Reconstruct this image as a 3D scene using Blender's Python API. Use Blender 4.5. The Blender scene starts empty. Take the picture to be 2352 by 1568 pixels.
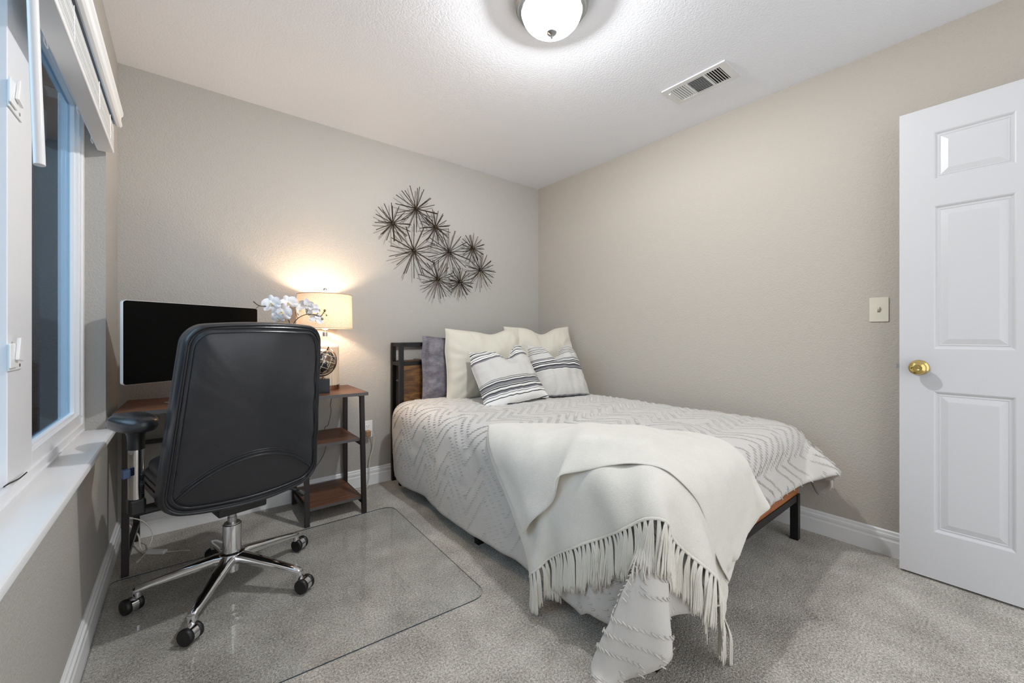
# A bedroom corner with desk, office chair and made bed
import bpy, bmesh, math, random
from mathutils import Vector, Matrix, noise
SC = bpy.context.scene
COL = SC.collection
PI = math.pi
R = math.radians
V = Vector

# ------------------------------------------------------------------ helpers
class MB:
    """collects vertices and faces of ONE mesh object"""
    def __init__(s): s.v = []; s.f = []; s.mi = []; s.m = 0
    def add(s, vs, fs):
        b = len(s.v); s.v += [tuple(p) for p in vs]
        for f in fs: s.f.append(tuple(b + i for i in f)); s.mi.append(s.m)
        return s
    def box(s, a, b, M=None):
        (x0, y0, z0), (x1, y1, z1) = a, b
        vs = [V((x, y, z)) for x in (x0, x1) for y in (y0, y1) for z in (z0, z1)]
        if M is not None: vs = [M @ p for p in vs]
        return s.add(vs, [(0, 1, 3, 2), (4, 6, 7, 5), (0, 4, 5, 1), (2, 3, 7, 6), (0, 2, 6, 4), (1, 5, 7, 3)])
    def tube(s, pts, r, n=8, cap=True, flat=None):
        pts = [V(p) for p in pts]; N = len(pts)
        rs = r if isinstance(r, (list, tuple)) else [r] * N
        t0 = (pts[1] - pts[0]).normalized()
        ref = V((0, 0, 1)) if abs(t0.z) < .9 else V((1, 0, 0))
        a = t0.cross(ref).normalized(); vs = []
        for k in range(N):
            t = (pts[min(k + 1, N - 1)] - pts[max(k - 1, 0)]).normalized()
            a = (a - t * a.dot(t)).normalized(); b = t.cross(a)
            for i in range(n):
                g = 2 * PI * i / n
                vs.append(pts[k] + (a * math.cos(g) * (flat or 1) + b * math.sin(g)) * rs[k])
        fs = [(k * n + i, k * n + (i + 1) % n, (k + 1) * n + (i + 1) % n, (k + 1) * n + i) for k in range(N - 1) for i in range(n)]
        if cap: fs += [tuple(range(n))[::-1], tuple((N - 1) * n + i for i in range(n))]
        return s.add(vs, fs)
    def lathe(s, prof, M=None, n=32, cap=True):
        vs = []; N = len(prof)
        for r, z in prof:
            for i in range(n):
                g = 2 * PI * i / n; vs.append(V((r * math.cos(g), r * math.sin(g), z)))
        if M is not None: vs = [M @ p for p in vs]
        fs = [(k * n + i, k * n + (i + 1) % n, (k + 1) * n + (i + 1) % n, (k + 1) * n + i) for k in range(N - 1) for i in range(n)]
        if cap: fs += [tuple(range(n))[::-1], tuple((N - 1) * n + i for i in range(n))]
        return s.add(vs, fs)
    def grid(s, fn, nu, nv, cu=False):
        vs = [fn(i / (nu - 1 if not cu else nu), j / (nv - 1)) for j in range(nv) for i in range(nu)]
        fs = []
        for j in range(nv - 1):
            for i in range(nu if cu else nu - 1):
                k = (i + 1) % nu
                fs.append((j * nu + i, j * nu + k, (j + 1) * nu + k, (j + 1) * nu + i))
        return s.add(vs, fs)
    def prism(s, poly, z0, z1, M=None):
        n = len(poly)
        vs = [V((p[0], p[1], z0)) for p in poly] + [V((p[0], p[1], z1)) for p in poly]
        if M is not None: vs = [M @ p for p in vs]
        fs = [tuple(range(n))[::-1], tuple(range(n, 2 * n))] + [(i, (i + 1) % n, n + (i + 1) % n, n + i) for i in range(n)]
        return s.add(vs, fs)
    def build(s, name, mat, parent=None, smooth=None, bevel=0, seg=2, world=True, sub=0, weld=False):
        me = bpy.data.meshes.new(name)
        vs = s.v
        if parent is not None and world:
            inv = WM(parent).inverted(); vs = [inv @ V(p) for p in vs]
        me.from_pydata([tuple(p) for p in vs], [], s.f)
        bm = bmesh.new(); bm.from_mesh(me)
        if weld: bmesh.ops.remove_doubles(bm, verts=bm.verts[:], dist=1e-5)
        bmesh.ops.recalc_face_normals(bm, faces=bm.faces[:]); bm.to_mesh(me); bm.free()
        mats = mat if isinstance(mat, (list, tuple)) else [mat]
        for m in mats: me.materials.append(m)
        if len(mats) > 1:
            for p, i in zip(me.polygons, s.mi): p.material_index = i
        o = bpy.data.objects.new(name, me); COL.objects.link(o)
        if parent is not None: o.parent = parent
        if smooth is None: smooth = 35
        if smooth:
            for p in me.polygons: p.use_smooth = True
            if smooth < 180: me.set_sharp_from_angle(angle=R(smooth))
        if bevel:
            b = o.modifiers.new('bevel', 'BEVEL'); b.width = bevel; b.segments = seg; b.limit_method = 'ANGLE'; b.angle_limit = R(40)
            b.harden_normals = False
        if sub:
            m = o.modifiers.new('sub', 'SUBSURF'); m.levels = sub; m.render_levels = sub
        return o
WMC = {}
def WM(o):
    M = Matrix.Identity(4)
    while o is not None:
        M = Matrix.LocRotScale(o.location, o.rotation_euler, V((1, 1, 1))) @ M; o = o.parent
    return M
def tag(o, label, cat, group=None):
    o['label'] = label; o['category'] = cat
    if group: o['group'] = group
    return o
def thing(name, label, cat, loc=(0, 0, 0), rz=0, group=None):
    o = bpy.data.objects.new(name, None); COL.objects.link(o)
    o.location = loc; o.rotation_euler = (0, 0, rz); o.empty_display_size = .05
    return tag(o, label, cat, group)
def struct(o): o['kind'] = 'structure'; return o
def lerp(a, b, t): return a + (b - a) * t
def sstep(a, b, x):
    t = min(1, max(0, (x - a) / (b - a))); return t * t * (3 - 2 * t)
def basis(o, x, y, z): return Matrix(((x[0], y[0], z[0], o[0]), (x[1], y[1], z[1], o[1]), (x[2], y[2], z[2], o[2]), (0, 0, 0, 1)))
def rrect(w, h, r, n=5):
    out = []
    for cx, cy, a0 in ((w - r, h - r, 0), (-w + r, h - r, 90), (-w + r, -h + r, 180), (w - r, -h + r, 270)):
        for k in range(n + 1):
            a = R(a0 + 90 * k / n); out.append((cx + r * math.cos(a), cy + r * math.sin(a)))
    return out
def smoothpath(pts, k=6):
    pts = [V(p) for p in pts]; P = [pts[0]] + pts + [pts[-1]]; out = []
    for i in range(1, len(P) - 2):
        a, b, c, d = P[i - 1], P[i], P[i + 1], P[i + 2]
        for j in range(k):
            t = j / k
            out.append(.5 * ((2 * b) + (c - a) * t + (2 * a - 5 * b + 4 * c - d) * t * t + (3 * b - a - 3 * c + d) * t ** 3))
    out.append(pts[-1]); return out

# ------------------------------------------------------------------ materials
def lin(c): return tuple((x / 12.92 if x <= .04045 else ((x + .055) / 1.055) ** 2.4) for x in c)
def srgb(r, g, b): return lin((r / 255, g / 255, b / 255))
class NT:
    def __init__(s, name):
        s.mat = bpy.data.materials.new(name); s.mat.use_nodes = True; s.t = s.mat.node_tree
        s.p = s.t.nodes['Principled BSDF']; s.out = s.t.nodes['Material Output']
    def n(s, typ, **kw):
        nd = s.t.nodes.new(typ)
        for k, v in kw.items():
            if k.startswith('_'): setattr(nd, k[1:], v)
            else:
                key = int(k[1:]) if k[0] == 'i' and k[1:].isdigit() else k.replace('__', ' ')
                sock = nd.inputs[key]
                if hasattr(v, 'is_linked') or isinstance(v, bpy.types.NodeSocket): s.t.links.new(v, sock)
                else: sock.default_value = v
        return nd
    def l(s, a, b): s.t.links.new(a, b)
    def math(s, op, a, b=None, c=None):
        nd = s.t.nodes.new('ShaderNodeMath'); nd.operation = op
        for i, x in enumerate((a, b, c)):
            if x is None: continue
            if isinstance(x, bpy.types.NodeSocket): s.t.links.new(x, nd.inputs[i])
            else: nd.inputs[i].default_value = x
        return nd.outputs[0]
    def obj(s): return s.n('ShaderNodeTexCoord').outputs['Object']
    def mapping(s, scale=(1, 1, 1), rot=(0, 0, 0)):
        m = s.n('ShaderNodeMapping'); s.l(s.obj(), m.inputs['Vector']); m.inputs['Scale'].default_value = scale; m.inputs['Rotation'].default_value = rot
        return m.outputs[0]
    def noise(s, vec, scale, detail=3, rough=.5, dist=0):
        nd = s.n('ShaderNodeTexNoise', Scale=scale, Detail=detail, Roughness=rough, Distortion=dist); s.l(vec, nd.inputs['Vector']); return nd.outputs['Fac']
    def ramp(s, fac, stops, interp='LINEAR'):
        r = s.n('ShaderNodeValToRGB'); s.l(fac, r.inputs['Fac']); cr = r.color_ramp; cr.interpolation = interp
        while len(cr.elements) < len(stops): cr.elements.new(.5)
        for e, (p, c) in zip(cr.elements, stops): e.position = p; e.color = (*c, 1) if len(c) == 3 else c
        return r.outputs['Color']
    def bump(s, h, strength=.3, dist=.002, normal=None):
        b = s.n('ShaderNodeBump', Strength=strength, Distance=dist); s.l(h, b.inputs['Height'])
        if normal is not None: s.l(normal, b.inputs['Normal'])
        s.l(b.outputs[0], s.p.inputs['Normal']); return b.outputs[0]
def P(name, col, rough=.5, metal=0, spec=None, sheen=0, coat=0, bump=None, vary=None, trans=0, ior=None):
    """principled; bump=(scale,strength,distance); vary=(scale, amount)"""
    m = NT(name); p = m.p
    p.inputs['Base Color'].default_value = (*col, 1); p.inputs['Roughness'].default_value = rough; p.inputs['Metallic'].default_value = metal
    if spec is not None: p.inputs['Specular IOR Level'].default_value = spec
    if sheen: p.inputs['Sheen Weight'].default_value = sheen
    if coat: p.inputs['Coat Weight'].default_value = coat
    if trans: p.inputs['Transmission Weight'].default_value = trans
    if ior: p.inputs['IOR'].default_value = ior
    vec = m.obj()
    if vary:
        f = m.noise(vec, vary[0], 4, .6); a = vary[1]
        m.l(m.ramp(f, [(.3, tuple(c * (1 - a) for c in col)), (.7, tuple(min(1, c * (1 + a)) for c in col))]), p.inputs['Base Color'])
    if bump: m.bump(m.noise(vec, bump[0], 3, .55), bump[1], bump[2])
    return m.mat
def wall_mat(name, col, scale, strength, dist):
    m = NT(name); p = m.p; p.inputs['Roughness'].default_value = .75; p.inputs['Specular IOR Level'].default_value = .25
    vec = m.obj()
    p.inputs['Base Color'].default_value = (*col, 1)
    a = m.noise(vec, scale, 2, .5, .6); b = m.noise(vec, scale * 2.6, 2, .5)
    h = m.math('ADD', m.math('SMOOTH_MIN', m.math('MULTIPLY', a, 1.6), .95, .2), m.math('MULTIPLY', b, .25))
    m.bump(h, strength, dist); return m.mat
def wood_mat(name, stops, scale=(3, 40, 40), rough=.5, rot=(0, 0, 0), contrast=(.3, .7)):
    m = NT(name); p = m.p; p.inputs['Roughness'].default_value = rough
    vec = m.mapping(scale, rot); a = m.noise(vec, 1.0, 6, .65, 1.2)
    m.l(m.ramp(a, [(lerp(contrast[0], contrast[1], i / (len(stops) - 1)), c) for i, c in enumerate(stops)]), p.inputs['Base Color'])
    m.bump(a, .12, .0008); return m.mat

LAMP, CEILW, BULB, DESKW, FILL, SKYW, EXPO = 9.0, 135.0, 10.0, 13.0, 1.5, 2.0, 0.20
M = {}
M['ceiling'] = wall_mat('ceiling_paint', srgb(236, 238, 243), 105, .26, .0045)
M['wall_grey'] = wall_mat('wall_paint', srgb(178, 174, 168), 112, .46, .0045)
M['wall_warm_lit'] = wall_mat('wall_paint_warm_lit', srgb(185, 178, 168), 112, .46, .0045)  # same wall paint; the right wall's warmer light is put into the colour
M['white_trim'] = P('white_gloss_trim', srgb(232, 232, 232), .32)
M['white_vinyl'] = P('white_vinyl', srgb(236, 236, 238), .3)
M['white_plastic'] = P('white_plastic', srgb(238, 238, 238), .35)
M['blind_white'] = P('blind_white', srgb(238, 238, 238), .35)
M['blind_grey'] = P('blind_rail_steel', srgb(150, 150, 152), .4, .3)
M['wand_clear'] = P('wand_acrylic', srgb(225, 225, 225), .12, 0, .8)
M['black_metal'] = P('black_steel', srgb(26, 25, 25), .42, .4)
M['desk_metal'] = P('desk_steel', srgb(44, 38, 36), .4, .4)
M['chrome'] = P('chrome', (.78, .78, .79), .07, 1)
M['dark_chrome'] = P('satin_steel', (.5, .5, .5), .25, 1)
M['brass'] = P('brass', (.66, .50, .18), .14, 1)
M['bronze'] = P('copper_bronze', (.36, .2, .12), .25, 1)
M['nickel'] = P('brushed_nickel', (.45, .47, .48), .28, 1)
M['black_plastic'] = P('black_plastic', srgb(22, 22, 23), .38)
M['rubber'] = P('wheel_nylon', srgb(14, 14, 14), .5)
M['blue_plastic'] = P('blue_button', srgb(58, 84, 124), .3)
M['screen'] = P('screen_glass', (.0008, .0008, .0008), .35, 0, .08)
M['aluminium'] = P('aluminium', (.8, .82, .82), .3, .85)
M['ivory'] = P('ivory_plastic', srgb(214, 208, 190), .35)
M['void'] = P('dark_duct', (.01, .01, .01), .9)
M['slat_white'] = P('vent_white', srgb(222, 222, 222), .4)
M['art_metal'] = P('antique_bronze_rod', (.06, .045, .032), .38, .85)
M['cable_white'] = P('cable_white', srgb(214, 208, 196), .4)
M['cable_grey'] = P('cable_grey', srgb(96, 92, 88), .45)
M['tan_plug'] = P('tan_plug', srgb(150, 118, 84), .45)
def leather():
    m = NT('black_leather'); p = m.p; p.inputs['Base Color'].default_value = (*srgb(38, 39, 43), 1); p.inputs['Roughness'].default_value = .31
    p.inputs['Specular IOR Level'].default_value = .55
    vec = m.obj(); v = m.n('ShaderNodeTexVoronoi', Scale=420); m.l(vec, v.inputs['Vector'])
    h = m.math('ADD', m.math('MULTIPLY', v.outputs['Distance'], .5), m.math('MULTIPLY', m.noise(vec, 14, 3, .6), 6.0))
    m.bump(h, .16, .0012); return m.mat
M['leather'] = leather()
def carpet():
    m = NT('carpet_pile'); p = m.p; p.inputs['Roughness'].default_value = .95; p.inputs['Specular IOR Level'].default_value = .1; p.inputs['Sheen Weight'].default_value = .15
    vec = m.obj(); v = m.n('ShaderNodeTexVoronoi', Scale=190, Randomness=1.0)
    wv = m.n('ShaderNodeVectorMath', _operation='ADD'); m.l(vec, wv.inputs[0])
    nz = m.n('ShaderNodeTexNoise', Scale=60, Detail=2); m.l(vec, nz.inputs['Vector'])
    sc = m.n('ShaderNodeVectorMath', _operation='SCALE', Scale=.012); m.l(nz.outputs['Color'], sc.inputs[0]); m.l(sc.outputs[0], wv.inputs[1]); m.l(wv.outputs[0], v.inputs['Vector'])
    f1 = m.noise(vec, 140, 3, .6); f2 = m.noise(vec, 5, 3, .6); f3 = m.noise(vec, 420, 2, .5)
    fac = m.math('ADD', m.math('MULTIPLY', f1, .4), m.math('ADD', m.math('MULTIPLY', f2, .2), m.math('MULTIPLY', f3, .4)))
    m.l(m.ramp(fac, [(.38, srgb(112, 106, 97)), (.5, srgb(186, 180, 170)), (.6, srgb(236, 230, 220))]), p.inputs['Base Color'])
    h = m.math('ADD', m.math('MULTIPLY', m.math('SUBTRACT', 1.0, v.outputs['Distance']), .8), m.math('MULTIPLY', f3, .8))
    m.bump(h, .8, .006); return m.mat
M['carpet'] = carpet()
def fabric(name, col, weave=700, strength=.25, vary=.06, sheen=.15, big=None):
    m = NT(name); p = m.p; p.inputs['Roughness'].default_value = .9; p.inputs['Specular IOR Level'].default_value = .15; p.inputs['Sheen Weight'].default_value = sheen
    vec = m.obj(); f = m.noise(vec, weave, 2, .5); g = m.noise(vec, 22, 4, .6)
    m.l(m.ramp(m.math('ADD', m.math('MULTIPLY', f, .6), m.math('MULTIPLY', g, .4)), [(.35, tuple(c * (1 - vary) for c in col)), (.65, tuple(min(1, c * (1 + vary)) for c in col))]), p.inputs['Base Color'])
    h = m.math('ADD', f, m.math('MULTIPLY', g, big if big is not None else 1.5))
    m.bump(h, strength, .0015); return m.mat
M['comforter'] = fabric('comforter_cotton', srgb(206, 202, 197), 500, .25, .02, .1, 4)
M['throw'] = fabric('throw_knit', srgb(220, 216, 207), 330, .6, .05, .25, 1.2)
M['tassel'] = fabric('tassel_yarn', srgb(224, 220, 210), 600, .4, .06, .2)
M['cream'] = fabric('cream_cotton', srgb(205, 200, 186), 600, .2, .02, .1, 3)
M['mattress'] = fabric('mattress_ticking', srgb(220, 218, 212), 300, .3, .04)
def sham():
    m = NT('grey_sateen'); p = m.p; p.inputs['Roughness'].default_value = .55; p.inputs['Sheen Weight'].default_value = .5
    vec = m.obj(); f = m.noise(m.mapping((30, 30, 260)), 1, 3, .6); g = m.noise(vec, 16, 5, .65)
    m.l(m.ramp(m.math('ADD', m.math('MULTIPLY', f, .35), m.math('MULTIPLY', g, .65)), [(.38, srgb(72, 68, 76)), (.62, srgb(124, 118, 126))]), p.inputs['Base Color'])
    m.bump(g, .5, .006); return m.mat
M['sham'] = sham()
def stripes(name, bands, h, base):
    """bands: list of (centre fraction, half width fraction, colour)"""
    m = NT(name); p = m.p; p.inputs['Roughness'].default_value = .85; p.inputs['Sheen Weight'].default_value = .1
    vec = m.obj(); sx = m.n('ShaderNodeSeparateXYZ'); m.l(vec, sx.inputs[0])
    w = m.noise(vec, 5, 3, .6)
    z = m.math('ADD', m.math('DIVIDE', sx.outputs['Z'], h), m.math('MULTIPLY', m.math('SUBTRACT', w, .5), .05))
    pin = m.math('GREATER_THAN', m.math('FRACT', m.math('MULTIPLY', z, 62.0)), .55)
    mix = m.n('ShaderNodeMix', _data_type='RGBA'); m.l(pin, mix.inputs[0]); mix.inputs[6].default_value = (*base, 1); mix.inputs[7].default_value = (*[c * .80 for c in base], 1)
    cur = mix.outputs[2]
    for c, hw, colr in bands:
        k = m.math('LESS_THAN', m.math('ABSOLUTE', m.math('SUBTRACT', z, c)), hw)
        x = m.n('ShaderNodeMix', _data_type='RGBA'); m.l(k, x.inputs[0]); m.l(cur, x.inputs[6]); x.inputs[7].default_value = (*colr, 1); cur = x.outputs[2]
    m.l(cur, p.inputs['Base Color']); m.bump(m.noise(vec, 500, 2, .5), .2, .0015); return m.mat
M['walnut'] = wood_mat('walnut_laminate', [srgb(60, 36, 24), srgb(104, 66, 44), srgb(134, 92, 64)], (2.2, 42, 42), .42)
M['rustic'] = wood_mat('rustic_board', [srgb(34, 20, 11), srgb(86, 56, 27), srgb(134, 96, 50)], (5, 5, 17), .55)
M['board'] = wood_mat('orange_board', [srgb(112, 62, 30), srgb(164, 98, 54), srgb(182, 118, 70)], (4, 4, 40), .5)
M['edge_dark'] = P('dark_edge_band', srgb(84, 78, 78), .5)
def glass_pane(name, tint, gloss, f0=.05, gain=.95):
    m = NT(name); t = m.t; t.nodes.remove(m.p)
    lw = m.n('ShaderNodeLayerWeight', Blend=.5)
    k = m.math('ADD', m.math('MULTIPLY', m.math('POWER', lw.outputs['Facing'], 4.5), gain), f0)
    tr = m.n('ShaderNodeBsdfTransparent', Color=(*tint, 1)); gl = m.n('ShaderNodeBsdfGlossy', Color=(*gloss, 1), Roughness=.01)
    mx = m.n('ShaderNodeMixShader'); m.l(k, mx.inputs[0]); m.l(tr.outputs[0], mx.inputs[1]); m.l(gl.outputs[0], mx.inputs[2]); m.l(mx.outputs[0], m.out.inputs['Surface'])
    return m.mat
M['pane'] = glass_pane('window_glass', (.66, .80, .90), (.34, .50, .64), .05, .6)
M['mat_top'] = glass_pane('clear_mat', (.985, .995, 1), (.97, .99, 1), .055, .8)
M['mat_edge'] = P('mat_edge', srgb(48, 62, 70), .2, 0, .6)
def emit(name, col, s):
    m = NT(name); m.p.inputs['Emission Color'].default_value = (*col, 1); m.p.inputs['Emission Strength'].default_value = s
    m.p.inputs['Base Color'].default_value = (*col, 1); return m.mat
def bowl_mat():
    m = NT('lit_glass_bowl'); t = m.t; t.nodes.remove(m.p)
    e = m.n('ShaderNodeEmission', Color=(.97, .985, 1, 1), Strength=LAMP); tr = m.n('ShaderNodeBsdfTransparent', Color=(1, 1, 1, 1)); mx = m.n('ShaderNodeMixShader', i0=.5)
    m.l(e.outputs[0], mx.inputs[1]); m.l(tr.outputs[0], mx.inputs[2]); m.l(mx.outputs[0], m.out.inputs['Surface']); return m.mat
def shade_mat():
    m = NT('linen_shade'); t = m.t; t.nodes.remove(m.p)
    vec = m.obj(); f = m.noise(vec, 330, 3, .7)
    col = m.ramp(f, [(.30, srgb(176, 150, 126)), (.5, srgb(222, 200, 178)), (.66, srgb(234, 216, 196))])
    d = m.n('ShaderNodeBsdfDiffuse'); m.l(col, d.inputs['Color']); tl = m.n('ShaderNodeBsdfTranslucent'); m.l(col, tl.inputs['Color'])
    mx = m.n('ShaderNodeMixShader', i0=.075); m.l(d.outputs[0], mx.inputs[1]); m.l(tl.outputs[0], mx.inputs[2]); m.l(mx.outputs[0], m.out.inputs['Surface']); return m.mat
M['shade'] = shade_mat()
M['petal'] = P('orchid_petal', srgb(240, 236, 236), .5, 0, .3, .2)
M['petal'].node_tree.nodes['Principled BSDF'].inputs['Subsurface Weight'].default_value = .25
M['petal'].node_tree.nodes['Principled BSDF'].inputs['Subsurface Radius'].default_value = (.01, .008, .006)
M['lip'] = P('orchid_lip', srgb(214, 190, 110), .5)
M['stem'] = P('orchid_stem', srgb(74, 62, 36), .5)
M['bud'] = P('orchid_bud', srgb(126, 118, 58), .5)
M['leaf'] = P('orchid_leaf', srgb(60, 92, 44), .35)
M['ceramic'] = P('white_ceramic', srgb(240, 236, 228), .25)
M['linen_wood'] = wood_mat('pale_grain', [srgb(190, 168, 142), srgb(214, 194, 168), srgb(226, 210, 188)], (60, 60, 3), .6)
def globe_mat():
    m = NT('globe_map'); p = m.p; p.inputs['Roughness'].default_value = .3
    vec = m.obj(); sx = m.n('ShaderNodeSeparateXYZ'); m.l(vec, sx.inputs[0])
    lon = m.math('ARCTAN2', sx.outputs[1], sx.outputs[0]); lat = m.math('ARCSINE', m.math('MINIMUM', m.math('MAXIMUM', m.math('DIVIDE', sx.outputs[2], .0735), -1.0), 1.0))
    def lines(a, k): return m.math('LESS_THAN', m.math('ABSOLUTE', m.math('SUBTRACT', m.math('FRACT', m.math('MULTIPLY', a, k)), .5)), .035)
    grid = m.math('MAXIMUM', lines(lon, 12 / (2 * PI)), lines(lat, 12 / (2 * PI)))
    land = m.noise(vec, 22, 4, .6); coast = m.math('LESS_THAN', m.math('ABSOLUTE', m.math('SUBTRACT', land, .52)), .012)
    k = m.math('MAXIMUM', grid, coast)
    base = m.ramp(land, [(.52, (.012, .012, .013)), (.521, (.10, .055, .03))], 'CONSTANT')
    mx = m.n('ShaderNodeMix', _data_type='RGBA'); m.l(k, mx.inputs[0]); m.l(base, mx.inputs[6]); mx.inputs[7].default_value = (.72, .62, .46, 1)
    m.l(mx.outputs[2], p.inputs['Base Color']); return m.mat
M['globe'] = globe_mat()
M['stucco'] = wall_mat('brown_stucco', srgb(100, 70, 56), 60, .8, .01)
M['fence'] = wood_mat('blue_grey_fence', [srgb(24, 34, 46), srgb(44, 62, 78), srgb(66, 88, 104)], (14, 14, 1.2), .7)
M['soffit'] = P('orange_soffit', srgb(176, 128, 98), .8)
M['ground'] = P('patio_ground', srgb(46, 58, 66), .9, 0, .2, bump=(40, .5, .01))
# ------------------------------------------------------------------ the room
RX, BY, CZ = 2.90, 2.874, 2.44
NY = -1.25                      # the walls run on behind the camera
WY0, WY1, WZ0, WZ1 = .90, 2.471, .63, 2.07   # window opening
struct(MB().box((-.14, NY, -.08), (RX + .12, BY + .12, 0)).build('floor', M['carpet'], smooth=0))
struct(MB().box((-.14, NY, CZ), (RX + .12, BY + .12, CZ + .1)).build('ceiling', M['ceiling'], smooth=0))
struct(MB().box((-.14, BY, 0), (RX + .12, BY + .12, CZ)).build('wall_back', M['wall_grey'], smooth=0))
struct(MB().box((RX, NY, 0), (RX + .12, BY, CZ)).build('wall_right', M['wall_warm_lit'], smooth=0))
w = MB()
w.box((-.14, NY, 0), (0, WY0, CZ)); w.box((-.14, WY1, 0), (0, BY, CZ))
w.box((-.14, WY0, 0), (0, WY1, WZ0)); w.box((-.14, WY0, WZ1), (0, WY1, CZ))
struct(w.build('wall_left', M['wall_grey'], smooth=0, weld=False))
def baseboard(name, a, b, inward):
    """moulded profile swept from a to b on the floor; inward = unit vector into the room"""
    prof = [(0, 0), (.015, 0), (.015, .070), (.012, .076), (.012, .082), (.0135, .086), (.0135, .098), (.008, .102), (.008, .113), (.004, .118), (0, .118)]
    vs = []
    for p in (a, b):
        for d, z in prof: vs.append((p[0] + inward[0] * d, p[1] + inward[1] * d, z))
    n = len(prof)
    fs = [(i, (i + 1) % n, n + (i + 1) % n, n + i) for i in range(n)] + [tuple(range(n)), tuple(range(2 * n - 1, n - 1, -1))]
    return struct(MB().add(vs, fs).build(name, M['white_trim'], smooth=20))
baseboard('baseboard_back', (0.015, BY), (RX - .015, BY), (0, -1))
baseboard('baseboard_left', (0, NY), (0, BY), (1, 0))
baseboard('baseboard_right', (RX, NY), (RX, BY), (-1, 0))

# window sill (top 0.65) with an apron moulding under the nose
s = MB()
prof = [(-.070, .63), (-.070, .652), (.026, .652), (.031, .649), (.033, .644), (.033, .634), (.029, .629), (.022, .628), (.017, .618), (.012, .608), (0.0, .604), (0.0, .63)]
n = len(prof); y0, y1 = WY0 - .035, WY1 + .035
vs = [(x, y0 if x > 0 else WY0, z) for x, z in prof] + [(x, y1 if x > 0 else WY1, z) for x, z in prof]
# the part inside the reveal keeps the opening's width, the nose has horns
s.add(vs, [(i, (i + 1) % n, n + (i + 1) % n, n + i) for i in range(n)] + [tuple(range(n)), tuple(range(2 * n - 1, n - 1, -1))])
struct(s.build('trim_1', M['white_trim'], smooth=25))

# window
win = MB()
FX0, FX1 = -.135, -.063
fw = .034
win.box((FX0, WY0, .652), (FX1, WY0 + fw, WZ1)); win.box((FX0, WY1 - fw, .652), (FX1, WY1, WZ1))
win.box((FX0, WY0 + fw, .652), (FX1, WY1 - fw, .690)); win.box((FX0, WY0 + fw, WZ1 - fw), (FX1, WY1 - fw, WZ1))
win.box((FX1 - .001, WY0 + fw, .662), (FX1 + .006, WY1 - fw, .667))      # bead along the bottom member
window = struct(win.build('window_1', M['white_vinyl'], smooth=0, bevel=.002))
def sash(x0, x1, ya, yb, za, zb, st_a, st_b, rail, top):
    m = MB(); m.box((x0, ya, za), (x1, ya + st_a, zb)); m.box((x0, yb - st_b, za), (x1, yb, zb))
    m.box((x0, ya + st_a, za), (x1, yb - st_b, za + rail)); m.box((x0, ya + st_a, zb - top), (x1, yb - st_b, zb))
    # glazing bead, a step back from the face
    b = .010; xa, xb = x0 + .006, x1 - .012
    m.box((xa, ya + st_a, za + rail), (xb, ya + st_a + b, zb - top)); m.box((xa, yb - st_b - b, za + rail), (xb, yb - st_b, zb - top))
    m.box((xa, ya + st_a + b, za + rail), (xb, yb - st_b - b, za + rail + b)); m.box((xa, ya + st_a + b, zb - top - b), (xb, yb - st_b - b, zb - top))
    o = m.build('sash', M['white_vinyl'], window, smooth=0, bevel=.002)
    g = MB().box((x0 + .012, ya + st_a + b * .5, za + rail + b * .5), (x0 + .015, yb - st_b - b * .5, zb - top - b * .5)).build('glass_pane', M['pane'], o, smooth=0)
    return o
far = sash(-.110, -.070, 1.53, WY1 - fw, .690, WZ1 - fw, .205, .030, .042, .042)
near = sash(-.133, -.1105, WY0 + fw, 1.73, .690, WZ1 - fw, .045, .070, .045, .045)
MB().box((-.0700, WY1 - fw - .004, .72), (-.064, WY1 - fw + .010, 1.86)).build('track_cover', M['white_vinyl'], window, smooth=0, bevel=.001)
MB().tube(smoothpath([(-.0690, 1.50, .700), (-.0685, 1.535, .698), (-.0660, 1.60, .6915), (-.0650, 1.66, .6915)], 4), .0016, 6).build('weatherstrip', M['rubber'], window)
for zc in (1.642, 1.003):
    l = MB(); l.box((-.0700, 1.525, zc - .033), (-.0655, 1.628, zc + .033)); l.box((-.0655, 1.512, zc - .026), (-.0610, 1.568, zc + .034))
    lo = l.build('sash_latch', M['white_plastic'], window, smooth=0, bevel=.003)
    MB().prism([(1.540, zc - .006), (1.582, zc - .012), (1.576, zc + .0), (1.566, zc + .048), (1.556, zc + .048)], 0, .007, Matrix(((0, 0, 1, -.0608), (1, 0, 0, 0), (0, 1, 0, 0), (0, 0, 0, 1)))).build('latch_lever', M['white_plastic'], lo, smooth=0, bevel=.002)
    for dz in (-.022, .024):
        MB().tube([(-.0660, 1.600, zc + dz), (-.0645, 1.600, zc + dz)], .0045, 10).build('screw', M['dark_chrome'], lo)

# ------------------------------------------------------------------ outside the window
struct(MB().box((-7, -1.5, -.35), (-.16, 9, -.25)).build('ground_outside', M['ground'], smooth=0))
struct(MB().box((-2.2, 4.05, -.25), (-.16, 4.25, 3.2)).build('wall_outside', M['stucco'], smooth=0))
f = MB()
for i in range(56): f.box((-2.45 - .004 * (i % 2), -1.2 + i * .15, -.25), (-2.43, -1.2 + i * .15 + .143, 1.35 + .01 * (i % 3)))
f.box((-2.50, -1.2, .1), (-2.455, 7.2, .19)); f.box((-2.50, -1.2, 1.1), (-2.455, 7.2, 1.19))
tag(f.build('garden_fence', M['fence'], smooth=0), 'dark blue grey board fence outside the window', 'fence')
struct(MB().box((-.62, -1.2, 2.36), (-.14, 6, 2.42)).build('roof_soffit', M['soffit'], smooth=0))

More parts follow.
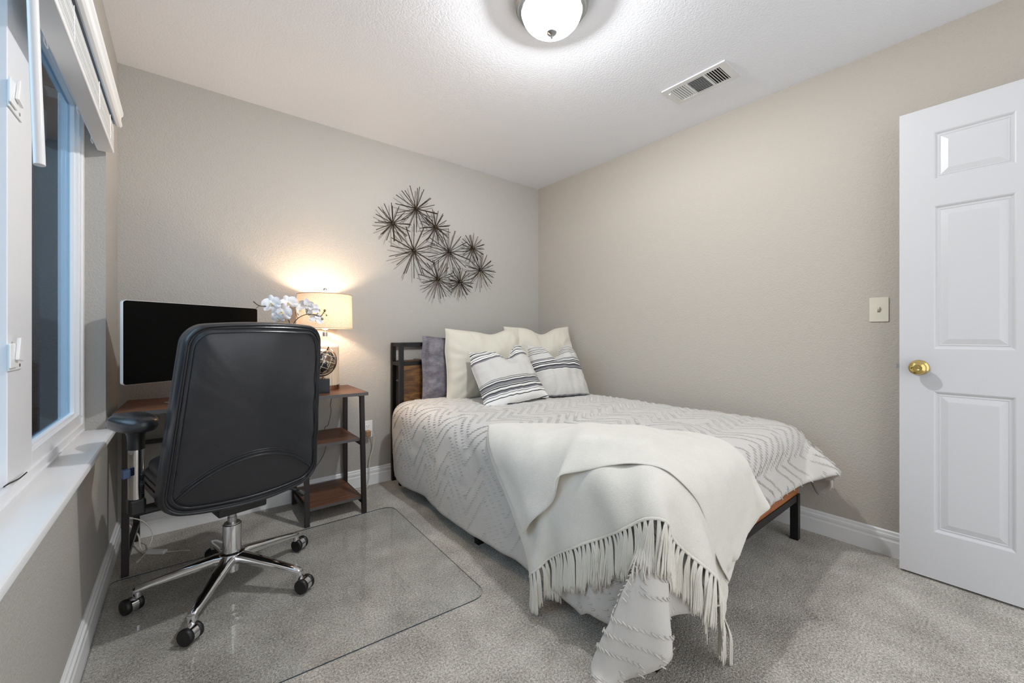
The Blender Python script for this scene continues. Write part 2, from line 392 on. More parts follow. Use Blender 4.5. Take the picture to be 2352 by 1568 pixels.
# ------------------------------------------------------------------ window blind
bl = thing('window_blind', 'raised white wooden slat blind with moulded valance in the window head', 'blind', (0, 1.69, 1.84))
YA, YB = WY0 + .015, 2.452
v = MB()
prof = [(.030, 2.034), (.050, 2.034), (.056, 2.028), (.056, 2.014), (.050, 2.007), (.048, 1.984), (.052, 1.978), (.052, 1.968), (.046, 1.962), (.036, 1.962), (.030, 1.968)]
n = len(prof)
v.add([(x, YA, z) for x, z in prof] + [(x, YB + .012, z) for x, z in prof], [(i, (i + 1) % n, n + (i + 1) % n, n + i) for i in range(n)] + [tuple(range(n)), tuple(range(2 * n - 1, n - 1, -1))])
v.box((.0005, YB + .004, 1.968), (.031, YB + .012, 2.03))
v.build('valance', M['blind_white'], bl, smooth=25)
h = MB(); h.box((-.026, YA, 1.985), (.028, YB, 2.03)); h.box((-.026, YA, 1.978), (-.022, YB, 1.985)); h.box((.012, YA, 1.980), (.015, YB, 1.985))
for yy in (1.2, 1.62, 2.05, 2.33): h.box((-.018, yy, 1.979), (.008, yy + .03, 1.985))
h.build('headrail', M['blind_grey'], bl, smooth=0)
NSL = 26
for k in range(NSL):
    z = 1.856 + k * .0036
    m = MB(); dx = .0012 * math.sin(k * 2.3)
    m.box((-.023 + dx, YA + .004, z), (.027 + dx, YB - .004 + .002 * math.sin(k * 1.7), z + .0029))
    m.build('slat', M['blind_white'], bl, smooth=0)
m = MB(); m.box((-.024, YA + .003, 1.838), (.028, YB - .002, 1.8545)); m.build('bottom_rail', M['blind_white'], bl, smooth=0, bevel=.004, seg=3)
for yy in (1.20, 1.62, 2.05, 2.33):
    pts = [(-.0248, yy + .006 * math.cos(a), 1.846 + .010 * math.sin(a)) for a in [i * .5 for i in range(13)]]
    c = MB().tube(smoothpath([(-.026, yy - .012, 1.95), (-.0270, yy - .01, 1.90), (-.027, yy, 1.85), (-.030, yy + .018, 1.842), (-.027, yy + .038, 1.8365), (-.025, yy + .02, 1.842), (-.026, yy + .003, 1.85)], 4), .0012, 6)
    c.tube(smoothpath([(.0285, yy - .006, 1.955), (.0290, yy - .004, 1.90), (.0290, yy, 1.86)], 3), .0011, 6)
    c.build('lift_cord', M['blind_white'], bl)
wd = MB(); wd.tube([(.030, 1.172, 1.975), (.033, 1.166, 1.90), (.060, 1.098, 1.362)], .0078, 12)
wd.build('tilt_wand', M['wand_clear'], bl)

# ------------------------------------------------------------------ door, open against the right wall
DX = 2.767
cols = [(.227, .004), (-.075, -.298)]; rows = [(1.925, 1.721), (1.609, .997), (.815, .212)]
d = MB()
ys = sorted({.335, -.455} | {y for c in cols for y in c}); zs = sorted({.010, 2.038} | {z for r in rows for z in r})
def hole(ya, yb, za, zb):
    return any(abs(ya - min(c)) < 1e-6 and abs(yb - max(c)) < 1e-6 for c in cols) and any(abs(za - min(r)) < 1e-6 and abs(zb - max(r)) < 1e-6 for r in rows)
for i in range(len(ys) - 1):
    for j in range(len(zs) - 1):
        a, b, c, e = ys[i], ys[i + 1], zs[j], zs[j + 1]
        if not hole(a, b, c, e): d.add([(DX, a, c), (DX, b, c), (DX, b, e), (DX, a, e)], [(0, 1, 2, 3)])
        else:
            rings = [(0, 0), (.004, .002), (.010, .0085), (.014, .0085), (.017, .0065), (.020, .0085), (.042, .0025), (.043, .0025)]
            L = [[(DX + dx, a + o, c + o), (DX + dx, b - o, c + o), (DX + dx, b - o, e - o), (DX + dx, a + o, e - o)] for o, dx in rings]
            for k in range(len(L) - 1): d.add(L[k] + L[k + 1], [(q, (q + 1) % 4, 4 + (q + 1) % 4, 4 + q) for q in range(4)])
            d.add(L[-1], [(0, 1, 2, 3)])
d.box((DX + .0100, -.455, .010), (DX + .035, .335, 2.038))
d.add([(DX, -.455, .01), (DX, .335, .01), (DX + .0100, .335, .01), (DX + .0100, -.455, .01), (DX, -.455, 2.038), (DX, .335, 2.038), (DX + .0100, .335, 2.038), (DX + .0100, -.455, 2.038)],
      [(0, 1, 2, 3), (4, 5, 6, 7), (1, 2, 6, 5), (0, 3, 7, 4)])
def door_mat():
    m = NT('door_white'); p = m.p; p.inputs['Base Color'].default_value = (*srgb(205, 205, 207), 1); p.inputs['Roughness'].default_value = .38
    g = m.noise(m.mapping((1, 150, 4)), 1, 4, .6, .5); m.bump(g, .14, .0012); return m.mat
M['door'] = door_mat()
door = struct(d.build('door_1', M['door'], smooth=0, weld=True))
kz, ky = .914, .272
Mk = Matrix(((0, 0, -1, DX), (0, 1, 0, ky), (1, 0, 0, kz), (0, 0, 0, 1)))
kb = MB().lathe([(.033, 0), (.033, .003), (.031, .007), (.024, .010), (.014, .012), (.012, .024), (.014, .030), (.024, .035), (.0285, .043), (.029, .051), (.026, .059), (.018, .064), (.010, .0655), (.008, .0645), (.002, .0645)], Mk, 40)
kb.build('door_knob', M['brass'], door, smooth=60)
lt = MB(); lt.box((DX + .012, .335, kz - .012), (DX + .027, .336, kz + .030)); lt.box((DX + .013, .336, kz - .008), (DX + .025, .347, kz + .010)); lt.build('latch_bolt', M['dark_chrome'], door, smooth=0)
hg = MB()
for zz in (.25, 1.05, 1.82): hg.tube([(DX - .004, -.458, zz - .045), (DX - .004, -.458, zz + .045)], .006, 10)
hg.build('hinge', M['brass'], door)

# ------------------------------------------------------------------ light switch
ls = thing('light_switch', 'ivory toggle switch plate on the right wall beside the white door', 'light switch', (RX, .425, 1.179))
MB().prism(rrect(.036, .059, .004, 3), 0, .006, Matrix(((0, 0, -1, RX), (1, 0, 0, .425), (0, 1, 0, 1.179), (0, 0, 0, 1)))).build('wall_plate', M['ivory'], ls, smooth=0, bevel=.002)
MB().box((RX - .0068, .4195, 1.166), (RX - .0055, .4305, 1.192)).build('toggle_slot', P('toggle_slot', srgb(120, 108, 84), .5), ls, smooth=0)
MB().prism([(0, 0), (.010, .010), (.012, .020), (.006, .021), (0, .012)], -.0045, .0045, Matrix(((-1, 0, 0, RX - .0065), (0, 0, 1, .425), (0, 1, 0, 1.171), (0, 0, 0, 1)))).build('toggle', M['ivory'], ls, smooth=0, bevel=.001)
for zz in (1.149, 1.209): MB().tube([(RX - .006, .425, zz), (RX - .0072, .425, zz)], .003, 10).build('screw', M['ivory'], ls)

# ------------------------------------------------------------------ ceiling vent
cv = thing('ceiling_vent', 'white metal air register with three louvre groups in the ceiling', 'vent', (2.475, 1.10, CZ))
x0, x1, ya, yb = 2.378, 2.574, .925, 1.275
f = MB(); xi0, xi1 = x0 + .030, x1 - .030
secs = [(ya + .040, ya + .118), (ya + .130, ya + .218), (ya + .230, ya + .310)]
zt, zb = CZ - .0004, CZ - .008
f.box((x0, ya, zb), (xi0, yb, zt)); f.box((xi1, ya, zb), (x1, yb, zt))
edges = [ya] + [e for s_ in secs for e in s_] + [yb]
for i in range(0, len(edges), 2): f.box((xi0, edges[i], zb), (xi1, edges[i + 1], zt))
f.build('register_frame', M['slat_white'], cv, smooth=0, bevel=.0015)
MB().box((xi0, secs[0][0], CZ - .0016), (xi1, secs[2][1], CZ - .0006)).build('duct_opening', M['void'], cv, smooth=0)
def tilt(p, ang, ax): return Matrix.Translation(V(p)) @ Matrix.Rotation(ang, 4, ax)
for si, (a, b) in enumerate(secs):
    if si == 1:
        for k in range(10):
            xx = xi0 + .007 + k * (xi1 - xi0 - .014) / 9
            MB().box((-.0036, -(b - a) / 2, -.0006), (.0036, (b - a) / 2, .0006), tilt((xx, (a + b) / 2, CZ - .0062), R(-35), 'Y')).build('louvre', M['slat_white'], cv, smooth=0)
    else:
        for k in range(6):
            yy = a + .007 + k * (b - a - .014) / 5
            MB().box((-(xi1 - xi0) / 2, -.0040, -.0007), ((xi1 - xi0) / 2, .0040, .0007), tilt(((xi0 + xi1) / 2, yy, CZ - .0062), R(35 if si == 0 else -35), 'X')).build('louvre', M['slat_white'], cv, smooth=0)
MB().box((xi0 + .012, yb - .034, CZ - .016), (xi0 + .020, yb - .022, CZ - .0095)).build('damper_lever', M['slat_white'], cv, smooth=0)

# ------------------------------------------------------------------ ceiling light
LX, LY = 1.452, 1.216
cl = thing('ceiling_light', 'flush round ceiling light with glowing white bowl and grey metal ring', 'ceiling light', (LX, LY, CZ))
T = Matrix.Translation(V((LX, LY, 0)))
MB().lathe([(.120, CZ - .0002), (.150, CZ - .0002), (.153, CZ - .006), (.146, CZ - .012), (.150, CZ - .018), (.150, CZ - .026), (.140, CZ - .030), (.142, CZ - .036), (.138, CZ - .044), (.126, CZ - .046), (.124, CZ - .03)], T, 64, cap=False).build('metal_ring', M['nickel'], cl, smooth=30)
M['bowl'] = bowl_mat()
prof = [(.0004, CZ - .128)] + [(.124 * math.sin(a), CZ - .044 - .084 * math.cos(a)) for a in [R(8 + k * 82 / 9) for k in range(10)]]
MB().lathe(prof, T, 40, cap=False).build('glass_bowl', M['bowl'], cl, smooth=180)
MB().lathe([(.0004, CZ - .152), (.004, CZ - .152), (.0055, CZ - .147), (.0035, CZ - .142), (.006, CZ - .139), (.018, CZ - .134), (.021, CZ - .130), (.021, CZ - .1265), (.0004, CZ - .1265)], T, 28, cap=False).build('finial', M['nickel'], cl)

# ------------------------------------------------------------------ wall art
wa = thing('wall_sculpture', 'bronze metal wall art of nine overlapping starbursts above the bed', 'wall art', (1.82, 2.825, 1.70))
bursts = [((1.618, 1.996), .168, 16), ((1.437, 1.859), .140, 16), ((1.783, 1.889), .132, 16), ((1.597, 1.681), .198, 16), ((1.902, 1.713), .188, 17), ((2.130, 1.771), .122, 17), ((2.197, 1.596), .150, 17), ((1.801, 1.486), .158, 17), ((2.006, 1.482), .122, 19)]
rnd = random.Random(11)
for bi, ((bx, bz), br, nr) in enumerate(bursts):
    by = 2.828 + .006 * ((bi * 7) % 3 - 1)
    m = MB(); ph = rnd.random() * 6
    for lay in range(2):
        for k in range(nr if lay == 0 else nr // 2):
            a = ph + (k + .5 * lay) * 2 * PI / (nr if lay == 0 else nr // 2) + rnd.uniform(-.05, .05)
            r_ = br * (rnd.uniform(.9, 1.05) if lay == 0 else rnd.uniform(.82, 1.0)); tl = rnd.uniform(-.05, .03) if lay == 0 else rnd.uniform(-.14, -.07)
            dv = V((math.cos(a) * math.cos(tl), math.sin(tl), math.sin(a) * math.cos(tl)))
            c = V((bx, by + (.004 if lay == 0 else -.004), bz))
            m.tube([c + dv * .006, c + dv * r_], .0027, 6)
    o = m.build('starburst', M['art_metal'], wa)
    MB().lathe([(.0004, -.012), (.006, -.0105), (.0105, -.006), (.012, 0), (.0105, .006), (.006, .0105), (.0004, .012)], basis((bx, by - .002, bz), V((1, 0, 0)), V((0, 0, 1)), V((0, -1, 0))), 14, cap=False).build('hub', M['art_metal'], o, smooth=180)
for x, z in ((1.618, 1.996), (2.130, 1.771)): MB().tube([(x, 2.834, z), (x, 2.8738, z)], .003, 8).build('wall_standoff', M['art_metal'], wa)

# ------------------------------------------------------------------ outlet
wo = thing('wall_outlet', 'white duplex outlet low on the grey wall behind the desk', 'outlet', (1.268, BY, .392))
Mo = Matrix(((1, 0, 0, 1.268), (0, 0, -1, BY), (0, 1, 0, .392), (0, 0, 0, 1)))
MB().prism(rrect(.036, .059, .004, 3), 0, .005, Mo).build('wall_plate', M['white_plastic'], wo, smooth=0, bevel=.0015)
for dz in (.02, -.02):
    sk = MB().prism(rrect(.016, .014, .006, 4), .005, .0066, Mo @ Matrix.Translation(V((0, dz, 0)))).build('socket', M['white_plastic'], wo, smooth=0)
    MB().box((-.008, -.002, .0064), (-.006, .006, .0069), Mo @ Matrix.Translation(V((0, dz, 0)))).box((.006, -.002, .0064), (.008, .006, .0069), Mo @ Matrix.Translation(V((0, dz, 0)))).box((-.002, -.009, .0064), (.002, -.006, .0069), Mo @ Matrix.Translation(V((0, dz, 0)))).build('slot', M['void'], sk, smooth=0)
pw = thing('power_plug', 'tan plug and white cord hanging from the wall outlet beside the desk', 'plug', (1.262, BY - .007, .372))
MB().box((1.246, BY - .046, .346), (1.280, BY - .0072, .388)).build('plug_body', M['tan_plug'], pw, smooth=0, bevel=.006)
MB().tube(smoothpath([(1.272, BY - .036, .385), (1.288, BY - .045, .382), (1.300, BY - .04, .33), (1.296, BY - .034, .26), (1.278, BY - .032, .20), (1.272, BY - .03, .14), (1.268, BY - .04, .06), (1.24, BY - .06, .005), (1.17, BY - .05, .004)], 6), .0032, 7).build('cord', M['cable_white'], pw)
# ------------------------------------------------------------------ desk
dk = thing('desk', 'narrow walnut desk on dark steel legs with two side shelves against the grey wall', 'desk', (.572, 2.625, 0))
rot = Matrix.Translation(V((.572, 2.625, 0))) @ Matrix.Rotation(R(-2.0), 4, 'Z')
MB().box((-.537, -.217, .703), (.537, .217, .7205), rot).build('tabletop', M['walnut'], dk, smooth=0, bevel=.0012)
e = MB()
e.box((-.540, -.2205, .7025), (.540, -.2172, .7205), rot); e.box((-.540, .2172, .7025), (.540, .2205, .7205), rot)
e.box((-.540, -.2171, .7025), (-.5372, .2171, .7205), rot); e.box((.5372, -.2171, .7025), (.540, .2171, .7205), rot)
e.build('edge_band', M['edge_dark'], dk, smooth=0)
def bar(m, a, b, w=.0125, w2=None):
    a, b = V(a), V(b); t = (b - a).normalized(); x = V((1, 0, 0)) if abs(t.x) < .7 else V((0, 1, 0)); y = t.cross(x).normalized(); x = y.cross(t).normalized(); w2 = w2 or w
    vs = [p + x * sx * w + y * sy * w2 for p in (a, b) for sx, sy in ((-1, -1), (1, -1), (1, 1), (-1, 1))]
    return m.add(vs, [(0, 1, 2, 3), (7, 6, 5, 4), (0, 4, 5, 1), (1, 5, 6, 2), (2, 6, 7, 3), (3, 7, 4, 0)])
LG = [((1.100, 2.49, .7015), (1.096, 2.437, .0005)), ((1.108, 2.838, .7015), (1.108, 2.838, .0005)), ((.792, 2.50, .7015), (.790, 2.452, .0005)), ((.800, 2.838, .7015), (.800, 2.838, .0005)),
      ((.062, 2.50, .7015), (.062, 2.452, .0005)), ((.074, 2.838, .7015), (.074, 2.838, .0005))]
for a, b in LG: bar(MB(), a, b).build('leg', M['desk_metal'], dk, smooth=0, bevel=.001)
for z, yf in ((.436, 2.482), (.0955, 2.456)):
    MB().box((.8045, yf, z - .015), (1.087, 2.846, z)).build('shelf', M['walnut'], dk, smooth=0, bevel=.001)
    MB().box((.8045, yf - .003, z - .0153), (1.087, yf - .0003, z + .0002)).build('edge_band', M['edge_dark'], dk, smooth=0)
    for xx in (.8, 1.095):
        m = MB(); bar(m, (xx, yf - .002, z - .028), (xx + .004, 2.826, z - .028), .010, .012); m.build('crossbar', M['desk_metal'], dk, smooth=0)
m = MB(); bar(m, (.064, 2.462, .085), (.074, 2.826, .085), .011); m.build('crossbar', M['desk_metal'], dk, smooth=0)
m = MB(); bar(m, (.064, 2.505, .690), (.074, 2.826, .690), .011); m.build('crossbar', M['desk_metal'], dk, smooth=0)
m = MB(); bar(m, (1.104, 2.503, .690), (1.108, 2.826, .690), .011); m.build('crossbar', M['desk_metal'], dk, smooth=0)
m = MB(); bar(m, (.09, 2.838, .5), (.787, 2.838, .5), .010); m.build('back_rail', M['desk_metal'], dk, smooth=0)

# ------------------------------------------------------------------ monitor
t = V((.842, .540, 0)).normalized(); nrm = V((.540, -.842, 0)).normalized(); c0 = V((.3245, 2.527, 1.024))
Mm = basis(c0, t, V((0, 0, 1)), nrm)      # local x along the screen, y up, z towards the viewer
mo = thing('monitor', 'thin aluminium monitor with black switched-off screen on the desk', 'monitor', (.28, 2.59, .7205))
MB().prism(rrect(.3115, .181, .013, 6), -.019, -.0012, Mm).build('housing', M['aluminium'], mo, smooth=30, bevel=.0015)
MB().prism(rrect(.3095, .179, .012, 6), -.0010, .0006, Mm).build('screen', M['screen'], mo, smooth=30)
st = MB(); sh = 0; Mm = Mm @ Matrix.Translation(V((.035, 0, 0)))
st.box((-.095, -.3034, -.11), (.095, -.2984, .07), Mm @ Matrix.Translation(V((0, 0, -.055))))
st.build('stand_foot', M['aluminium'], mo, smooth=0, bevel=.003)
st = MB(); st.box((-.075, -.2980, -.128), (.075, .03, -.122), Mm); st.box((-.075, .005, -.122), (.075, .03, -.0195), Mm); st.build('stand_arm', M['aluminium'], mo, smooth=0)

# ------------------------------------------------------------------ table lamp
ax, ay = .944, 2.695
tl = thing('table_lamp', 'lit table lamp with cream linen drum shade and white body on the desk', 'lamp', (ax, ay, .7205))
T = Matrix.Translation(V((ax, ay, 0)))
MB().lathe([(.0004, .7207), (.084, .7207), (.084, .748), (.0004, .748)], T, 48, cap=False).build('base_band', M['bronze'], tl, smooth=30)
MB().lathe([(.0004, .7482), (.080, .7482), (.080, .978), (.0004, .978)], T, 48, cap=False).build('lower_body', M['linen_wood'], tl, smooth=30)
MB().lathe([(.0795, .9782), (.0795, .987), (.064, .994), (.049, 1.004), (.036, 1.018), (.028, 1.032), (.026, 1.046), (.0004, 1.046)], T, 48, cap=False).build('shoulder', M['ceramic'], tl, smooth=50)
nk = MB(); nk.lathe([(.014, 1.0462), (.014, 1.072), (.010, 1.075), (.010, 1.085), (.0004, 1.085)], T, 20, cap=False); nk.build('neck', M['nickel'], tl)
MB().lathe([(.010, 1.086), (.016, 1.10), (.026, 1.125), (.030, 1.145), (.026, 1.168), (.012, 1.180), (.0004, 1.182)], T, 20, cap=False).build('bulb', emit('warm_bulb', (1, .72, .42), BULB), tl, smooth=180)
hp = MB(); hp.tube(smoothpath([(ax - .012, ay, 1.085), (ax - .04, ay, 1.12), (ax - .045, ay, 1.2), (ax - .02, ay, 1.29), (ax, ay, 1.312), (ax + .02, ay, 1.29), (ax + .045, ay, 1.2), (ax + .04, ay, 1.12), (ax + .012, ay, 1.085)], 4), .0018, 6); hp.build('harp', M['brass'], tl)
sd = MB(); sd.lathe([(.159, 1.096), (.1545, 1.302)], T, 72, cap=False); so = sd.build('lamp_shade', M['shade'], tl, smooth=180)
M['shade_trim'] = P('shade_trim', srgb(186, 160, 126), .7)
for r_, z_ in ((.159, 1.096), (.1545, 1.302)): MB().tube([(ax + r_ * math.cos(a), ay + r_ * math.sin(a), z_) for a in [i * 2 * PI / 72 for i in range(73)]], .0022, 6, cap=False).build('shade_trim', M['shade_trim'], so)
for k in range(3):
    a = k * 2 * PI / 3 + .5; MB().tube([(ax, ay, 1.300), (ax + .153 * math.cos(a), ay + .153 * math.sin(a), 1.298)], .0012, 5).build('shade_spoke', M['brass'], so)

MB().lathe([(.0004, 1.312), (.004, 1.312), (.004, 1.322), (.010, 1.326), (.0115, 1.334), (.009, 1.343), (.0004, 1.346)], T, 20, cap=False).build('finial', M['dark_chrome'], tl, smooth=60)
lc = thing('lamp_cord', 'thin grey cord with black clip hanging under the right end of the desk', 'cord', (.99, 2.80, .6))
cr = smoothpath([(1.02, 2.82, .66), (1.004, 2.80, .60), (1.008, 2.80, .557), (.99, 2.80, .475), (.985, 2.852, .45), (.985, 2.856, .40), (.99, 2.84, .347), (.967, 2.835, .268), (.915, 2.83, .20), (.86, 2.845, .15), (.79, 2.8545, .125)], 6)
MB().tube(cr, .0022, 7).build('cord', M['cable_grey'], lc)
MB().tube([(.965 + .018 * math.cos(a), 2.80, .655 + .010 * math.sin(a)) for a in [i * .45 for i in range(15)]], .004, 8).box((.984, 2.792, .650), (1.012, 2.808, .680)).build('cord_clip', M['black_plastic'], lc)

# ------------------------------------------------------------------ desk globe
gx, gy, gz = .882, 2.515, .9015
gl = thing('desk_globe', 'small black and gold desk globe on dark block base beside the lamp', 'globe', (gx, gy, .7205))
bs = Matrix.Translation(V((gx + .012, gy + .004, 0))) @ Matrix.Rotation(R(-14), 4, 'Z')
MB().box((-.030, -.030, .7207), (.030, .030, .802), bs).build('base_block', P('base_black', srgb(24, 28, 34), .25), gl, smooth=0, bevel=.002)
MB().lathe([(.010, .8022), (.010, .806), (.004, .809), (.004, .8165)], Matrix.Translation(V((gx + .006, gy, 0))), 14).build('stem', M['bronze'], gl)
nv_ = V((.78, -.35, 0)).normalized(); tiltv = (V((0, 0, 1)) * math.cos(R(23)) + nv_ * math.sin(R(23)))
arc = MB(); arc.tube([V((gx, gy, gz)) + (tiltv * math.cos(a) + nv_.cross(tiltv).cross(tiltv) * -math.sin(a)) * .0835 for a in [R(-2 + k * 184 / 26) for k in range(27)]], .0034, 8, flat=1.6)
arc.build('meridian_arc', M['bronze'], gl)
Gs = basis((gx, gy, gz), nv_.cross(tiltv).cross(tiltv).normalized() * -1, nv_.cross(tiltv).normalized() * -1, tiltv)
go = MB().lathe([(.0735 * math.sin(a), -.0735 * math.cos(a)) for a in [R(.5 + k * 179 / 24) for k in range(25)]], None, 40, cap=False).build('globe_ball', M['globe'], None, smooth=180)
go.parent = gl; go.matrix_local = Matrix.Translation(V((0, 0, gz - .7205))) @ Gs.to_3x3().to_4x4()
for s_ in (1, -1): MB().tube([V((gx, gy, gz)) + tiltv * s_ * .0738, V((gx, gy, gz)) + tiltv * s_ * .092], .004, 8).build('axis_pin', M['black_metal'], gl)

# ------------------------------------------------------------------ orchid
ox, oy = .715, 2.60
orc = thing('potted_orchid', 'white orchid with two arching stems on the desk before the lamp', 'plant', (ox, oy, .7205))
MB().lathe([(.0004, .7207), (.045, .7207), (.052, .74), (.058, .80), (.060, .812), (.054, .812), (.050, .80), (.0004, .798)], Matrix.Translation(V((ox, oy, 0))), 32, cap=False).build('pot', M['ceramic'], orc, smooth=50)
rnd = random.Random(4)
for k in range(5):
    a = k * 1.256 + .4; dv = V((math.cos(a), math.sin(a) * .7, 0)); sd_ = V((-dv.y, dv.x, 0)).normalized()
    def lf(u, v, dv=dv, sd_=sd_):
        ww = .026 * math.sin(PI * min(1, .12 + .88 * v)) ** .7; z = .80 + .10 * math.sin(v * 2.2) - .03 * v
        return V((ox, oy, z)) + dv * (.02 + .12 * v) + sd_ * ((u - .5) * 2 * ww) + V((0, 0, abs(u - .5) * .012))
    MB().grid(lf, 5, 10).build('leaf', M['leaf'], orc, smooth=180)
OY = 2.50
def W2(px, py, y=OY):
    u = (px - 1176) / 937; dxx = .6275 + u * .7786; dyy = .7786 - u * .6275; tt = y / dyy
    return V((.26 + tt * dxx, y, 1.06 + tt * (767 - py) / 937))
s1 = [V((ox, oy, .80)), V((ox - .005, oy - .02, .95)), W2(668, 765, 2.55), W2(672, 748), W2(684, 731), W2(703, 722), W2(721, 722), W2(736, 726), W2(743, 718), W2(746, 714)]
s2 = [V((ox, oy, .80)), V((ox - .012, oy - .03, .95)), W2(664, 770, 2.54), W2(666, 748, 2.47), W2(660, 728, 2.47), W2(645, 706, 2.48), W2(617, 703, 2.47), W2(596, 702, 2.46), W2(582, 692, 2.45)]
MB().tube(smoothpath(s1, 5), .0024, 7).tube([W2(703, 722), W2(707, 709)], .0014, 6).tube([W2(736, 726), W2(740, 732)], .0012, 6).tube([W2(743, 718), W2(750, 723)], .001, 6).tube([W2(728, 723), W2(732, 714)], .0012, 6).tube([W2(683, 731), W2(679, 716)], .0013, 6).build('stem', M['stem'], orc)
MB().tube(smoothpath(s2, 5), .0024, 7).tube([W2(596, 702, 2.46), W2(588, 708, 2.455)], .0014, 6).tube([W2(660, 728, 2.47), W2(672, 722, 2.48)], .0013, 6).build('stem', M['stem'], orc)
def flower(c, face, r, roll):
    z = face.normalized(); x = V((0, 0, 1)).cross(z).normalized(); y = z.cross(x)
    Mf = basis(c, x, y, z) @ Matrix.Rotation(roll, 4, 'Z'); m = MB()
    for a, L, Wd, dz in ((90, 1.0, .36, 0), (210, 1.0, .34, 0), (330, 1.0, .34, 0), (165, 1.0, .60, .004), (15, 1.0, .60, .004)):
        ca, sa = math.cos(R(a)), math.sin(R(a))
        def pt(u, v, ca=ca, sa=sa, L=L, Wd=Wd, dz=dz):
            w_ = Wd * r * math.sin(PI * (v * .86 + .07)) ** .62; q = (u - .5) * 2 * w_; l_ = L * r * v
            zz = dz + .16 * r * v * v + .05 * r * math.sin(u * PI) - .25 * r * abs(u - .5) ** 2 + .03 * r * math.sin(v * 9 + u * 5)
            return Mf @ V((ca * l_ - sa * q, sa * l_ + ca * q, zz))
        m.grid(pt, 7, 9)
    o = m.build('flower', M['petal'], orc, smooth=180)
    lp = MB(); lp.grid(lambda u, v: Mf @ V(((u - .5) * .22 * r * (1.2 - v), -.05 * r - .26 * r * v, .10 * r + .22 * r * math.sin(v * 2.4) + .1 * r * abs(u - .5))), 5, 6)
    lp.tube([Mf @ V((0, 0, .02 * r)), Mf @ V((0, .05 * r, .22 * r))], [.09 * r, .07 * r], 8)
    lp.build('flower_lip', M['lip'], o, smooth=180)
cam_d = V((-.55, -.8, .05))
for px, py, yy, r, fx, roll in ((625, 698, 2.46, .048, (-.5, -.8, .1), .2), (648, 717, 2.455, .050, (-.35, -.9, -.15), -.2), (663, 697, 2.485, .046, (-.2, -.9, .15), .4), (640, 730, 2.465, .034, (-.6, -.7, -.4), .1),
                                (685, 713, 2.50, .036, (.7, -.5, .1), .9), (703, 702, 2.50, .040, (.25, .85, .3), .1), (717, 712, 2.495, .038, (.4, .8, .1), -.4), (727, 732, 2.495, .038, (.2, .85, -.35), .3)):
    flower(W2(px, py, yy), V(fx), r, roll)
for px, py, r in ((732, 713, .0095), (746, 713, .0075), (740, 733, .0080), (750, 724, .0045)):
    c = W2(px, py)
    MB().lathe([(.0003, -r * 1.2), (r * .7, -r * .7), (r, 0), (r * .75, r * .7), (.0003, r * 1.15)], Matrix.Translation(c), 12, cap=False).build('flower_bud', M['bud'], orc, smooth=180)

# ------------------------------------------------------------------ office chair (local: x right, y forward, z up)
ch = thing('office_chair', 'black leather high back office chair with chrome base seen from behind', 'chair', (.42, 2.07, .0045), R(12.7))
def LB(m, name, mat, par=None, **k): return m.build(name, mat, par or ch, world=False, **k)
for k in range(5):
    a = R(14.5 + 72 * k); dv = V((math.cos(a), math.sin(a), 0)); sv = V((-dv.y, dv.x, 0)); m = MB(); secs = []
    for q, r0, zc, hh, ww in ((0, .024, .120, .026, .028), (1, .06, .120, .025, .0255), (2, .16, .104, .020, .021), (3, .26, .086, .0155, .0165), (4, .297, .079, .014, .0155), (5, .306, .074, .012, .0145)):
        secs.append([dv * r0 + sv * ww * math.copysign(abs(math.cos(g)) ** .7, math.cos(g)) + V((0, 0, zc + hh * (math.copysign(abs(math.sin(g)) ** .7, math.sin(g)) * (1 if math.sin(g) > 0 else .75)))) for g in [i * 2 * PI / 14 for i in range(14)]])
    vs = [p for s_ in secs for p in s_]; N = len(secs)
    m.add(vs, [(i * 14 + j, i * 14 + (j + 1) % 14, (i + 1) * 14 + (j + 1) % 14, (i + 1) * 14 + j) for i in range(N - 1) for j in range(14)] + [tuple(range(14)), tuple(range((N - 1) * 14, N * 14))])
    m.lathe([(.0145, .052), (.0145, .082)], Matrix.Translation(dv * .300), 16)
    LB(m, 'base_leg', M['chrome'])
    # caster: swivel hood between two black wheels
    hd = R(38 - 12.7 + (0, 25, -6, 8, 4)[k]); ad = V((math.cos(hd), math.sin(hd), 0)); c = dv * .318 + V((0, 0, .0285)) + V((-ad.y, ad.x, 0)) * (-.004)
    Mc = basis(c, V((0, 0, 1)), V((0, 0, 1)).cross(ad) * -1, ad)
    co = LB(MB().lathe([(.0235, -.012), (.0262, -.011), (.0262, .011), (.0235, .012)], Mc, 28).tube([dv * .300 + V((0, 0, .056)), dv * .300 + V((0, 0, .047))], .006, 10), 'caster', M['chrome'], smooth=40)
    for s_ in (1, -1):
        z0 = .0125 * s_; z1 = .0285 * s_
        w_ = MB().lathe([(.0004, z0), (.026, z0), (.0285, z0 + .003 * s_), (.0285, z1 - .004 * s_), (.0255, z1 - .0005 * s_), (.010, z1), (.0004, z1 - .001 * s_)], Mc, 30, cap=False)
        LB(w_, 'wheel', M['rubber'], co, smooth=45)
LB(MB().lathe([(.0004, .066), (.024, .066), (.024, .092), (.037, .096), (.040, .125), (.040, .138), (.046, .142), (.046, .146), (.0335, .150), (.0335, .262), (.031, .264), (.0004, .264)], None, 40, cap=False), 'base_hub', M['chrome'], smooth=35)
LB(MB().lathe([(.0285, .2642), (.0285, .268), (.0165, .268), (.0165, .292), (.0155, .293), (.0155, .345)], None, 28), 'gas_lift', M['dark_chrome'], smooth=35)
m = MB(); m.box((-.085, -.13, .345), (.085, .12, .395)); m.box((-.21, -.10, .395), (.21, .14, .412)); LB(m, 'tilt_mechanism', M['black_plastic'], smooth=0, bevel=.006)
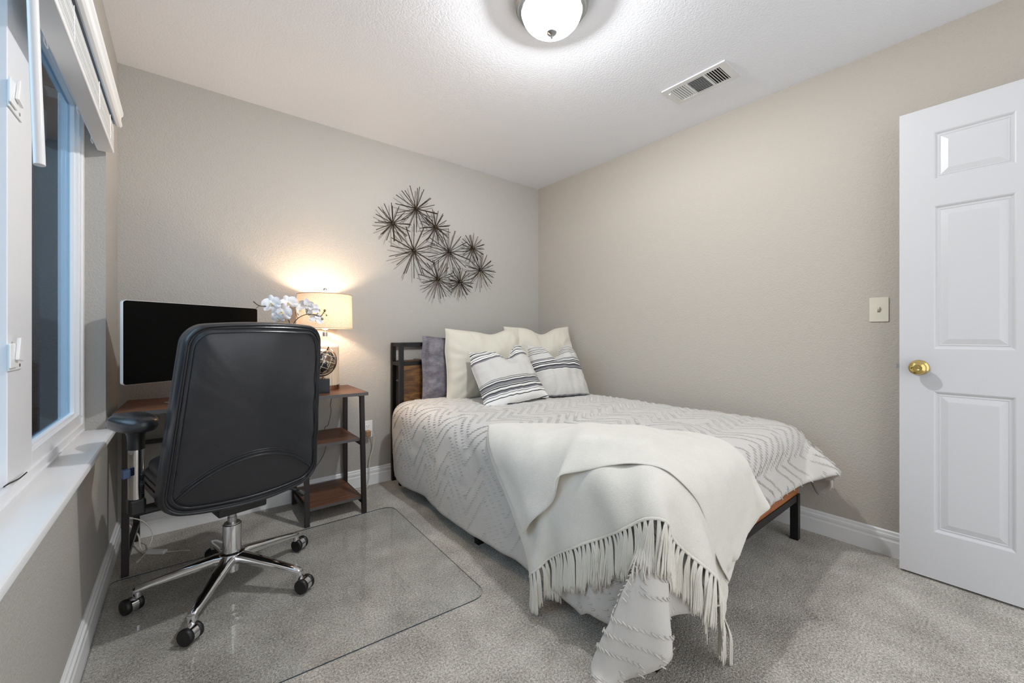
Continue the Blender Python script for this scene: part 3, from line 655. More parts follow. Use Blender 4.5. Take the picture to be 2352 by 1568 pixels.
m = MB(); m.tube(smoothpath([(.08, -.03, .372), (.16, -.05, .372), (.215, -.075, .360), (.240, -.085, .343)], 4), .006, 10); m.tube([(.224, -.079, .354), (.236, -.084, .344), (.252, -.091, .330), (.258, -.094, .325)], [.007, .013, .013, .006], 14)
LB(m, 'tilt_lever', M['black_plastic'])
# seat
def sup(c, a, e1, e2, nu=40, nv=22):
    def fn(u, v):
        th = 2 * PI * u; ph = (v - .5) * PI; cs = lambda x, e: math.copysign(abs(x) ** e, x)
        return V((c[0] + a[0] * cs(math.cos(ph), e1) * cs(math.cos(th), e2), c[1] + a[1] * cs(math.cos(ph), e1) * cs(math.sin(th), e2), c[2] + a[2] * cs(math.sin(ph), e1)))
    return MB().grid(fn, nu, nv, cu=True)
so_ = LB(sup((0, .055, .470), (.252, .235, .058), .45, .38), 'seat', M['leather'], smooth=180)
LB(sup((0, .060, .520), (.235, .220, .035), .5, .38), 'seat_cushion', M['leather'], so_, smooth=180)
pp = MB()
for zz, sx_ in ((.470, 1.002), (.495, .995)):
    L = [(math.copysign(abs(math.cos(a)) ** .38, math.cos(a)) * .2535 * sx_, .055 + math.copysign(abs(math.sin(a)) ** .38, math.sin(a)) * .2365 * sx_, zz) for a in [i * 2 * PI / 72 for i in range(73)]]
    pp.tube(L, .0032, 6, cap=False)
LB(pp, 'seat_piping', M['leather'], so_)
# backrest
W2_, H2, ZC = .2490, .330, .755
def bshape(px, pz):
    """loop coordinates -> x, z of the finished outline"""
    a = px / W2_; b = pz / H2
    x = px * (1 - .10 * b); z = ZC + pz
    z -= .030 * (1 - a * a) * (max(0, -b) ** 3); z += .014 * (1 - a * a) * (max(0, b) ** 3)
    return x, z
def bbase(x, z): return -.222 - .125 * ((z - .44) / .64) + .040 * (x / .25) ** 2
loop = rrect(W2_, H2, .058, 7)
# subdivide straight runs
lp2 = []
for i in range(len(loop)):
    a, b = V((*loop[i], 0)), V((*loop[(i + 1) % len(loop)], 0)); n_ = max(1, int((b - a).length / .03))
    for k in range(n_): lp2.append((a.lerp(b, k / n_).x, a.lerp(b, k / n_).y))
NL_ = len(lp2)
rings = [(.02, -.020), (.25, -.0195), (.5, -.017), (.72, -.013), (.86, -.008), (.925, -.002), (.945, .005), (.958, -.001), (.972, -.006), (.988, -.002), (1.0, .014), (1.006, .034), (.992, .050), (1.004, .064), (1.004, .085), (.97, .106), (.85, .122), (.6, .130), (.3, .132), (.02, .132)]
m = MB(); vs = []
for s_, dy in rings:
    for px, pz in lp2:
        x, z = bshape(px * s_, pz * s_)
        ed = sstep(.55, .88, s_) * (1 if s_ < .93 else 0)
        wr = ed * .0045 * noise.noise(V((math.atan2(pz, px) * 9, s_ * 3, 4))) + noise.noise(V((x * 14, z * 14, 3.1))) * .005 * (1 if s_ > .6 else .4) + noise.noise(V((x * 4, z * 4, 8))) * .003
        vs.append(V((x, bbase(x, z) + dy + (wr if dy < .01 else 0), z)))
N = len(rings)
m.add(vs, [(i * NL_ + j, i * NL_ + (j + 1) % NL_, (i + 1) * NL_ + (j + 1) % NL_, (i + 1) * NL_ + j) for i in range(N - 1) for j in range(NL_)] + [tuple(range(NL_)), tuple(range((N - 1) * NL_, N * NL_))])
bk = LB(m, 'backrest', M['leather'], smooth=180, sub=1)
pp = MB()
for s_, dy in ((.948, .0035), (.905, -.0065)):
    L = [];
    for px, pz in lp2 + lp2[:1]:
        x, z = bshape(px * s_, pz * s_); L.append((x, bbase(x, z) + dy - .0015, z))
    pp.tube(L, .0048 if s_ > .93 else .0030, 7, cap=False)
LB(pp, 'piping', M['leather'], bk)
sm_ = MB()
def rear_y(x, z):
    s_ = min(1, max(abs(x) / W2_, abs(z - ZC) / H2)); r_ = [q for q in rings if q[1] < .01]
    for (a, ya_), (b, yb_) in zip(r_, r_[1:]):
        if a <= s_ <= b: return bbase(x, z) + lerp(ya_, yb_, (s_ - a) / (b - a))
    return bbase(x, z) - .019
for off, rr in ((0, .0048), (.014, .0028), (.022, .0016)):
    L = []
    for k in range(41):
        u = -1 + k / 20; x = u * .236; z = .474 + off + .122 * (1 - abs(u) ** 2.2); L.append((x, rear_y(x, z) - .0005, z))
    sm_.tube(L, rr, 7)
LB(sm_, 'arched_seam', M['leather'], bk)
m = MB(); m.box((-.045, -.192, .396), (.045, -.05, .416)); m.box((-.04, -.208, .392), (.04, -.180, .440)); LB(m, 'back_bracket', M['black_plastic'], smooth=0, bevel=.006)
for s_ in (-1, 1):
    X_ = .300 if s_ > 0 else -.300
    if s_ > 0: X_ = .268
    m = MB(); m.box((min(X_ + .024, X_ - .024), -.030, .405), (max(X_ + .024, X_ - .024), .030, .463)); m.box((min(X_ * .55, X_), -.026, .400), (max(X_ * .55, X_), .026, .425))
    ar = LB(m, 'armrest', M['black_plastic'], smooth=0, bevel=.008)
    Ma = Matrix.Translation(V((X_, 0, 0))) @ Matrix.Diagonal(V((1, 1.25, 1, 1)))
    LB(MB().lathe([(.0225, .4632), (.0225, .640), (.0205, .642)], Ma, 30), 'arm_post', M['chrome'], ar, smooth=40)
    LB(MB().lathe([(.0245, .641), (.0240, .668), (.0255, .690), (.031, .706), (.031, .712)], Ma, 30), 'arm_collar', M['black_plastic'], ar, smooth=60)
    LB(MB().box((X_ + s_ * .0200, -.040 * 1, .548), (X_ + s_ * .042, -.014, .578)), 'release_button', M['blue_plastic'], ar, smooth=0, bevel=.003)
    pd = MB(); base = sup((X_, .02, .735), (.056, .118, .034), .7, .85, 36, 18)
    pd.v = [(p[0] * 1 + s_ * .012 * ((p[1] + .1) / .25) ** 2, p[1], p[2] + .012 * sstep(.05, .16, p[1]) * -1) for p in base.v]; pd.f = base.f; pd.mi = base.mi
    Ry = Matrix.Translation(V((X_, 0, 0))) @ Matrix.Rotation(R(-9 * s_), 4, 'Z') @ Matrix.Translation(V((-X_, 0, 0)))
    pd.v = [tuple(Ry @ V(p)) for p in pd.v]
    po = LB(pd, 'arm_pad', M['leather'], ar, smooth=180)
    pi_ = MB(); pi_.tube([(X_ + s_ * .012 * ((.02 + .112 * math.copysign(abs(math.sin(a)) ** .8, math.sin(a)) + .1) / .25) ** 2 + .0485 * math.copysign(abs(math.cos(a)) ** .8, math.cos(a)), .02 + .112 * math.copysign(abs(math.sin(a)) ** .8, math.sin(a)), .7500 - .012 * sstep(.05, .16, .02 + .112 * math.copysign(abs(math.sin(a)) ** .8, math.sin(a)))) for a in [i * 2 * PI / 48 for i in range(49)]], .0022, 6, cap=False)
    pi_.v = [tuple(Ry @ V(p)) for p in pi_.v]
    LB(pi_, 'pad_seam', M['leather'], po)

# ------------------------------------------------------------------ chair mat
poly = []
cs_ = [(1.226, 1.352, .075), (1.262, 2.424, .075), (.020, 2.424, .03), (.018, 1.44, .03)]
for i, (x, y, r) in enumerate(cs_):
    a, b = V(cs_[i - 1][:2]), V(cs_[(i + 1) % 4][:2]); c = V((x, y)); d1 = (a - c).normalized(); d2 = (b - c).normalized()
    for k in range(9):
        tt = k / 8; p1 = c + d1 * r; p2 = c + d2 * r; q = p1.lerp(c, tt).lerp(c.lerp(p2, tt), tt); poly.append((q.x, q.y))
mt = MB(); n = len(poly)
mt.add([(x, y, .0042) for x, y in poly], [tuple(range(n))])
mt.m = 1; mt.add([(x, y, .0042) for x, y in poly] + [(x, y, .0006) for x, y in poly], [(i, (i + 1) % n, n + (i + 1) % n, n + i) for i in range(n)])
tag(mt.build('chair_mat', [M['mat_top'], M['mat_edge']], smooth=0), 'clear rectangular chair mat lying on the carpet under the office chair', 'mat')

# ------------------------------------------------------------------ charger on the floor
cg = thing('charging_cable', 'white cable with flat adapter box lying on carpet under the desk', 'cable', (.16, 2.62, 0))
Mb = Matrix.Translation(V((.160, 2.613, .0085))) @ Matrix.Rotation(R(-38), 4, 'Z')
MB().box((-.042, -.014, -.0075), (.042, .014, .0075), Mb).build('adapter_box', M['white_plastic'], cg, smooth=0, bevel=.003)
MB().box((-.066, -.008, -.006), (-.0425, .008, .006), Mb).build('plug_end', M['cable_white'], cg, smooth=0, bevel=.002)
MB().tube(smoothpath([(.107, 2.655, .009), (.095, 2.70, .02), (.085, 2.77, .05), (.055, 2.80, .09), (.04, 2.79, .13)], 6), .0035, 7).build('cord', M['cable_white'], cg)
MB().tube(smoothpath([(.192, 2.587, .008), (.225, 2.575, .004), (.25, 2.565, .004), (.270, 2.548, .004)], 5), .0022, 7).tube([(.270, 2.548, .005), (.285, 2.536, .005)], .0042, 8).build('cord', M['cable_white'], cg)
MB().tube(smoothpath([(.045, 2.80, .14), (.10, 2.79, .11), (.140, 2.73, .06), (.128, 2.665, .018), (.112, 2.612, .006), (.100, 2.575, .005)], 6), .0026, 7).tube([(.101, 2.577, .006), (.094, 2.556, .006)], .005, 8).build('cord', M['cable_white'], cg)
# draped cloth positions in millimetres, each number a difference from its neighbours
COMF = [1390,-5,-4,-3,-2,-1,-2,-1,-1,-1,0,0,2,5,11,18,24,28,30,30,31,30,31,30,31,31,30,31,30,31,30,31,31,30,31,31,30,31,31,30,31,30,31,31,30,31,31,30,31,31,30,31,30,31,31,30,31,30,29,26,
22,21,21,20,16,8,1,-2,-6,-8,-5,-6,-8,-5,-1,2,-3,2,0,0,0,-1,1,0,1,0,0,0,-1,-1,0,0,0,1,0,0,0,1,-1,1,-1,0,1,-1,1,-1,1,-1,0,1,-1,0,0,0,0,0,0,1,-1,0,0,0,0,0,0,0,0,0,0,0,0,0,0,0,1,1,0,
-5,-9,-5,3,7,7,4,4,0,-3,0,-4,-2,1,2,-3,0,2,0,1,-1,0,0,0,1,0,0,0,0,-1,0,1,-1,0,1,-1,0,1,-1,1,-1,0,0,0,1,-1,1,-1,0,1,-1,1,-1,0,1,-1,0,0,0,1,-1,0,0,0,0,0,0,0,0,0,0,0,1,0,0,1,-1,-3,-8,
-6,3,7,6,4,3,-2,-1,1,-3,0,0,-1,0,-1,1,0,1,0,0,0,0,0,0,0,0,0,0,-1,1,0,0,0,0,-1,1,-1,1,-1,1,-1,0,1,-1,1,-1,0,0,0,1,-1,0,0,0,1,-1,0,0,0,0,0,0,0,0,0,0,-1,1,0,-1,1,0,1,1,0,-4,-9,-4,3,6,
4,6,4,-3,1,-3,-1,1,0,0,0,0,-1,1,0,0,0,0,0,0,-1,1,0,0,0,-1,1,-1,1,-1,1,-1,1,-1,1,-1,1,-1,0,1,-1,1,-1,1,-1,0,0,0,1,-1,0,0,0,0,0,0,0,0,0,0,0,0,0,0,-1,1,-1,1,-1,1,0,-1,-5,-7,-2,3,6,6,
6,2,-1,-3,-2,-1,0,0,0,0,0,0,-1,1,0,0,0,0,0,0,0,-1,1,0,-1,1,-1,1,-1,1,-1,1,-1,1,-1,1,-1,0,0,0,0,0,0,0,1,-1,0,0,0,0,0,0,0,0,0,0,0,0,0,0,0,0,0,0,0,0,0,0,-2,0,0,-5,-5,-1,5,7,5,4,0,-2,
-3,-3,0,-1,1,0,0,-1,1,0,0,-1,1,0,0,0,0,0,-1,1,0,-1,1,-1,1,-1,1,-1,1,-1,1,-1,1,-1,1,-1,1,-1,1,-1,0,0,0,0,0,0,0,0,0,0,0,0,0,0,0,0,0,0,0,0,0,0,0,0,1,-1,0,-1,-4,-8,-1,3,5,7,7,6,-5,-6,
0,0,0,0,0,0,0,0,0,0,-1,0,1,-1,0,1,0,-1,0,1,-1,1,-1,1,-1,1,-1,1,-1,1,-1,1,-1,1,-1,0,0,1,-1,1,-1,1,-1,1,-1,1,-1,0,0,0,0,0,0,0,0,-1,1,-1,0,1,1,0,1,0,-1,0,-4,-5,-4,1,2,4,7,6,2,-2,-1,1,
-1,0,0,1,0,0,0,1,-1,0,0,0,0,0,0,0,0,-1,1,-1,1,-1,1,-1,1,-1,1,-1,0,0,0,0,0,1,-1,0,0,0,0,0,0,0,0,0,0,0,0,0,0,0,0,-1,1,0,0,0,0,-1,1,0,0,1,2,-2,-2,-2,-6,-2,3,2,-1,5,5,2,0,0,0,-1,1,0,0,
0,0,-1,1,0,0,0,0,0,-1,0,0,1,0,0,-1,1,-1,1,-1,0,0,0,1,-1,1,-1,1,-1,0,0,0,0,0,0,0,0,0,0,0,1,-1,-1,1,-1,1,0,0,0,0,0,0,0,0,0,1,1,0,0,-2,1,-4,-6,2,2,-1,-2,3,4,-1,1,0,1,-1,0,0,-1,1,0,0,
0,0,0,0,-1,1,0,0,0,-1,1,0,-1,1,-1,0,1,-1,1,-1,1,-1,1,-1,0,1,-1,1,-1,1,-1,1,-1,0,0,0,0,0,0,0,0,0,0,0,0,-1,1,0,0,0,1,0,0,1,0,-1,1,-2,-6,-2,5,3,-2,-3,0,0,0,0,0,0,0,0,0,0,0,0,0,0,0,0,
0,0,0,0,-1,1,-1,0,1,-1,1,0,-1,1,-1,1,-1,1,-1,0,1,-1,0,0,0,0,0,0,0,0,0,0,0,0,0,0,0,0,0,0,0,0,0,0,0,0,1,0,1,1,-1,1,-2,0,-3,-6,1,10,3,-3,-4,1,-1,1,-1,1,-1,0,0,-1,1,0,0,0,0,0,0,-1,0,0,
1,-1,1,0,-1,1,-1,0,1,-1,1,-1,1,-1,0,1,-1,0,1,-1,1,-1,0,0,0,1,-1,0,0,0,0,0,0,0,0,-1,1,0,0,0,0,1,0,-1,1,2,1,-1,-2,-1,-1,-5,-3,5,12,5,-4,0,-1,0,1,-1,1,1,0,0,-1,0,0,0,0,0,0,0,0,0,-1,1,
-1,0,1,-1,1,0,-1,1,-1,0,0,0,1,-1,0,1,-1,0,0,0,0,0,0,0,0,0,0,0,0,0,0,0,0,0,0,0,-1,0,1,0,0,1,0,0,2,1,-2,-1,0,-3,-5,-3,8,10,7,0,1,-1,0,1,-1,-1,1,0,0,0,0,0,0,0,-1,1,0,-1,1,-1,1,0,-1,1,
-1,0,1,-1,0,1,-1,1,-1,0,1,-1,0,1,-1,0,1,-1,1,-1,0,1,-1,0,1,-1,0,0,0,0,0,0,0,0,0,0,1,0,0,1,1,0,0,-1,-1,-1,-4,-2,1,6,9,0,0,0,0,-1,1,0,0,0,0,1,-1,0,0,-1,1,-1,0,1,-1,1,-1,1,0,-1,0,1,
-1,0,1,-1,1,-1,0,1,-1,0,1,-1,0,0,0,0,0,0,0,0,0,0,0,0,0,-1,1,0,-1,1,0,0,0,0,-1,2,0,0,1,0,1,0,0,-1,-3,-4,0,5,5,-1,0,0,1,0,1,-1,-1,0,2,-1,0,0,0,0,0,0,0,0,0,-1,1,-1,0,1,0,-1,1,0,-1,1,
-1,0,1,-1,0,1,-1,0,0,1,-1,0,0,0,0,0,0,0,0,0,0,0,0,0,0,0,0,0,0,0,1,0,0,2,-1,1,0,1,-2,-1,-2,-3,-2,3,5,0,-1,2,-1,0,-1,1,0,0,-1,0,1,0,0,0,0,0,0,-1,1,0,-1,1,0,-1,0,1,-1,0,1,-1,0,1,-1,0,
0,0,0,0,1,-1,0,1,-1,0,0,0,0,0,0,0,0,0,0,0,0,0,0,0,0,0,0,1,1,0,1,0,1,-1,0,-1,-1,-3,-3,0,5,-1,1,-1,0,1,0,0,1,-1,0,-1,1,0,-1,1,-1,1,-1,1,-1,0,1,-1,0,1,0,-1,0,1,-1,0,1,-1,0,0,1,-1,0,1,
-1,0,0,0,0,0,1,-1,0,0,0,0,0,0,0,0,0,0,0,0,0,0,0,0,0,2,1,1,-1,0,0,0,-2,-2,-2,-1,3,0,0,0,0,0,0,0,0,1,-1,1,-1,0,1,-1,0,-1,1,-1,1,0,-1,1,0,-1,0,1,0,-1,0,1,-1,0,0,1,-1,0,1,-1,0,0,1,-1,
0,0,0,0,0,1,-1,0,0,0,0,0,0,-1,1,0,0,0,0,0,1,0,1,0,1,0,0,-1,-1,-1,-3,-2,0,-1,1,0,0,0,0,0,-1,0,1,0,0,0,-1,1,0,0,-1,1,-1,1,0,-1,0,1,0,-1,0,1,0,-1,0,1,0,-1,0,1,-1,0,0,1,-1,0,0,1,-1,0,
0,0,0,0,0,0,0,0,0,0,0,0,0,0,1,-1,1,0,1,1,-1,1,-1,-1,0,-1,-2,-3,-1,-1,1,0,1,-1,0,0,0,0,0,0,0,0,0,-1,1,-1,1,0,0,-1,0,1,0,-1,0,1,0,-1,0,0,1,-1,0,0,1,-1,0,0,1,-1,0,0,0,0,0,0,0,0,0,0,0,
1,-1,0,0,0,0,0,0,0,0,1,1,-2,1,1,1,-1,-1,0,0,0,-2,-2,-2,-1,0,0,0,1,-1,0,1,0,0,0,0,0,0,0,0,0,-1,0,0,1,0,-1,0,1,0,-1,0,0,1,0,-1,0,0,1,-1,0,0,1,-1,0,0,0,1,-1,0,0,1,-1,0,0,0,0,0,0,0,0,
0,0,0,0,1,1,-1,0,0,0,0,0,0,-1,0,0,0,-2,-2,0,-1,1,0,0,0,0,0,0,0,0,0,0,0,0,-1,1,0,0,0,-1,0,0,1,-1,0,0,1,0,-1,0,0,1,0,-1,0,0,1,-1,0,0,1,0,-1,0,0,0,0,0,0,0,1,-1,0,0,0,0,-1,1,0,1,-1,0,
0,1,0,0,0,-1,-1,1,1,0,-1,-1,-3,1,0,0,-1,0,1,0,-1,0,0,0,0,0,0,0,0,-1,1,-1,0,1,0,0,-1,0,1,0,-1,0,0,1,0,-1,0,0,0,1,-1,0,0,1,-1,0,0,0,0,1,-1,0,0,0,0,0,0,0,0,0,0,0,0,0,1,1,-1,1,-1,0,-1,
0,-1,1,0,1,0,-1,-3,0,1,-1,0,0,0,0,1,-1,0,0,1,-1,0,0,0,0,-1,1,0,-1,0,0,1,0,-1,0,0,1,0,-1,0,0,0,1,0,-1,0,0,1,-1,0,0,0,0,1,-1,0,0,0,0,0,0,0,0,0,0,0,0,0,0,0,2,0,-1,1,-2,0,-2,1,1,1,0,1,
-1,-2,0,0,0,1,0,0,0,-1,1,-1,0,0,0,0,0,-1,1,0,-1,1,0,0,0,-1,0,0,1,0,-1,0,0,0,1,0,-1,0,0,0,1,-1,0,0,0,0,1,-1,0,0,0,0,1,-1,0,0,0,0,0,0,0,0,0,1,0,1,-1,0,-1,-2,0,1,1,2,0,-1,0,-1,-1,0,1,
0,0,0,0,0,0,1,-1,0,0,0,-1,1,-1,0,1,-1,0,0,0,1,0,0,-1,0,0,1,0,0,-1,0,0,0,0,1,-1,0,0,0,0,1,-1,0,0,0,0,0,0,0,0,0,0,0,0,1,-1,0,0,0,0,0,2,-3,-1,0,0,2,1,0,0,1,-1,-1,-1,0,1,0,0,-1,0,1,0,
0,1,-1,0,0,0,0,0,0,-1,1,0,0,0,-1,0,0,0,1,0,-1,0,0,0,0,1,0,0,-1,0,0,0,1,0,-1,0,0,0,0,0,1,-1,0,0,0,0,0,1,-1,0,0,0,0,0,1,0,-2,-2,0,2,2,1,-1,1,0,0,-1,-1,1,-1,1,0,0,0,0,-1,0,1,0,0,0,0,
-1,0,0,1,-1,0,0,0,1,0,0,0,-1,0,0,0,1,0,0,-1,0,0,0,0,0,1,-1,0,0,0,0,0,0,1,-1,0,0,0,0,0,1,-1,0,0,0,1,-1,-1,1,0,-1,-1,0,2,1,0,1,1,0,-1,-1,-1,-1,1,0,0,1,0,0,1,0,-2,0,1,0,0,0,0,0,0,0,0,
0,0,-1,0,0,0,0,0,1,0,-1,0,0,0,0,0,0,1,0,-1,0,0,0,0,0,1,0,-1,0,0,0,0,0,1,-1,0,0,0,0,0,1,0,0,-2,-1,1,1,1,0,0,1,1,1,-1,-1,-2,1,0,-1,1,0,1,0,0,0,1,0,0,-1,0,0,0,0,-1,0,0,0,0,1,0,0,0,0,
0,-1,0,0,0,0,1,0,0,0,-1,0,0,0,0,0,1,0,-1,0,0,0,0,0,0,0,0,0,0,0,0,1,-1,0,1,0,-2,0,0,1,1,0,1,2,0,0,-1,0,-1,0,0,1,0,0,-1,0,0,0,0,1,-1,1,-1,0,0,0,0,1,0,0,0,-1,0,0,0,0,0,0,1,0,0,0,-1,0,
0,0,0,0,0,0,0,1,-1,0,0,0,0,0,0,0,0,0,0,0,0,0,0,0,0,0,0,-1,-1,1,0,2,1,0,2,0,0,0,1,-1,0,-2,0,0,0,1,1,0,-1,0,1,-1,1,0,0,0,0,0,0,-1,0,0,0,0,0,0,1,0,0,0,-1,0,0,0,0,0,0,0,0,0,0,1,0,-1,0,
0,0,0,0,0,0,0,0,0,0,0,0,0,0,0,0,1,0,0,-2,-1,3,0,1,2,0,1,0,-1,1,0,-1,1,0,0,0,-1,0,0,1,1,-1,1,-1,0,0,0,0,-1,1,0,0,0,0,0,0,0,-1,0,0,0,0,0,0,0,1,0,0,0,0,0,0,-1,0,0,0,0,0,0,0,0,0,0,0,1,
-1,0,0,0,0,0,0,0,0,0,0,1,1,0,0,2,0,-1,1,0,-1,1,0,1,0,0,0,0,-1,0,1,-1,0,0,0,0,0,0,-1,1,-1,0,0,0,0,0,0,0,0,0,0,0,0,1,0,0,-1,0,0,0,0,0,0,0,0,0,0,0,0,0,0,0,0,0,0,0,0,0,0,0,0,0,1,-1,0,
0,2,1,1,-1,0,0,1,0,-1,-2,1,1,0,0,0,-1,1,0,1,0,-1,0,0,0,0,0,0,-1,1,-1,1,0,0,0,0,0,0,0,0,0,0,0,0,-1,0,0,0,0,0,0,0,0,0,0,0,0,0,0,0,0,0,0,0,0,0,0,0,0,0,0,0,0,0,0,1,1,-2,1,1,2,-1,-1,-1,
-1,-1,0,0,3,0,-1,0,1,-2,1,1,0,0,0,1,-1,0,0,0,0,0,0,-1,0,0,0,0,0,0,0,0,0,0,0,0,0,0,0,0,0,0,0,0,0,0,0,0,0,0,1,0,0,0,0,0,0,0,-1,0,0,0,0,0,0,0,1,0,0,0,-2,1,1,1,-1,-1,0,-1,1,1,1,-1,1,0,
0,1,0,-1,1,-1,0,-1,1,0,-1,0,1,-1,1,0,0,0,0,0,0,0,0,0,0,0,0,0,0,0,0,0,0,0,0,0,0,0,0,0,0,0,-1,0,0,0,0,0,0,0,0,-1,1,0,0,0,0,0,0,0,0,0,1,-1,0,0,0,2,0,0,-2,1,4,1,0,0,0,-1,0,1,-1,0,0,0,
-1,1,0,0,0,0,-1,0,0,0,0,0,0,0,0,0,0,0,0,0,0,0,0,0,0,0,0,0,0,0,0,0,0,0,0,0,0,0,0,0,0,0,0,0,-1,0,1,0,-1,1,0,1,0,1,0,-1,-1,-1,2,-1,1,0,0,2,2,1,-2,0,1,0,1,-1,-1,1,0,0,0,0,0,0,-1,1,0,0,
0,0,0,0,0,0,0,0,0,0,-1,0,0,0,0,0,0,0,0,0,0,0,0,0,0,0,0,0,0,0,0,0,0,0,0,1,-1,0,-1,1,0,-1,1,0,1,0,1,-1,1,0,-2,0,0,-1,2,2,3,1,1,0,-2,0,-1,0,1,0,0,0,1,-1,0,0,0,-1,1,0,0,-1,0,0,0,0,0,0,
0,0,1,0,0,0,0,0,0,-1,0,0,0,0,0,0,0,0,0,0,0,0,0,0,0,0,0,0,0,0,0,-1,1,0,0,0,1,1,0,1,0,-1,-2,-1,1,0,1,1,3,1,1,-1,0,1,-1,-1,0,0,0,0,0,1,-1,0,0,0,-1,0,0,1,0,0,0,0,-1,0,0,0,0,0,0,0,0,0,
0,1,0,0,0,0,-1,0,0,0,0,0,0,0,0,0,0,0,0,0,0,0,0,0,0,0,0,1,-1,1,1,1,0,0,-2,-4,-1,2,3,3,1,1,0,-1,0,-1,1,1,0,0,0,0,-1,0,0,0,0,0,0,0,0,-1,0,0,0,0,1,0,0,0,0,0,-1,0,0,0,0,0,0,0,0,0,1,0,
-1,0,0,0,0,0,0,0,0,0,0,0,0,0,0,0,0,0,0,0,1,0,1,0,-1,2,0,-4,-4,2,5,3,-2,-1,0,1,0,0,0,0,0,0,0,0,0,-1,1,0,-1,0,0,0,0,1,0,0,0,-1,0,0,0,0,0,0,1,0,-1,0,0,0,0,0,0,0,0,0,1,0,-1,0,0,0,0,0,
0,0,0,0,0,0,0,0,0,0,1,-1,1,0,2,0,0,-1,1,0,-3,-1,2,2,-2,-2,-1,1,1,1,0,-1,0,0,1,0,0,0,0,-1,1,0,0,0,0,0,-1,0,0,1,0,0,0,0,-1,0,0,0,1,0,0,0,-1,0,0,0,0,0,0,0,1,-1,0,0,0,0,0,0,0,0,0,0,0,
0,0,0,0,1,-1,1,2,1,1,-1,-2,-1,0,1,0,-1,-1,-1,1,0,0,0,0,0,0,0,0,0,0,0,0,0,0,0,0,0,-1,0,1,0,0,-1,0,0,0,0,1,0,0,-1,0,0,0,0,1,0,-1,0,0,0,0,0,0,1,-1,0,0,0,0,0,0,0,0,0,0,0,0,0,0,0,1,1,0,
1,0,1,-1,-1,-1,2,3,-1,-5,1,-1,-1,0,0,0,1,0,0,-1,1,0,1,-1,0,0,-1,0,0,1,0,-1,0,0,1,0,0,-1,0,0,0,0,1,-1,0,0,0,0,0,1,0,-1,0,0,0,0,0,1,-1,0,0,0,0,0,0,1,-1,0,0,0,0,0,0,0,1,1,0,-1,-1,2,1,
1,0,0,-1,-2,1,-1,0,0,0,0,0,1,0,-1,0,0,-1,1,0,-1,1,0,0,-1,0,1,0,-1,0,0,0,1,0,-1,0,0,0,1,0,-1,0,0,0,0,0,1,0,-1,0,0,0,0,1,-1,0,0,0,0,0,0,0,0,0,-1,1,0,1,0,0,1,0,0,-2,-2,1,2,1,0,-2,0,1,
1,0,-1,0,-1,0,-1,1,1,-1,0,1,-1,0,0,0,-1,0,1,0,-1,0,1,0,-1,0,0,0,1,0,0,-1,0,0,1,0,-1,0,0,0,0,0,1,0,-1,0,0,0,1,-1,0,0,0,0,0,0,0,0,0,0,0,0,2,-1,0,0,-1,-1,-2,1,2,3,3,-2,-5,1,-1,1,0,0,
0,0,0,-1,0,0,0,0,0,0,0,-1,1,0,-1,0,1,0,-1,0,1,0,-1,0,0,0,0,1,0,-1,0,0,1,0,-1,0,0,0,0,0,0,0,0,0,0,1,-1,0,0,0,0,0,0,0,0,0,0,0,0,1,0,0,-1,-1,1,-1,2,5,0,-2,-2,0,0,0,1,-1,1,-1,0,0,0,0,
0,0,0,0,0,0,-1,0,1,0,-1,0,1,0,-1,0,1,0,0,-1,0,0,0,1,-1,0,0,0,1,-1,0,0,0,0,1,-1,0,0,0,0,0,0,0,0,0,0,0,0,1,-1,0,1,0,0,-1,-1,0,0,-1,2,2,3,1,-1,-1,-1,1,0,0,0,0,0,0,0,0,0,0,0,0,-1,0,0,
1,0,-1,0,1,0,-1,0,1,0,-1,0,0,1,0,-1,0,0,1,0,-1,0,0,1,0,-1,0,0,0,1,-1,0,0,0,1,-1,0,0,0,0,0,0,-1,1,0,0,0,0,1,-2,-2,-1,2,3,3,2,-2,-1,-2,-3,2,0,0,1,0,0,0,0,0,0,0,0,0,0,0,0,0,-1,1,0,-1,
0,1,0,-1,0,1,0,-1,0,0,1,0,-1,0,0,1,-1,0,0,0,1,-1,0,0,0,1,-1,0,0,0,0,0,0,0,1,-1,0,0,0,1,-1,1,0,-2,-1,0,1,2,1,4,1,-2,-4,-4,-5,1,0,0,2,0,1,1,0,0,0,1,-1,0,0,0,0,-1,1,-1,0,1,0,-1,0,1,
-1,0,0,1,-1,0,0,0,1,-1,0,0,1,-1,0,0,0,0,0,0,0,0,0,0,0,0,0,0,0,0,0,0,0,1,0,-1,1,-1,1,-2,0,2,2,0,2,1,0,-2,-6,-2,-5,-1,1,1,-1,1,1,0,1,1,1,-1,0,1,0,-1,0,1,-1,1,0,-1,0,1,-1,0,1,0,-1,0,
1,0,-1,0,0,1,-1,0,0,1,-1,0,0,1,0,-1,0,0,1,-1,0,0,1,-1,0,0,0,0,0,0,0,0,0,1,0,-2,1,1,0,0,3,2,0,-2,-2,-4,-6,-1,1,0,1,1,0,0,1,0,0,1,1,0,1,0,0,-1,1,-1,0,1,-1,0,1,0,-1,0,1,-1,0,0,1,0,-1,
0,1,0,-1,0,1,-1,0,0,0,0,0,0,0,0,0,0,0,0,0,0,0,0,0,0,0,0,1,0,-2,1,-1,-2,0,3,2,3,0,-4,0,0,-5,0,-1,0,0,0,1,1,0,0,1,0,2,1,-1,1,0,0,-1,1,-1,0,1,0,-1,0,1,-1,0,1,0,-1,0,0,1,-1,0,0,1,-1,0,
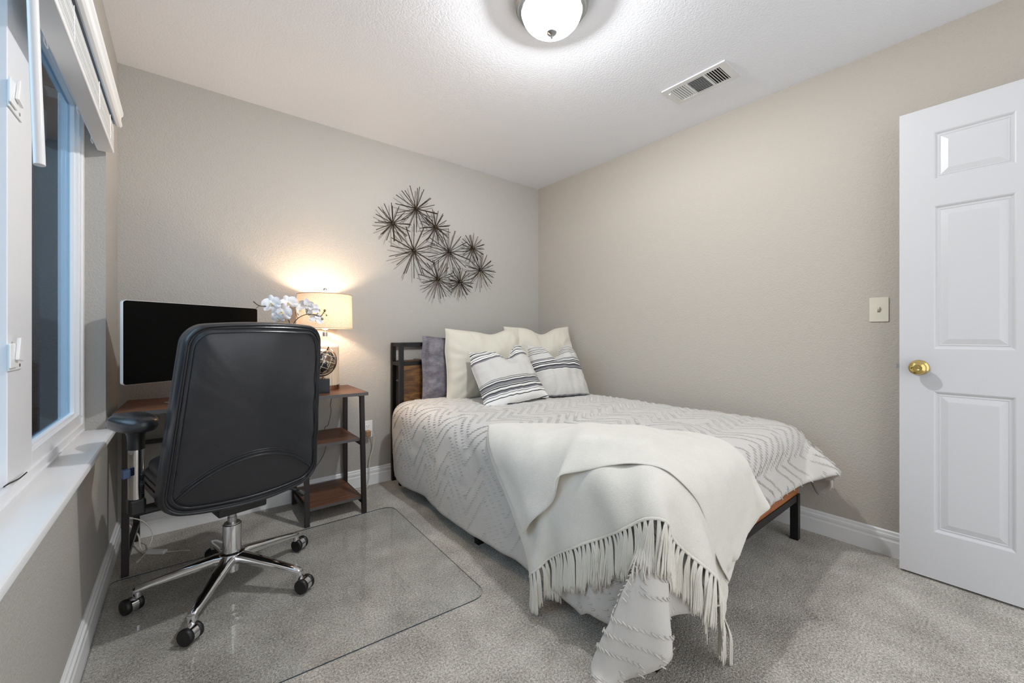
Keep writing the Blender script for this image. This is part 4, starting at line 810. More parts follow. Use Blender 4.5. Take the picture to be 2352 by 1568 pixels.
1,-1,0,0,1,-1,0,0,1,-1,0,0,0,0,0,0,0,0,0,0,1,-1,0,1,-3,-1,1,2,2,1,1,-1,-2,-1,-1,-1,-1,-1,1,-1,0,-1,0,0,1,1,1,0,1,0,0,-1,0,1,-1,1,0,-1,0,1,0,-1,1,0,-1,0,1,0,-1,0,1,-1,0,0,0,0,0,0,0,
0,0,0,0,0,0,0,0,0,1,-1,0,0,0,0,0,0,0,1,0,0,-1,-1,2,2,1,0,2,-1,-3,-4,-5,6,-1,-1,-2,0,-2,0,-1,0,0,0,1,0,-1,1,-1,1,0,-1,1,-1,0,1,0,-1,0,1,-1,0,1,-1,0,0,1,-1,0,1,-1,0,1,-1,0,1,-1,0,0,
1,-1,0,0,1,-1,0,0,0,0,0,1,-1,0,1,-1,0,0,0,0,3,2,2,-1,-1,0,-2,-4,-5,-1,12,0,-1,-1,-2,-2,-1,-1,-1,-1,-1,-1,-1,1,0,0,-1,0,0,0,1,0,-1,0,1,0,-1,1,0,-1,1,0,-1,0,1,-1,0,1,-1,0,1,-1,0,1,
-1,0,0,0,0,0,0,0,0,0,0,0,0,0,0,0,0,1,-1,1,1,0,1,2,-1,0,0,1,-3,-4,-3,1,15,0,0,-1,-1,-1,-2,-1,-2,-1,-2,-2,0,-2,-1,0,0,0,1,-1,0,0,1,0,-1,0,1,0,-1,1,-1,0,1,-1,0,1,-1,0,1,-1,0,1,-1,0,0,
0,0,0,0,0,0,0,0,0,0,0,0,-1,1,0,0,0,1,0,0,0,1,-2,0,1,3,0,-4,-2,2,4,11,3,0,-1,0,0,-2,-1,1,-1,0,0,-2,-2,-3,-3,0,0,-1,1,0,0,0,-1,1,0,-1,0,1,-1,1,-1,0,1,-1,0,1,-1,0,1,-1,0,0,0,1,-1,0,1,
-1,0,0,0,0,0,0,0,0,0,0,0,0,1,0,0,0,0,-2,0,-1,0,3,2,-1,1,5,0,2,1,0,2,0,1,1,1,-1,0,-1,-1,-2,-2,-2,-1,1,2,0,0,-1,0,0,0,0,-1,1,0,-1,1,-1,1,-1,0,1,-1,0,1,-1,0,0,0,0,0,0,0,0,0,0,0,0,0,0,
-1,1,0,-1,1,0,0,0,0,0,1,1,2,0,0,-2,-2,2,-1,-2,1,1,4,-12,-1,0,-1,0,0,1,-1,-1,0,-1,-1,-1,1,5,9,5,0,0,-1,0,0,-1,0,0,0,0,-1,1,-1,1,-1,1,-1,0,1,-1,0,0,0,1,-1,1,-1,0,0,0,0,0,0,0,0,0,0,0,
-1,1,-1,0,0,-1,1,-1,1,2,3,0,-4,-1,0,4,-3,-4,-1,2,6,-22,-4,0,1,0,0,1,0,0,-1,0,0,3,7,12,6,2,-1,-2,0,0,-2,0,0,-1,1,-1,1,-1,1,-1,1,-1,1,-1,0,1,-1,1,-1,0,0,0,0,0,1,-1,0,0,0,-1,1,0,0,0,
0,-1,1,-1,-1,0,-2,-2,-3,0,5,4,1,0,2,0,-4,-4,-1,5,8,-23,0,1,0,1,2,0,0,-1,-1,-2,3,8,11,6,2,-2,0,-2,-1,-1,-1,0,0,0,0,0,-1,1,-1,1,-1,1,-1,1,-1,0,0,0,0,0,1,-1,1,-1,0,0,0,0,0,0,0,-1,1,
-1,1,0,-1,0,-1,-1,-3,-4,-2,-1,0,6,4,-1,4,1,-3,-2,2,6,5,-18,1,1,1,0,-2,-1,-2,-2,0,6,8,9,6,2,-1,0,-2,-3,-2,0,-1,-1,0,0,0,0,1,-1,1,-1,1,-1,1,-1,1,-1,1,-1,1,-1,0,0,0,0,0,0,0,0,0,0,0,0,
0,0,-1,1,0,0,0,-2,-4,0,-5,-3,-4,4,5,4,3,0,-2,2,6,3,-2,-15,1,0,-2,-2,-2,-3,-1,4,8,8,7,5,1,-1,0,0,-2,-3,0,-2,-1,0,0,0,-1,1,-1,1,-1,1,-1,1,-1,1,-1,1,-1,1,-1,1,-1,1,-1,0,0,0,0,0,0,0,0,
0,0,0,0,0,0,0,0,-3,-5,2,0,-5,-4,0,2,7,5,-4,-2,5,6,3,-5,-17,0,-3,-2,-2,-1,3,6,8,7,5,4,2,0,-1,-1,-1,-3,-1,-1,0,-1,-2,0,0,1,-1,1,-1,1,-1,1,-1,1,-1,0,0,0,0,0,0,0,0,0,1,-1,1,-1,0,0,0,0,
0,0,0,0,0,0,0,-1,-4,-5,1,4,-1,-4,-4,4,7,0,-6,-1,7,8,0,-4,-20,-2,-2,-1,2,4,7,8,5,4,2,2,0,0,-2,1,-2,-3,-1,0,-1,0,-1,0,0,-1,1,-1,1,-1,0,0,0,0,0,1,-1,1,-1,1,-1,0,0,0,0,0,0,0,1,-1,0,0,
0,0,0,1,-1,0,0,-3,-3,-3,-3,3,-2,-1,-1,4,3,-3,1,4,6,1,-2,0,-25,-1,1,4,7,8,6,3,3,0,2,1,1,-2,0,0,-1,-5,0,0,0,-1,0,-2,0,1,-1,0,0,0,1,-1,1,-1,1,-1,0,0,0,0,0,1,-1,1,-1,1,-1,0,0,0,1,-1,0,
0,0,0,0,0,-2,-2,-4,0,-4,-1,-1,1,1,0,-4,-2,8,10,3,-3,-2,1,-24,3,7,8,5,6,1,1,-1,1,2,1,-1,-1,1,-1,-3,-2,-1,0,0,-1,-1,0,0,-1,0,1,-1,1,-1,1,-1,1,-1,0,1,-1,1,-1,0,0,0,0,0,0,0,1,-1,0,0,0,
1,-1,1,-1,0,-1,-1,-3,-4,-1,-3,-1,1,-2,2,-1,-1,5,5,5,1,-2,0,2,-18,13,8,3,2,0,0,-1,0,2,1,0,-2,-1,1,0,-4,-1,0,-1,0,0,-1,-1,-1,0,1,-1,1,-1,0,0,0,0,0,1,-1,0,0,0,1,-1,1,-1,0,0,0,0,0,1,
-1,0,0,0,0,0,0,-1,-2,-4,-3,-3,-2,2,3,0,0,0,3,7,1,1,0,1,-1,0,-8,12,6,2,0,-2,-1,-1,0,1,2,-2,-2,0,1,-2,-2,-1,-1,0,-1,0,0,-1,0,0,-1,1,-1,0,1,-1,1,-1,1,-1,0,1,-1,0,0,0,0,0,1,-1,0,0,0,0,
0,0,0,0,0,0,-1,-1,-3,-3,-1,-3,0,1,8,4,-1,2,2,-1,0,-1,-1,1,0,-1,-2,4,6,4,-1,-1,-1,1,1,0,-1,-1,0,1,-3,-3,-1,2,0,-3,0,0,-1,0,-1,0,0,-1,0,1,-1,0,0,0,0,0,1,-1,0,1,-1,0,0,0,0,0,1,-1,1,
-1,0,1,-1,0,-1,0,-1,-2,-4,-2,-2,1,1,-1,5,10,-1,-1,2,0,-2,-1,0,-2,0,2,2671,0,0,1,0,0,1,0,0,1,0,0,1,0,0,1,0,0,-1,0,0,0,0,1,0,0,0,0,0,1,0,0,0,0,1,0,0,0,0,1,0,0,0,0,0,0,1,0,0,0,0,0,0,
0,0,0,1,1,0,0,-1,-3,-8,-14,-19,-23,-27,-27,-21,-8,2,5,-1,-10,-15,-16,-31,0,0,0,0,0,0,0,0,-1,1,0,0,0,0,0,0,0,1,0,0,1,0,-1,0,1,0,0,0,-1,1,0,0,0,0,0,0,0,1,-1,0,0,0,0,1,0,-1,0,0,0,0,1,
0,0,0,0,-1,-1,1,0,0,2,5,7,6,2,1,0,-6,-10,-5,0,3,0,-1,0,-32,1,0,-1,1,0,-1,1,0,0,0,0,-1,1,0,-1,1,0,0,1,0,-1,0,1,0,-1,0,1,0,0,0,0,0,0,0,0,0,0,0,0,0,0,0,0,0,0,0,0,0,1,0,-1,0,0,0,0,0,0,
-1,0,1,0,2,6,6,6,4,0,-1,-7,-9,-4,1,2,0,0,-31,-1,1,0,0,0,0,0,0,0,0,0,0,0,0,0,0,0,0,0,0,0,1,-1,0,0,1,-1,0,1,-1,0,0,1,-1,0,0,1,-1,0,0,1,0,0,-1,0,1,0,0,-1,0,0,1,0,0,0,0,0,0,0,0,0,1,1,
5,6,6,4,1,-3,-8,-8,-2,1,1,1,-31,0,0,0,-1,1,0,-1,1,0,-1,1,0,0,0,0,0,0,0,0,0,0,0,0,0,1,-1,0,0,0,0,0,1,-1,0,0,1,-1,0,1,0,-1,0,0,1,0,-1,0,0,1,0,0,-1,0,0,1,0,0,0,-1,0,1,0,0,2,6,6,5,3,2,
-4,-10,-6,1,1,0,-31,0,-1,1,0,0,0,0,0,0,0,0,0,-1,1,0,0,0,0,0,0,0,0,0,0,0,0,0,1,-1,0,1,-1,0,0,1,-1,0,1,-1,0,0,1,0,-1,0,1,0,0,-1,0,1,0,0,0,-1,0,0,0,1,0,0,0,1,0,2,5,7,5,3,-1,-5,-8,-4,
1,0,-32,1,0,0,0,-1,1,0,-1,1,0,0,0,0,0,0,0,0,0,0,0,0,0,0,0,0,0,1,-1,0,1,-1,0,0,1,-1,0,1,-1,0,1,0,-1,0,1,0,-1,0,0,1,0,-1,0,1,0,0,0,0,0,0,0,0,0,-1,0,2,3,5,5,4,4,0,-7,-6,-1,-1,-31,-1,
1,-1,1,0,0,0,0,0,0,-1,1,0,0,0,0,0,0,0,0,0,0,0,1,-1,0,0,0,0,0,0,0,1,-1,0,1,-1,0,1,-1,0,1,0,-1,0,1,0,0,-1,1,0,0,-1,0,0,1,0,0,0,0,0,0,0,0,-1,2,4,7,6,1,1,-3,-3,-3,-1,-31,0,0,0,-1,1,-1,
1,0,0,0,0,0,0,0,0,0,0,0,0,0,1,-1,0,0,0,0,0,0,1,-1,0,1,-1,0,1,-1,0,1,-1,0,1,-1,0,1,0,-1,0,1,0,-1,0,1,0,0,0,-1,0,0,1,-1,0,1,0,0,0,1,2,4,6,5,-1,1,0,-3,-3,-32,1,-1,1,0,0,0,0,0,-1,1,0,
0,0,0,0,0,0,0,0,0,0,0,0,0,0,1,-1,0,0,0,1,-1,0,1,-1,0,1,-1,0,1,-1,0,1,-1,0,1,0,-1,0,1,0,-1,0,1,0,0,0,0,-1,1,0,-1,1,0,0,0,1,2,5,6,5,1,-2,-2,0,-31,0,0,0,0,-1,1,-1,1,0,0,0,0,0,-1,1,0,
0,0,0,0,0,0,1,-1,0,0,0,1,-1,0,0,0,1,-1,0,1,-1,0,1,-1,0,1,-1,0,1,-1,0,1,0,-1,0,1,0,-1,0,1,0,0,0,0,0,0,0,0,0,0,-1,2,2,5,7,2,0,1,-2,-31,-1,1,-1,1,0,0,0,0,0,0,0,0,0,0,0,-1,1,0,0,0,0,0,
0,0,0,0,0,0,0,1,-1,0,0,0,1,-1,0,1,-1,0,1,-1,1,0,-1,1,0,-1,0,1,0,-1,1,0,0,-1,0,1,0,0,0,0,0,0,0,0,0,0,0,3,5,5,1,0,2,-31,0,0,0,0,0,0,0,0,0,0,0,-1,1,0,0,0,0,0,0,0,0,0,0,0,0,0,0,0,0,0,
0,1,-1,0,0,0,1,-1,0,1,-1,1,-1,0,1,-1,0,1,0,-1,1,0,-1,0,1,0,0,-1,1,0,0,0,0,0,0,0,0,0,0,1,3,5,3,2,0,-32,1,-1,1,-1,1,-1,1,-1,1,-1,1,0,0,0,0,0,0,0,0,0,0,0,0,0,1,-1,1,-1,0,0,0,0,0,1,-1,
1,-1,0,1,-1,1,-1,0,1,-1,0,1,-1,0,1,-1,0,1,0,-1,1,0,0,-1,1,-1,1,0,0,0,0,0,0,0,1,1,4,4,2,2,-31,0,0,0,0,0,0,0,0,0,0,0,0,0,0,0,0,0,0,0,0,0,0,0,0,0,0,0,0,1,-1,1,-1,1,-1,0,0,0,1,-1,0,0,
0,1,-1,1,0,-1,1,0,-1,1,0,-1,1,0,-1,1,0,0,-1,1,-1,1,0,0,0,0,0,0,0,1,3,4,2,1,-31,-1,1,-1,1,-1,1,0,0,0,0,0,0,0,0,0,0,0,0,0,0,0,0,0,0,0,0,0,0,0,0,0,0,0,0,1,-1,1,-1,0,1,-1,1,-1,1,-1,0,
1,-1,1,0,-1,1,0,-1,1,0,-1,1,0,0,0,0,0,0,0,0,0,0,0,0,0,1,5,2,1,-31,0,0,0,0,0,0,-1,1,0,0,0,0,0,0,0,0,0,0,0,0,0,0,0,1,-1,1,-1,1,-1,1,-1,1,-1,1,-1,0,0,0,1,-1,1,-1,1,-1,0,1,-1,1,-1,0,1,
-1,1,0,-1,1,0,-1,1,0,0,0,0,0,0,0,0,-1,1,-1,1,1,2,4,2,-32,1,-1,1,0,0,0,0,0,-1,1,0,0,0,0,0,0,0,0,0,0,0,1,-1,0,0,0,0,0,0,0,0,0,0,0,0,1,-1,1,-1,1,-1,1,-1,0,1,-1,1,-1,1,0,-1,1,-1,1,0,
-1,1,0,-1,1,0,0,-1,0,1,-1,1,0,0,0,0,0,1,4,4,-31,0,0,0,-1,1,-1,1,0,0,0,-1,1,0,0,0,0,0,0,0,1,-1,0,0,0,0,0,0,0,0,0,0,0,0,0,0,0,0,0,0,0,0,0,0,1,-1,1,-1,1,-1,1,0,-1,1,-1,1,0,-1,1,0,0,0,
0,0,0,0,0,0,0,0,0,0,0,1,2,4,-31,-1,1,0,0,0,0,0,-1,1,0,0,0,0,0,0,0,0,0,0,0,0,0,0,0,0,0,0,0,1,-1,1,-1,1,-1,1,-1,1,-1,1,-1,1,-1,1,-1,1,-1,1,-1,1,-1,1,0,-1,1,-1,1,0,0,0,-1,0,0,1,0,0,0,
0,0,0,0,0,0,0,2,2,-32,1,0,-1,1,0,0,0,0,0,0,0,0,-1,1,0,0,0,0,0,0,0,0,0,0,0,0,1,-1,0,0,0,0,0,0,0,1,-1,1,-1,1,-1,1,-1,1,-1,1,-1,1,-1,1,-1,1,0,0,0,-1,1,-1,1,0,0,0,-1,1,-1,1,0,0,0,0,-1,
1,0,1,2,-31,0,-1,1,0,-1,1,0,0,0,-1,1,0,0,0,0,0,0,0,0,0,0,0,0,0,1,-1,0,0,0,0,0,1,-1,1,-1,0,0,0,1,-1,1,-1,1,-1,1,-1,1,-1,1,-1,1,-1,1,-1,1,0,0,0,-1,1,0,0,0,0,0,0,-1,1,0,0,0,0,0,0,1,
-31,0,0,0,0,0,0,-1,1,0,0,0,0,0,0,0,0,0,1,-1,0,0,0,0,0,0,0,0,0,0,1,-1,0,0,0,1,-1,1,-1,0,0,0,1,-1,1,-1,1,-1,1,-1,1,-1,1,-1,1,-1,1,-1,1,0,0,0,0,0,0,0,0,0,0,-1,1,0,0,0,0,1,-31,-1,1,0,
-1,1,0,0,0,0,0,0,0,0,0,0,0,0,0,0,0,0,0,0,0,0,0,0,1,-1,0,0,0,1,-1,0,0,0,1,-1,1,-1,0,0,0,1,-1,1,-1,1,-1,1,-1,1,-1,1,-1,1,-1,1,-1,1,0,0,0,0,0,0,0,0,0,0,-1,1,0,0,-32,1,0,-1,1,0,-1,1,0,
-1,1,0,-1,1,0,-1,1,0,0,0,0,0,0,1,-1,0,1,-1,0,0,0,1,-1,0,0,0,1,-1,0,1,-1,1,-1,1,-1,0,1,-1,1,-1,1,-1,1,0,0,0,0,0,0,0,0,0,0,0,0,0,0,0,0,0,0,0,0,0,0,0,-31,0,-1,1,0,0,0,0,0,0,0,0,0,0,0,
0,0,0,0,0,0,0,0,0,0,0,0,0,0,1,-1,0,0,0,1,-1,0,1,-1,0,0,0,1,-1,1,-1,0,1,-1,1,-1,1,0,-1,1,-1,1,-1,1,0,0,0,0,0,-1,1,-1,1,0,0,0,0,0,0,0,0,-31,-1,1,0,0,-1,1,0,0,0,0,0,0,0,0,0,0,0,0,0,0,
0,0,0,0,0,0,0,0,0,0,0,1,-1,0,1,-1,0,1,-1,1,-1,0,1,-1,1,-1,0,1,-1,1,0,-1,1,-1,1,-1,1,0,-1,1,0,0,0,0,0,0,0,0,0,0,0,0,-1,1,0,-32,1,0,0,-1,1,0,0,-1,1,0,-1,1,0,0,0,0,0,-1,1,0,1,-1,0,1,
-1,0,1,-1,0,1,-1,0,1,-1,0,0,0,0,1,-1,1,-1,0,1,-1,1,0,-1,1,-1,0,1,-1,1,-1,1,0,-1,1,0,-1,1,0,1,-1,1,-1,0,0,0,0,0,0,0,0,-31,0,0,-1,1,0,0,-1,1,0,0,0,0,0,-1,1,0,0,0,0,0,0,0,0,0,0,0,0,0,
0,0,0,0,0,0,0,1,-1,0,0,1,-1,1,-1,0,1,-1,0,1,-1,1,0,-1,1,0,0,0,-1,1,0,-1,1,0,0,0,0,0,0,0,0,0,0,0,0,0,0,-31,0,-1,1,0,0,0,0,0,0,0,0,0,0,0,0,0,0,0,0,0,0,0,0,0,0,0,0,1,-1,0,1,-1,0,1,-1,
0,1,-1,0,0,1,-1,1,0,-1,1,0,-1,1,0,-1,1,0,-1,1,-1,1,0,-1,1,0,0,0,0,0,0,1,-1,0,0,0,0,1,-1,0,-31,-1,1,0,0,0,-1,1,0,0,-1,1,0,0,0,0,0,0,0,0,0,0,0,0,0,1,-1,0,0,0,0,0,1,-1,0,1,-1,0,1,0,
-1,0,1,-1,0,1,-1,0,1,-1,0,1,-1,0,1,0,0,0,-1,1,0,0,0,0,0,0,0,0,0,0,0,0,0,0,0,0,-31,0,0,0,0,-1,1,0,0,0,0,0,0,0,0,0,0,0,0,0,0,0,0,0,0,0,0,0,0,1,-1,0,0,1,-1,0,1,-1,0,0,1,-1,0,1,-1,0,1,
0,-1,1,0,-1,1,0,-1,0,1,-1,1,0,0,-1,1,0,0,0,0,0,0,0,0,0,1,-1,0,1,-32,1,0,0,-1,1,0,0,0,0,0,0,0,0,0,0,0,0,0,0,0,0,0,0,0,0,0,0,0,0,1,-1,0,0,1,-1,0,1,-1,0,0,1,-1,0,1,0,-1,0,1,-1,0,1,0,
-1,1,0,-1,1,0,0,-1,1,-1,1,0,1,-1,0,0,1,-1,0,0,0,1,-1,-31,0,0,-1,1,0,0,0,0,-1,1,0,0,-1,1,0,0,0,0,0,0,0,1,-1,0,0,1,-1,0,0,0,0,0,0,0,1,-1,0,1,-1,0,0,1,0,-1,0,1,0,-1,1,0,-1,0,1,0,-1,1,
0,0,-1,1,0,0,-1,1,0,0,0,1,-1,0,1,-1,1,-1,0,-31,0,0,0,0,0,0,0,-1,1,0,0,0,0,0,0,0,0,0,0,0,0,0,0,0,0,0,1,-1,0,0,1,0,-1,0,0,1,-1,0,1,0,-1,0,0,1,0,-1,0,1,-1,0,1,0,0,-1,1,0,0,-1,1,0,0,0,
0,0,0,0,0,0,0,1,-1,0,0,0,1,-31,0,-1,1,0,0,0,-1,1,0,0,0,0,0,0,0,0,0,0,0,0,0,0,0,0,0,0,0,0,0,0,0,0,1,-1,0,0,1,-1,0,0,1,0,-1,0,0,1,0,-1,1,0,0,-1,0,1,0,-1,0,1,0,0,-1,0,1,0,0,0,0,0,0,0,
0,1,-1,1,-1,-32,0,1,0,0,0,-1,1,0,0,0,0,0,0,0,0,0,0,0,0,0,0,0,1,-1,0,0,0,1,-1,0,0,0,0,1,-1,0,0,1,0,-1,0,0,1,0,-1,0,0,1,0,-1,0,1,0,0,-1,1,0,0,0,-1,1,0,0,0,0,0,0,0,0,0,0,0,1,-1,0,-31,
0,0,0,0,-1,1,0,0,0,0,0,-1,1,0,0,0,0,0,0,0,0,0,0,0,0,0,0,0,1,-1,0,0,0,0,1,0,-1,0,0,1,0,-1,0,0,1,0,0,-1,0,1,0,0,-1,0,1,0,0,-1,0,1,0,0,0,0,0,0,0,0,0,0,1,-1,0,0,0,-31,0,0,0,-1,1,0,0,0,
0,0,-1,1,0,0,0,0,0,0,0,0,0,0,0,1,-1,0,0,0,0,1,0,-1,0,0,0,0,1,-1,0,0,0,1,0,-1,0,0,0,1,0,0,-1,0,1,0,0,-1,0,1,0,0,0,0,-1,1,0,0,0,0,0,0,0,0,0,0,1,-31,0,0,-1,1,0,0,0,0,0,-1,1,0,0,0,0,0,
0,0,0,0,0,0,0,0,1,-1,0,0,0,0,0,1,-1,0,0,0,0,1,0,-1,0,0,0,1,0,0,-1,0,0,0,1,0,0,-1,0,1,0,0,0,0,-1,0,1,-1,0,1,0,0,0,0,0,0,0,1,0,-31,-1,0,1,0,0,0,0,0,-1,1,0,0,0,0,0,0,0,0,0,0,0,0,0,0,
0,1,-1,0,0,0,0,0,1,0,0,-1,0,0,0,1,0,0,0,-1,0,0,1,0,0,0,-1,0,0,1,0,0,0,0,0,-1,1,0,0,0,0,0,0,0,1,-1,0,1,-1,0,1,-32,1,0,0,0,0,0,0,-1,1,0,0,0,0,0,0,0,0,0,0,0,0,0,0,0,0,0,1,-1,0,0,0,0,
0,0,0,1,0,-1,0,0,0,0,0,1,0,0,-1,0,0,0,1,0,0,0,-1,0,0,0,0,1,0,0,0,0,0,0,0,0,0,1,-1,0,0,1,1,-31,0,0,0,0,0,0,-1,1,0,0,0,0,0,0,0,0,0,0,0,0,0,0,0,0,0,0,0,1,-1,0,0,0,0,0,0,0,0,1,0,0,0,
-1,0,0,0,0,1,0,0,0,0,-1,0,0,1,0,0,0,0,0,0,0,-1,0,1,0,0,0,1,-1,1,-1,1,0,3,-31,0,0,0,0,0,-1,1,0,0,0,0,0,0,0,0,0,0,0,0,0,0,0,0,0,0,0,0,0,1,0,0,-1,0,0,0,0,0,0,0,0,0,1,0,0,0,-1,0,0,0,0,
0,1,0,0,0,0,0,0,0,0,-1,0,1,0,-1,1,0,1,-1,1,-1,1,0,1,3,-31,0,0,-1,0,0,1,0,0,0,0,0,0,0,0,0,0,0,0,0,0,0,0,0,0,0,0,0,0,0,0,0,1,0,0,0,0,-1,0,0,0,0,0,0,0,0,1,0,0,0,0,0,0,0,-1,0,0,0,0,0,
0,1,0,-1,0,1,0,0,0,0,0,1,0,0,2,2,-32,0,0,1,0,0,0,0,0,0,0,0,0,0,0,0,0,0,0,0,0,0,0,0,0,0,0,0,0,0,0,0,0,0,0,0,0,1,0,0,0,0,0,0,0,-1,0,0,0,0,0,0,0,0,1,0,0,0,0,0,0,0,0,0,0,0,0,0,0,1,-1,
0,0,2,3,0,-31,0,0,0,0,0,0,0,0,0,0,0,0,0,0,0,0,0,0,0,0,0,0,0,0,0,0,0,0,0,0,0,0,0,0,0,0,0,0,0,0,0,0,0,0,1,0,0,0,0,0,0,0,0,0,0,0,0,0,0,0,0,0,0,0,0,0,1,0,-1,1,-1,2,1,1,0,-31,0,0,0,0,0,
0,0,0,0,0,0,0,0,0,-1,0,0,1,0,0,0,0,0,0,0,0,0,0,0,0,0,0,0,0,0,0,0,0,0,0,0,0,0,0,0,0,0,0,0,0,0,0,0,0,0,0,0,0,0,0,0,0,1,-1,0,1,0,0,1,0,1,1,1,-1,0,-31,0,0,0,0,0,0,0,0,0,0,-1,0,0,0,1,0,
0,0,0,0,0,0,0,0,0,0,0,0,0,1,0,0,0,0,0,0,0,0,0,0,0,0,0,0,0,0,0,0,0,0,0,0,0,0,0,0,0,0,0,0,0,0,-1,1,0,-1,1,0,0,2,1,0,1,1,-2,-32,0,0,0,0,0,0,0,1,-1,0,1,0,0,0,0,0,0,0,0,0,0,0,0,0,0,0,1,
0,0,-1,0,0,0,0,0,0,0,0,0,0,0,0,0,0,0,0,0,0,0,0,0,0,0,0,0,0,1,0,0,0,0,0,0,0,0,0,-1,1,1,-1,1,0,2,0,1,-31,0,0,0,0,0,0,0,-1,1,0,0,0,0,0,0,0,0,0,0,0,0,0,0,0,0,1,-1,0,0,0,0,0,0,0,0,0,0,
0,0,1,0,0,0,0,0,0,0,0,0,0,0,0,0,0,0,0,-1,0,0,0,0,1,0,-1,1,0,0,0,0,1,0,1,-1,1,0,-31,0,0,0,0,0,0,0,0,0,0,0,0,0,0,0,0,0,0,0,0,0,0,0,0,1,-1,0,0,0,0,0,0,0,0,1,0,0,0,0,-1,0,0,0,0,0,0,0,
0,0,0,0,0,0,1,0,0,0,0,0,0,0,-1,1,0,-1,1,0,0,0,0,0,1,1,0,0,-31,0,0,0,0,0,0,0,0,0,0,0,0,0,0,0,0,0,0,0,0,0,0,0,1,-1,0,0,0,0,0,0,0,1,0,-1,0,0,0,0,0,0,0,0,1,0,0,0,0,0,0,0,0,0,-1,0,0,0,
0,1,0,0,0,-1,1,0,0,0,0,0,0,1,0,1,0,0,-31,0,0,0,0,0,0,0,0,0,0,0,0,0,0,0,0,0,0,0,0,0,0,1,-1,0,0,0,0,0,0,1,0,-1,0,0,0,0,0,0,1,0,0,0,-1,0,0,0,0,0,0,0,0,1,0,0,0,0,0,-1,0,1,0,0,0,0,0,1,
0,-1,0,0,1,1,0,0,-31,0,0,0,0,0,0,0,0,0,0,0,0,0,0,0,0,0,0,0,0,0,0,0,0,0,0,0,0,0,1,-1,0,0,0,0,0,1,0,0,-1,0,0,0,0,1,0,0,0,0,0,0,0,-1,0,0,0,0,1,0,0,-1,1,0,0,0,0,0,0,1,-1,1,0,0,1,0,-31,
0,0,0,0,0,0,0,0,0,0,0,0,0,0,0,0,0,0,0,0,0,0,0,0,0,0,0,0,1,-1,0,0,0,1,0,0,-1,0,0,0,0,1,0,0,-1,0,0,0,0,0,0,1,0,0,0,0,0,-1,0,1,0,-1,1,0,1,-1,0,0,0,1,-1,1,2,0,1,-31,0,0,0,0,0,0,0,0,0,
0,0,0,0,0,0,0,0,0,0,0,0,0,0,0,0,0,0,1,-1,0,0,0,1,-1,0,0,0,0,1,0,0,-1,0,0,0,1,0,0,0,0,0,-1,0,0,0,1,0,0,0,-1,1,0,0,0,0,1,0,0,-1,0,1,1,0,1,1,-30,0,0,0,-1,0,0,0,0,0,0,0,0,0,0,0,0,0,0,
0,0,0,1,-1,0,0,0,1,-1,0,0,0,1,-1,0,0,1,0,0,-1,0,0,0,1,0,0,-1,0,0,0,1,0,0,0,0,0,-1,0,0,1,0,-1,1,0,0,0,0,0,0,0,0,0,1,1,1,1,-31,0,0,0,1,-1,0,0,0,0,0,0,0,0,0,0,0,0,0,0,0,0,0,0,0,0,1,
-1,0,0,0,1,-1,0,0,1,-1,0,0,0,0,1,0,-1,0,0,1,0,0,0,-1,0,0,0,0,1,0,0,0,-1,0,1,-1,1,0,1,0,-1,0,1,0,0,1,0,0,1,-30,-1,0,0,0,0,0,0,0,0,0,0,0,0,0,0,0,0,0,0,0,0,0,0,0,0,0,0,0,0,1,-1,0,0,1,
-1,0,0,1,0,0,-1,0,0,1,0,-1,0,0,1,0,0,0,0,0,-1,0,0,0,1,0,-1,1,-1,1,0,0,1,-1,0,0,1,0,1,1,0,-28,0,-1,0,-1,0,0,-1,0,0,0,0,0,0,0,0,0,0,-1,1,0,0,0,0,0,1,-1,0,0,1,-1,0,0,1,-1,0,0,1,-1,0,
0,0,1,0,-1,0,0,1,0,-1,0,0,0,1,0,0,0,0,0,-1,0,1,0,0,0,0,0,0,1,0,0,0,1,0,0,1,-27,0,0,-1,0,0,-2,1,-1,0,-1,0,0,1,0,-1,0,-1,1,-1,1,0,0,0,0,0,0,0,1,-1,0,0,1,-1,0,0,1,-1,0,0,1,0,-1,0,0,1,
0,-1,0,1,0,0,0,-1,0,0,0,1,0,0,0,-1,1,0,0,0,0,0,0,0,0,1,1,1,1,1,-28,0,0,0,0,-1,1,-1,0,0,1,-1,0,-1,0,1,-1,0,-1,0,0,1,-1,1,0,-1,1,0,-1,1,0,0,-1,0,1,0,-1,0,1,0,-1,0,0,1,0,-1,0,1,0,-1,
0,1,0,0,0,0,0,-1,0,0,0,1,-1,1,0,0,1,0,0,0,0,1,1,1,2,0,-27,-1,0,0,-1,1,0,1,0,0,0,1,0,1,-1,-1,1,-2,0,0,0,-1,1,-1,1,0,-1,0,0,0,0,0,0,0,-1,0,0,1,-1,0,0,0,1,-1,0,0,0,0,0,0,0,-1,1,0,0,0,
0,0,0,-1,0,0,0,0,1,0,1,0,0,0,0,1,1,1,0,2,-21,-3,0,1,2,0,1,1,1,1,1,2,1,-2,-3,-3,-1,0,-1,1,-1,-1,0,0,0,0,-1,0,0,-1,0,0,0,0,0,0,0,-1,0,0,0,0,-1,0,0,1,0,-1,0,0,0,0,-1,0,0,0,0,0,0,0,-1,
0,1,0,2,-1,-1,0,0,-1,1,1,1,0,1,0,-6,1,1,1,1,3,2,1,2,0,0,-2,-7,-8,-3,3,1,-3,-3,-1,0,1,-1,0,-1,0,1,-1,0,0,0,-1,0,-1,0,0,-1,0,0,0,-1,0,0,0,0,-1,-1,0,0,0,0,0,0,0,0,-1,0,-1,0,-1,-1,0,1,
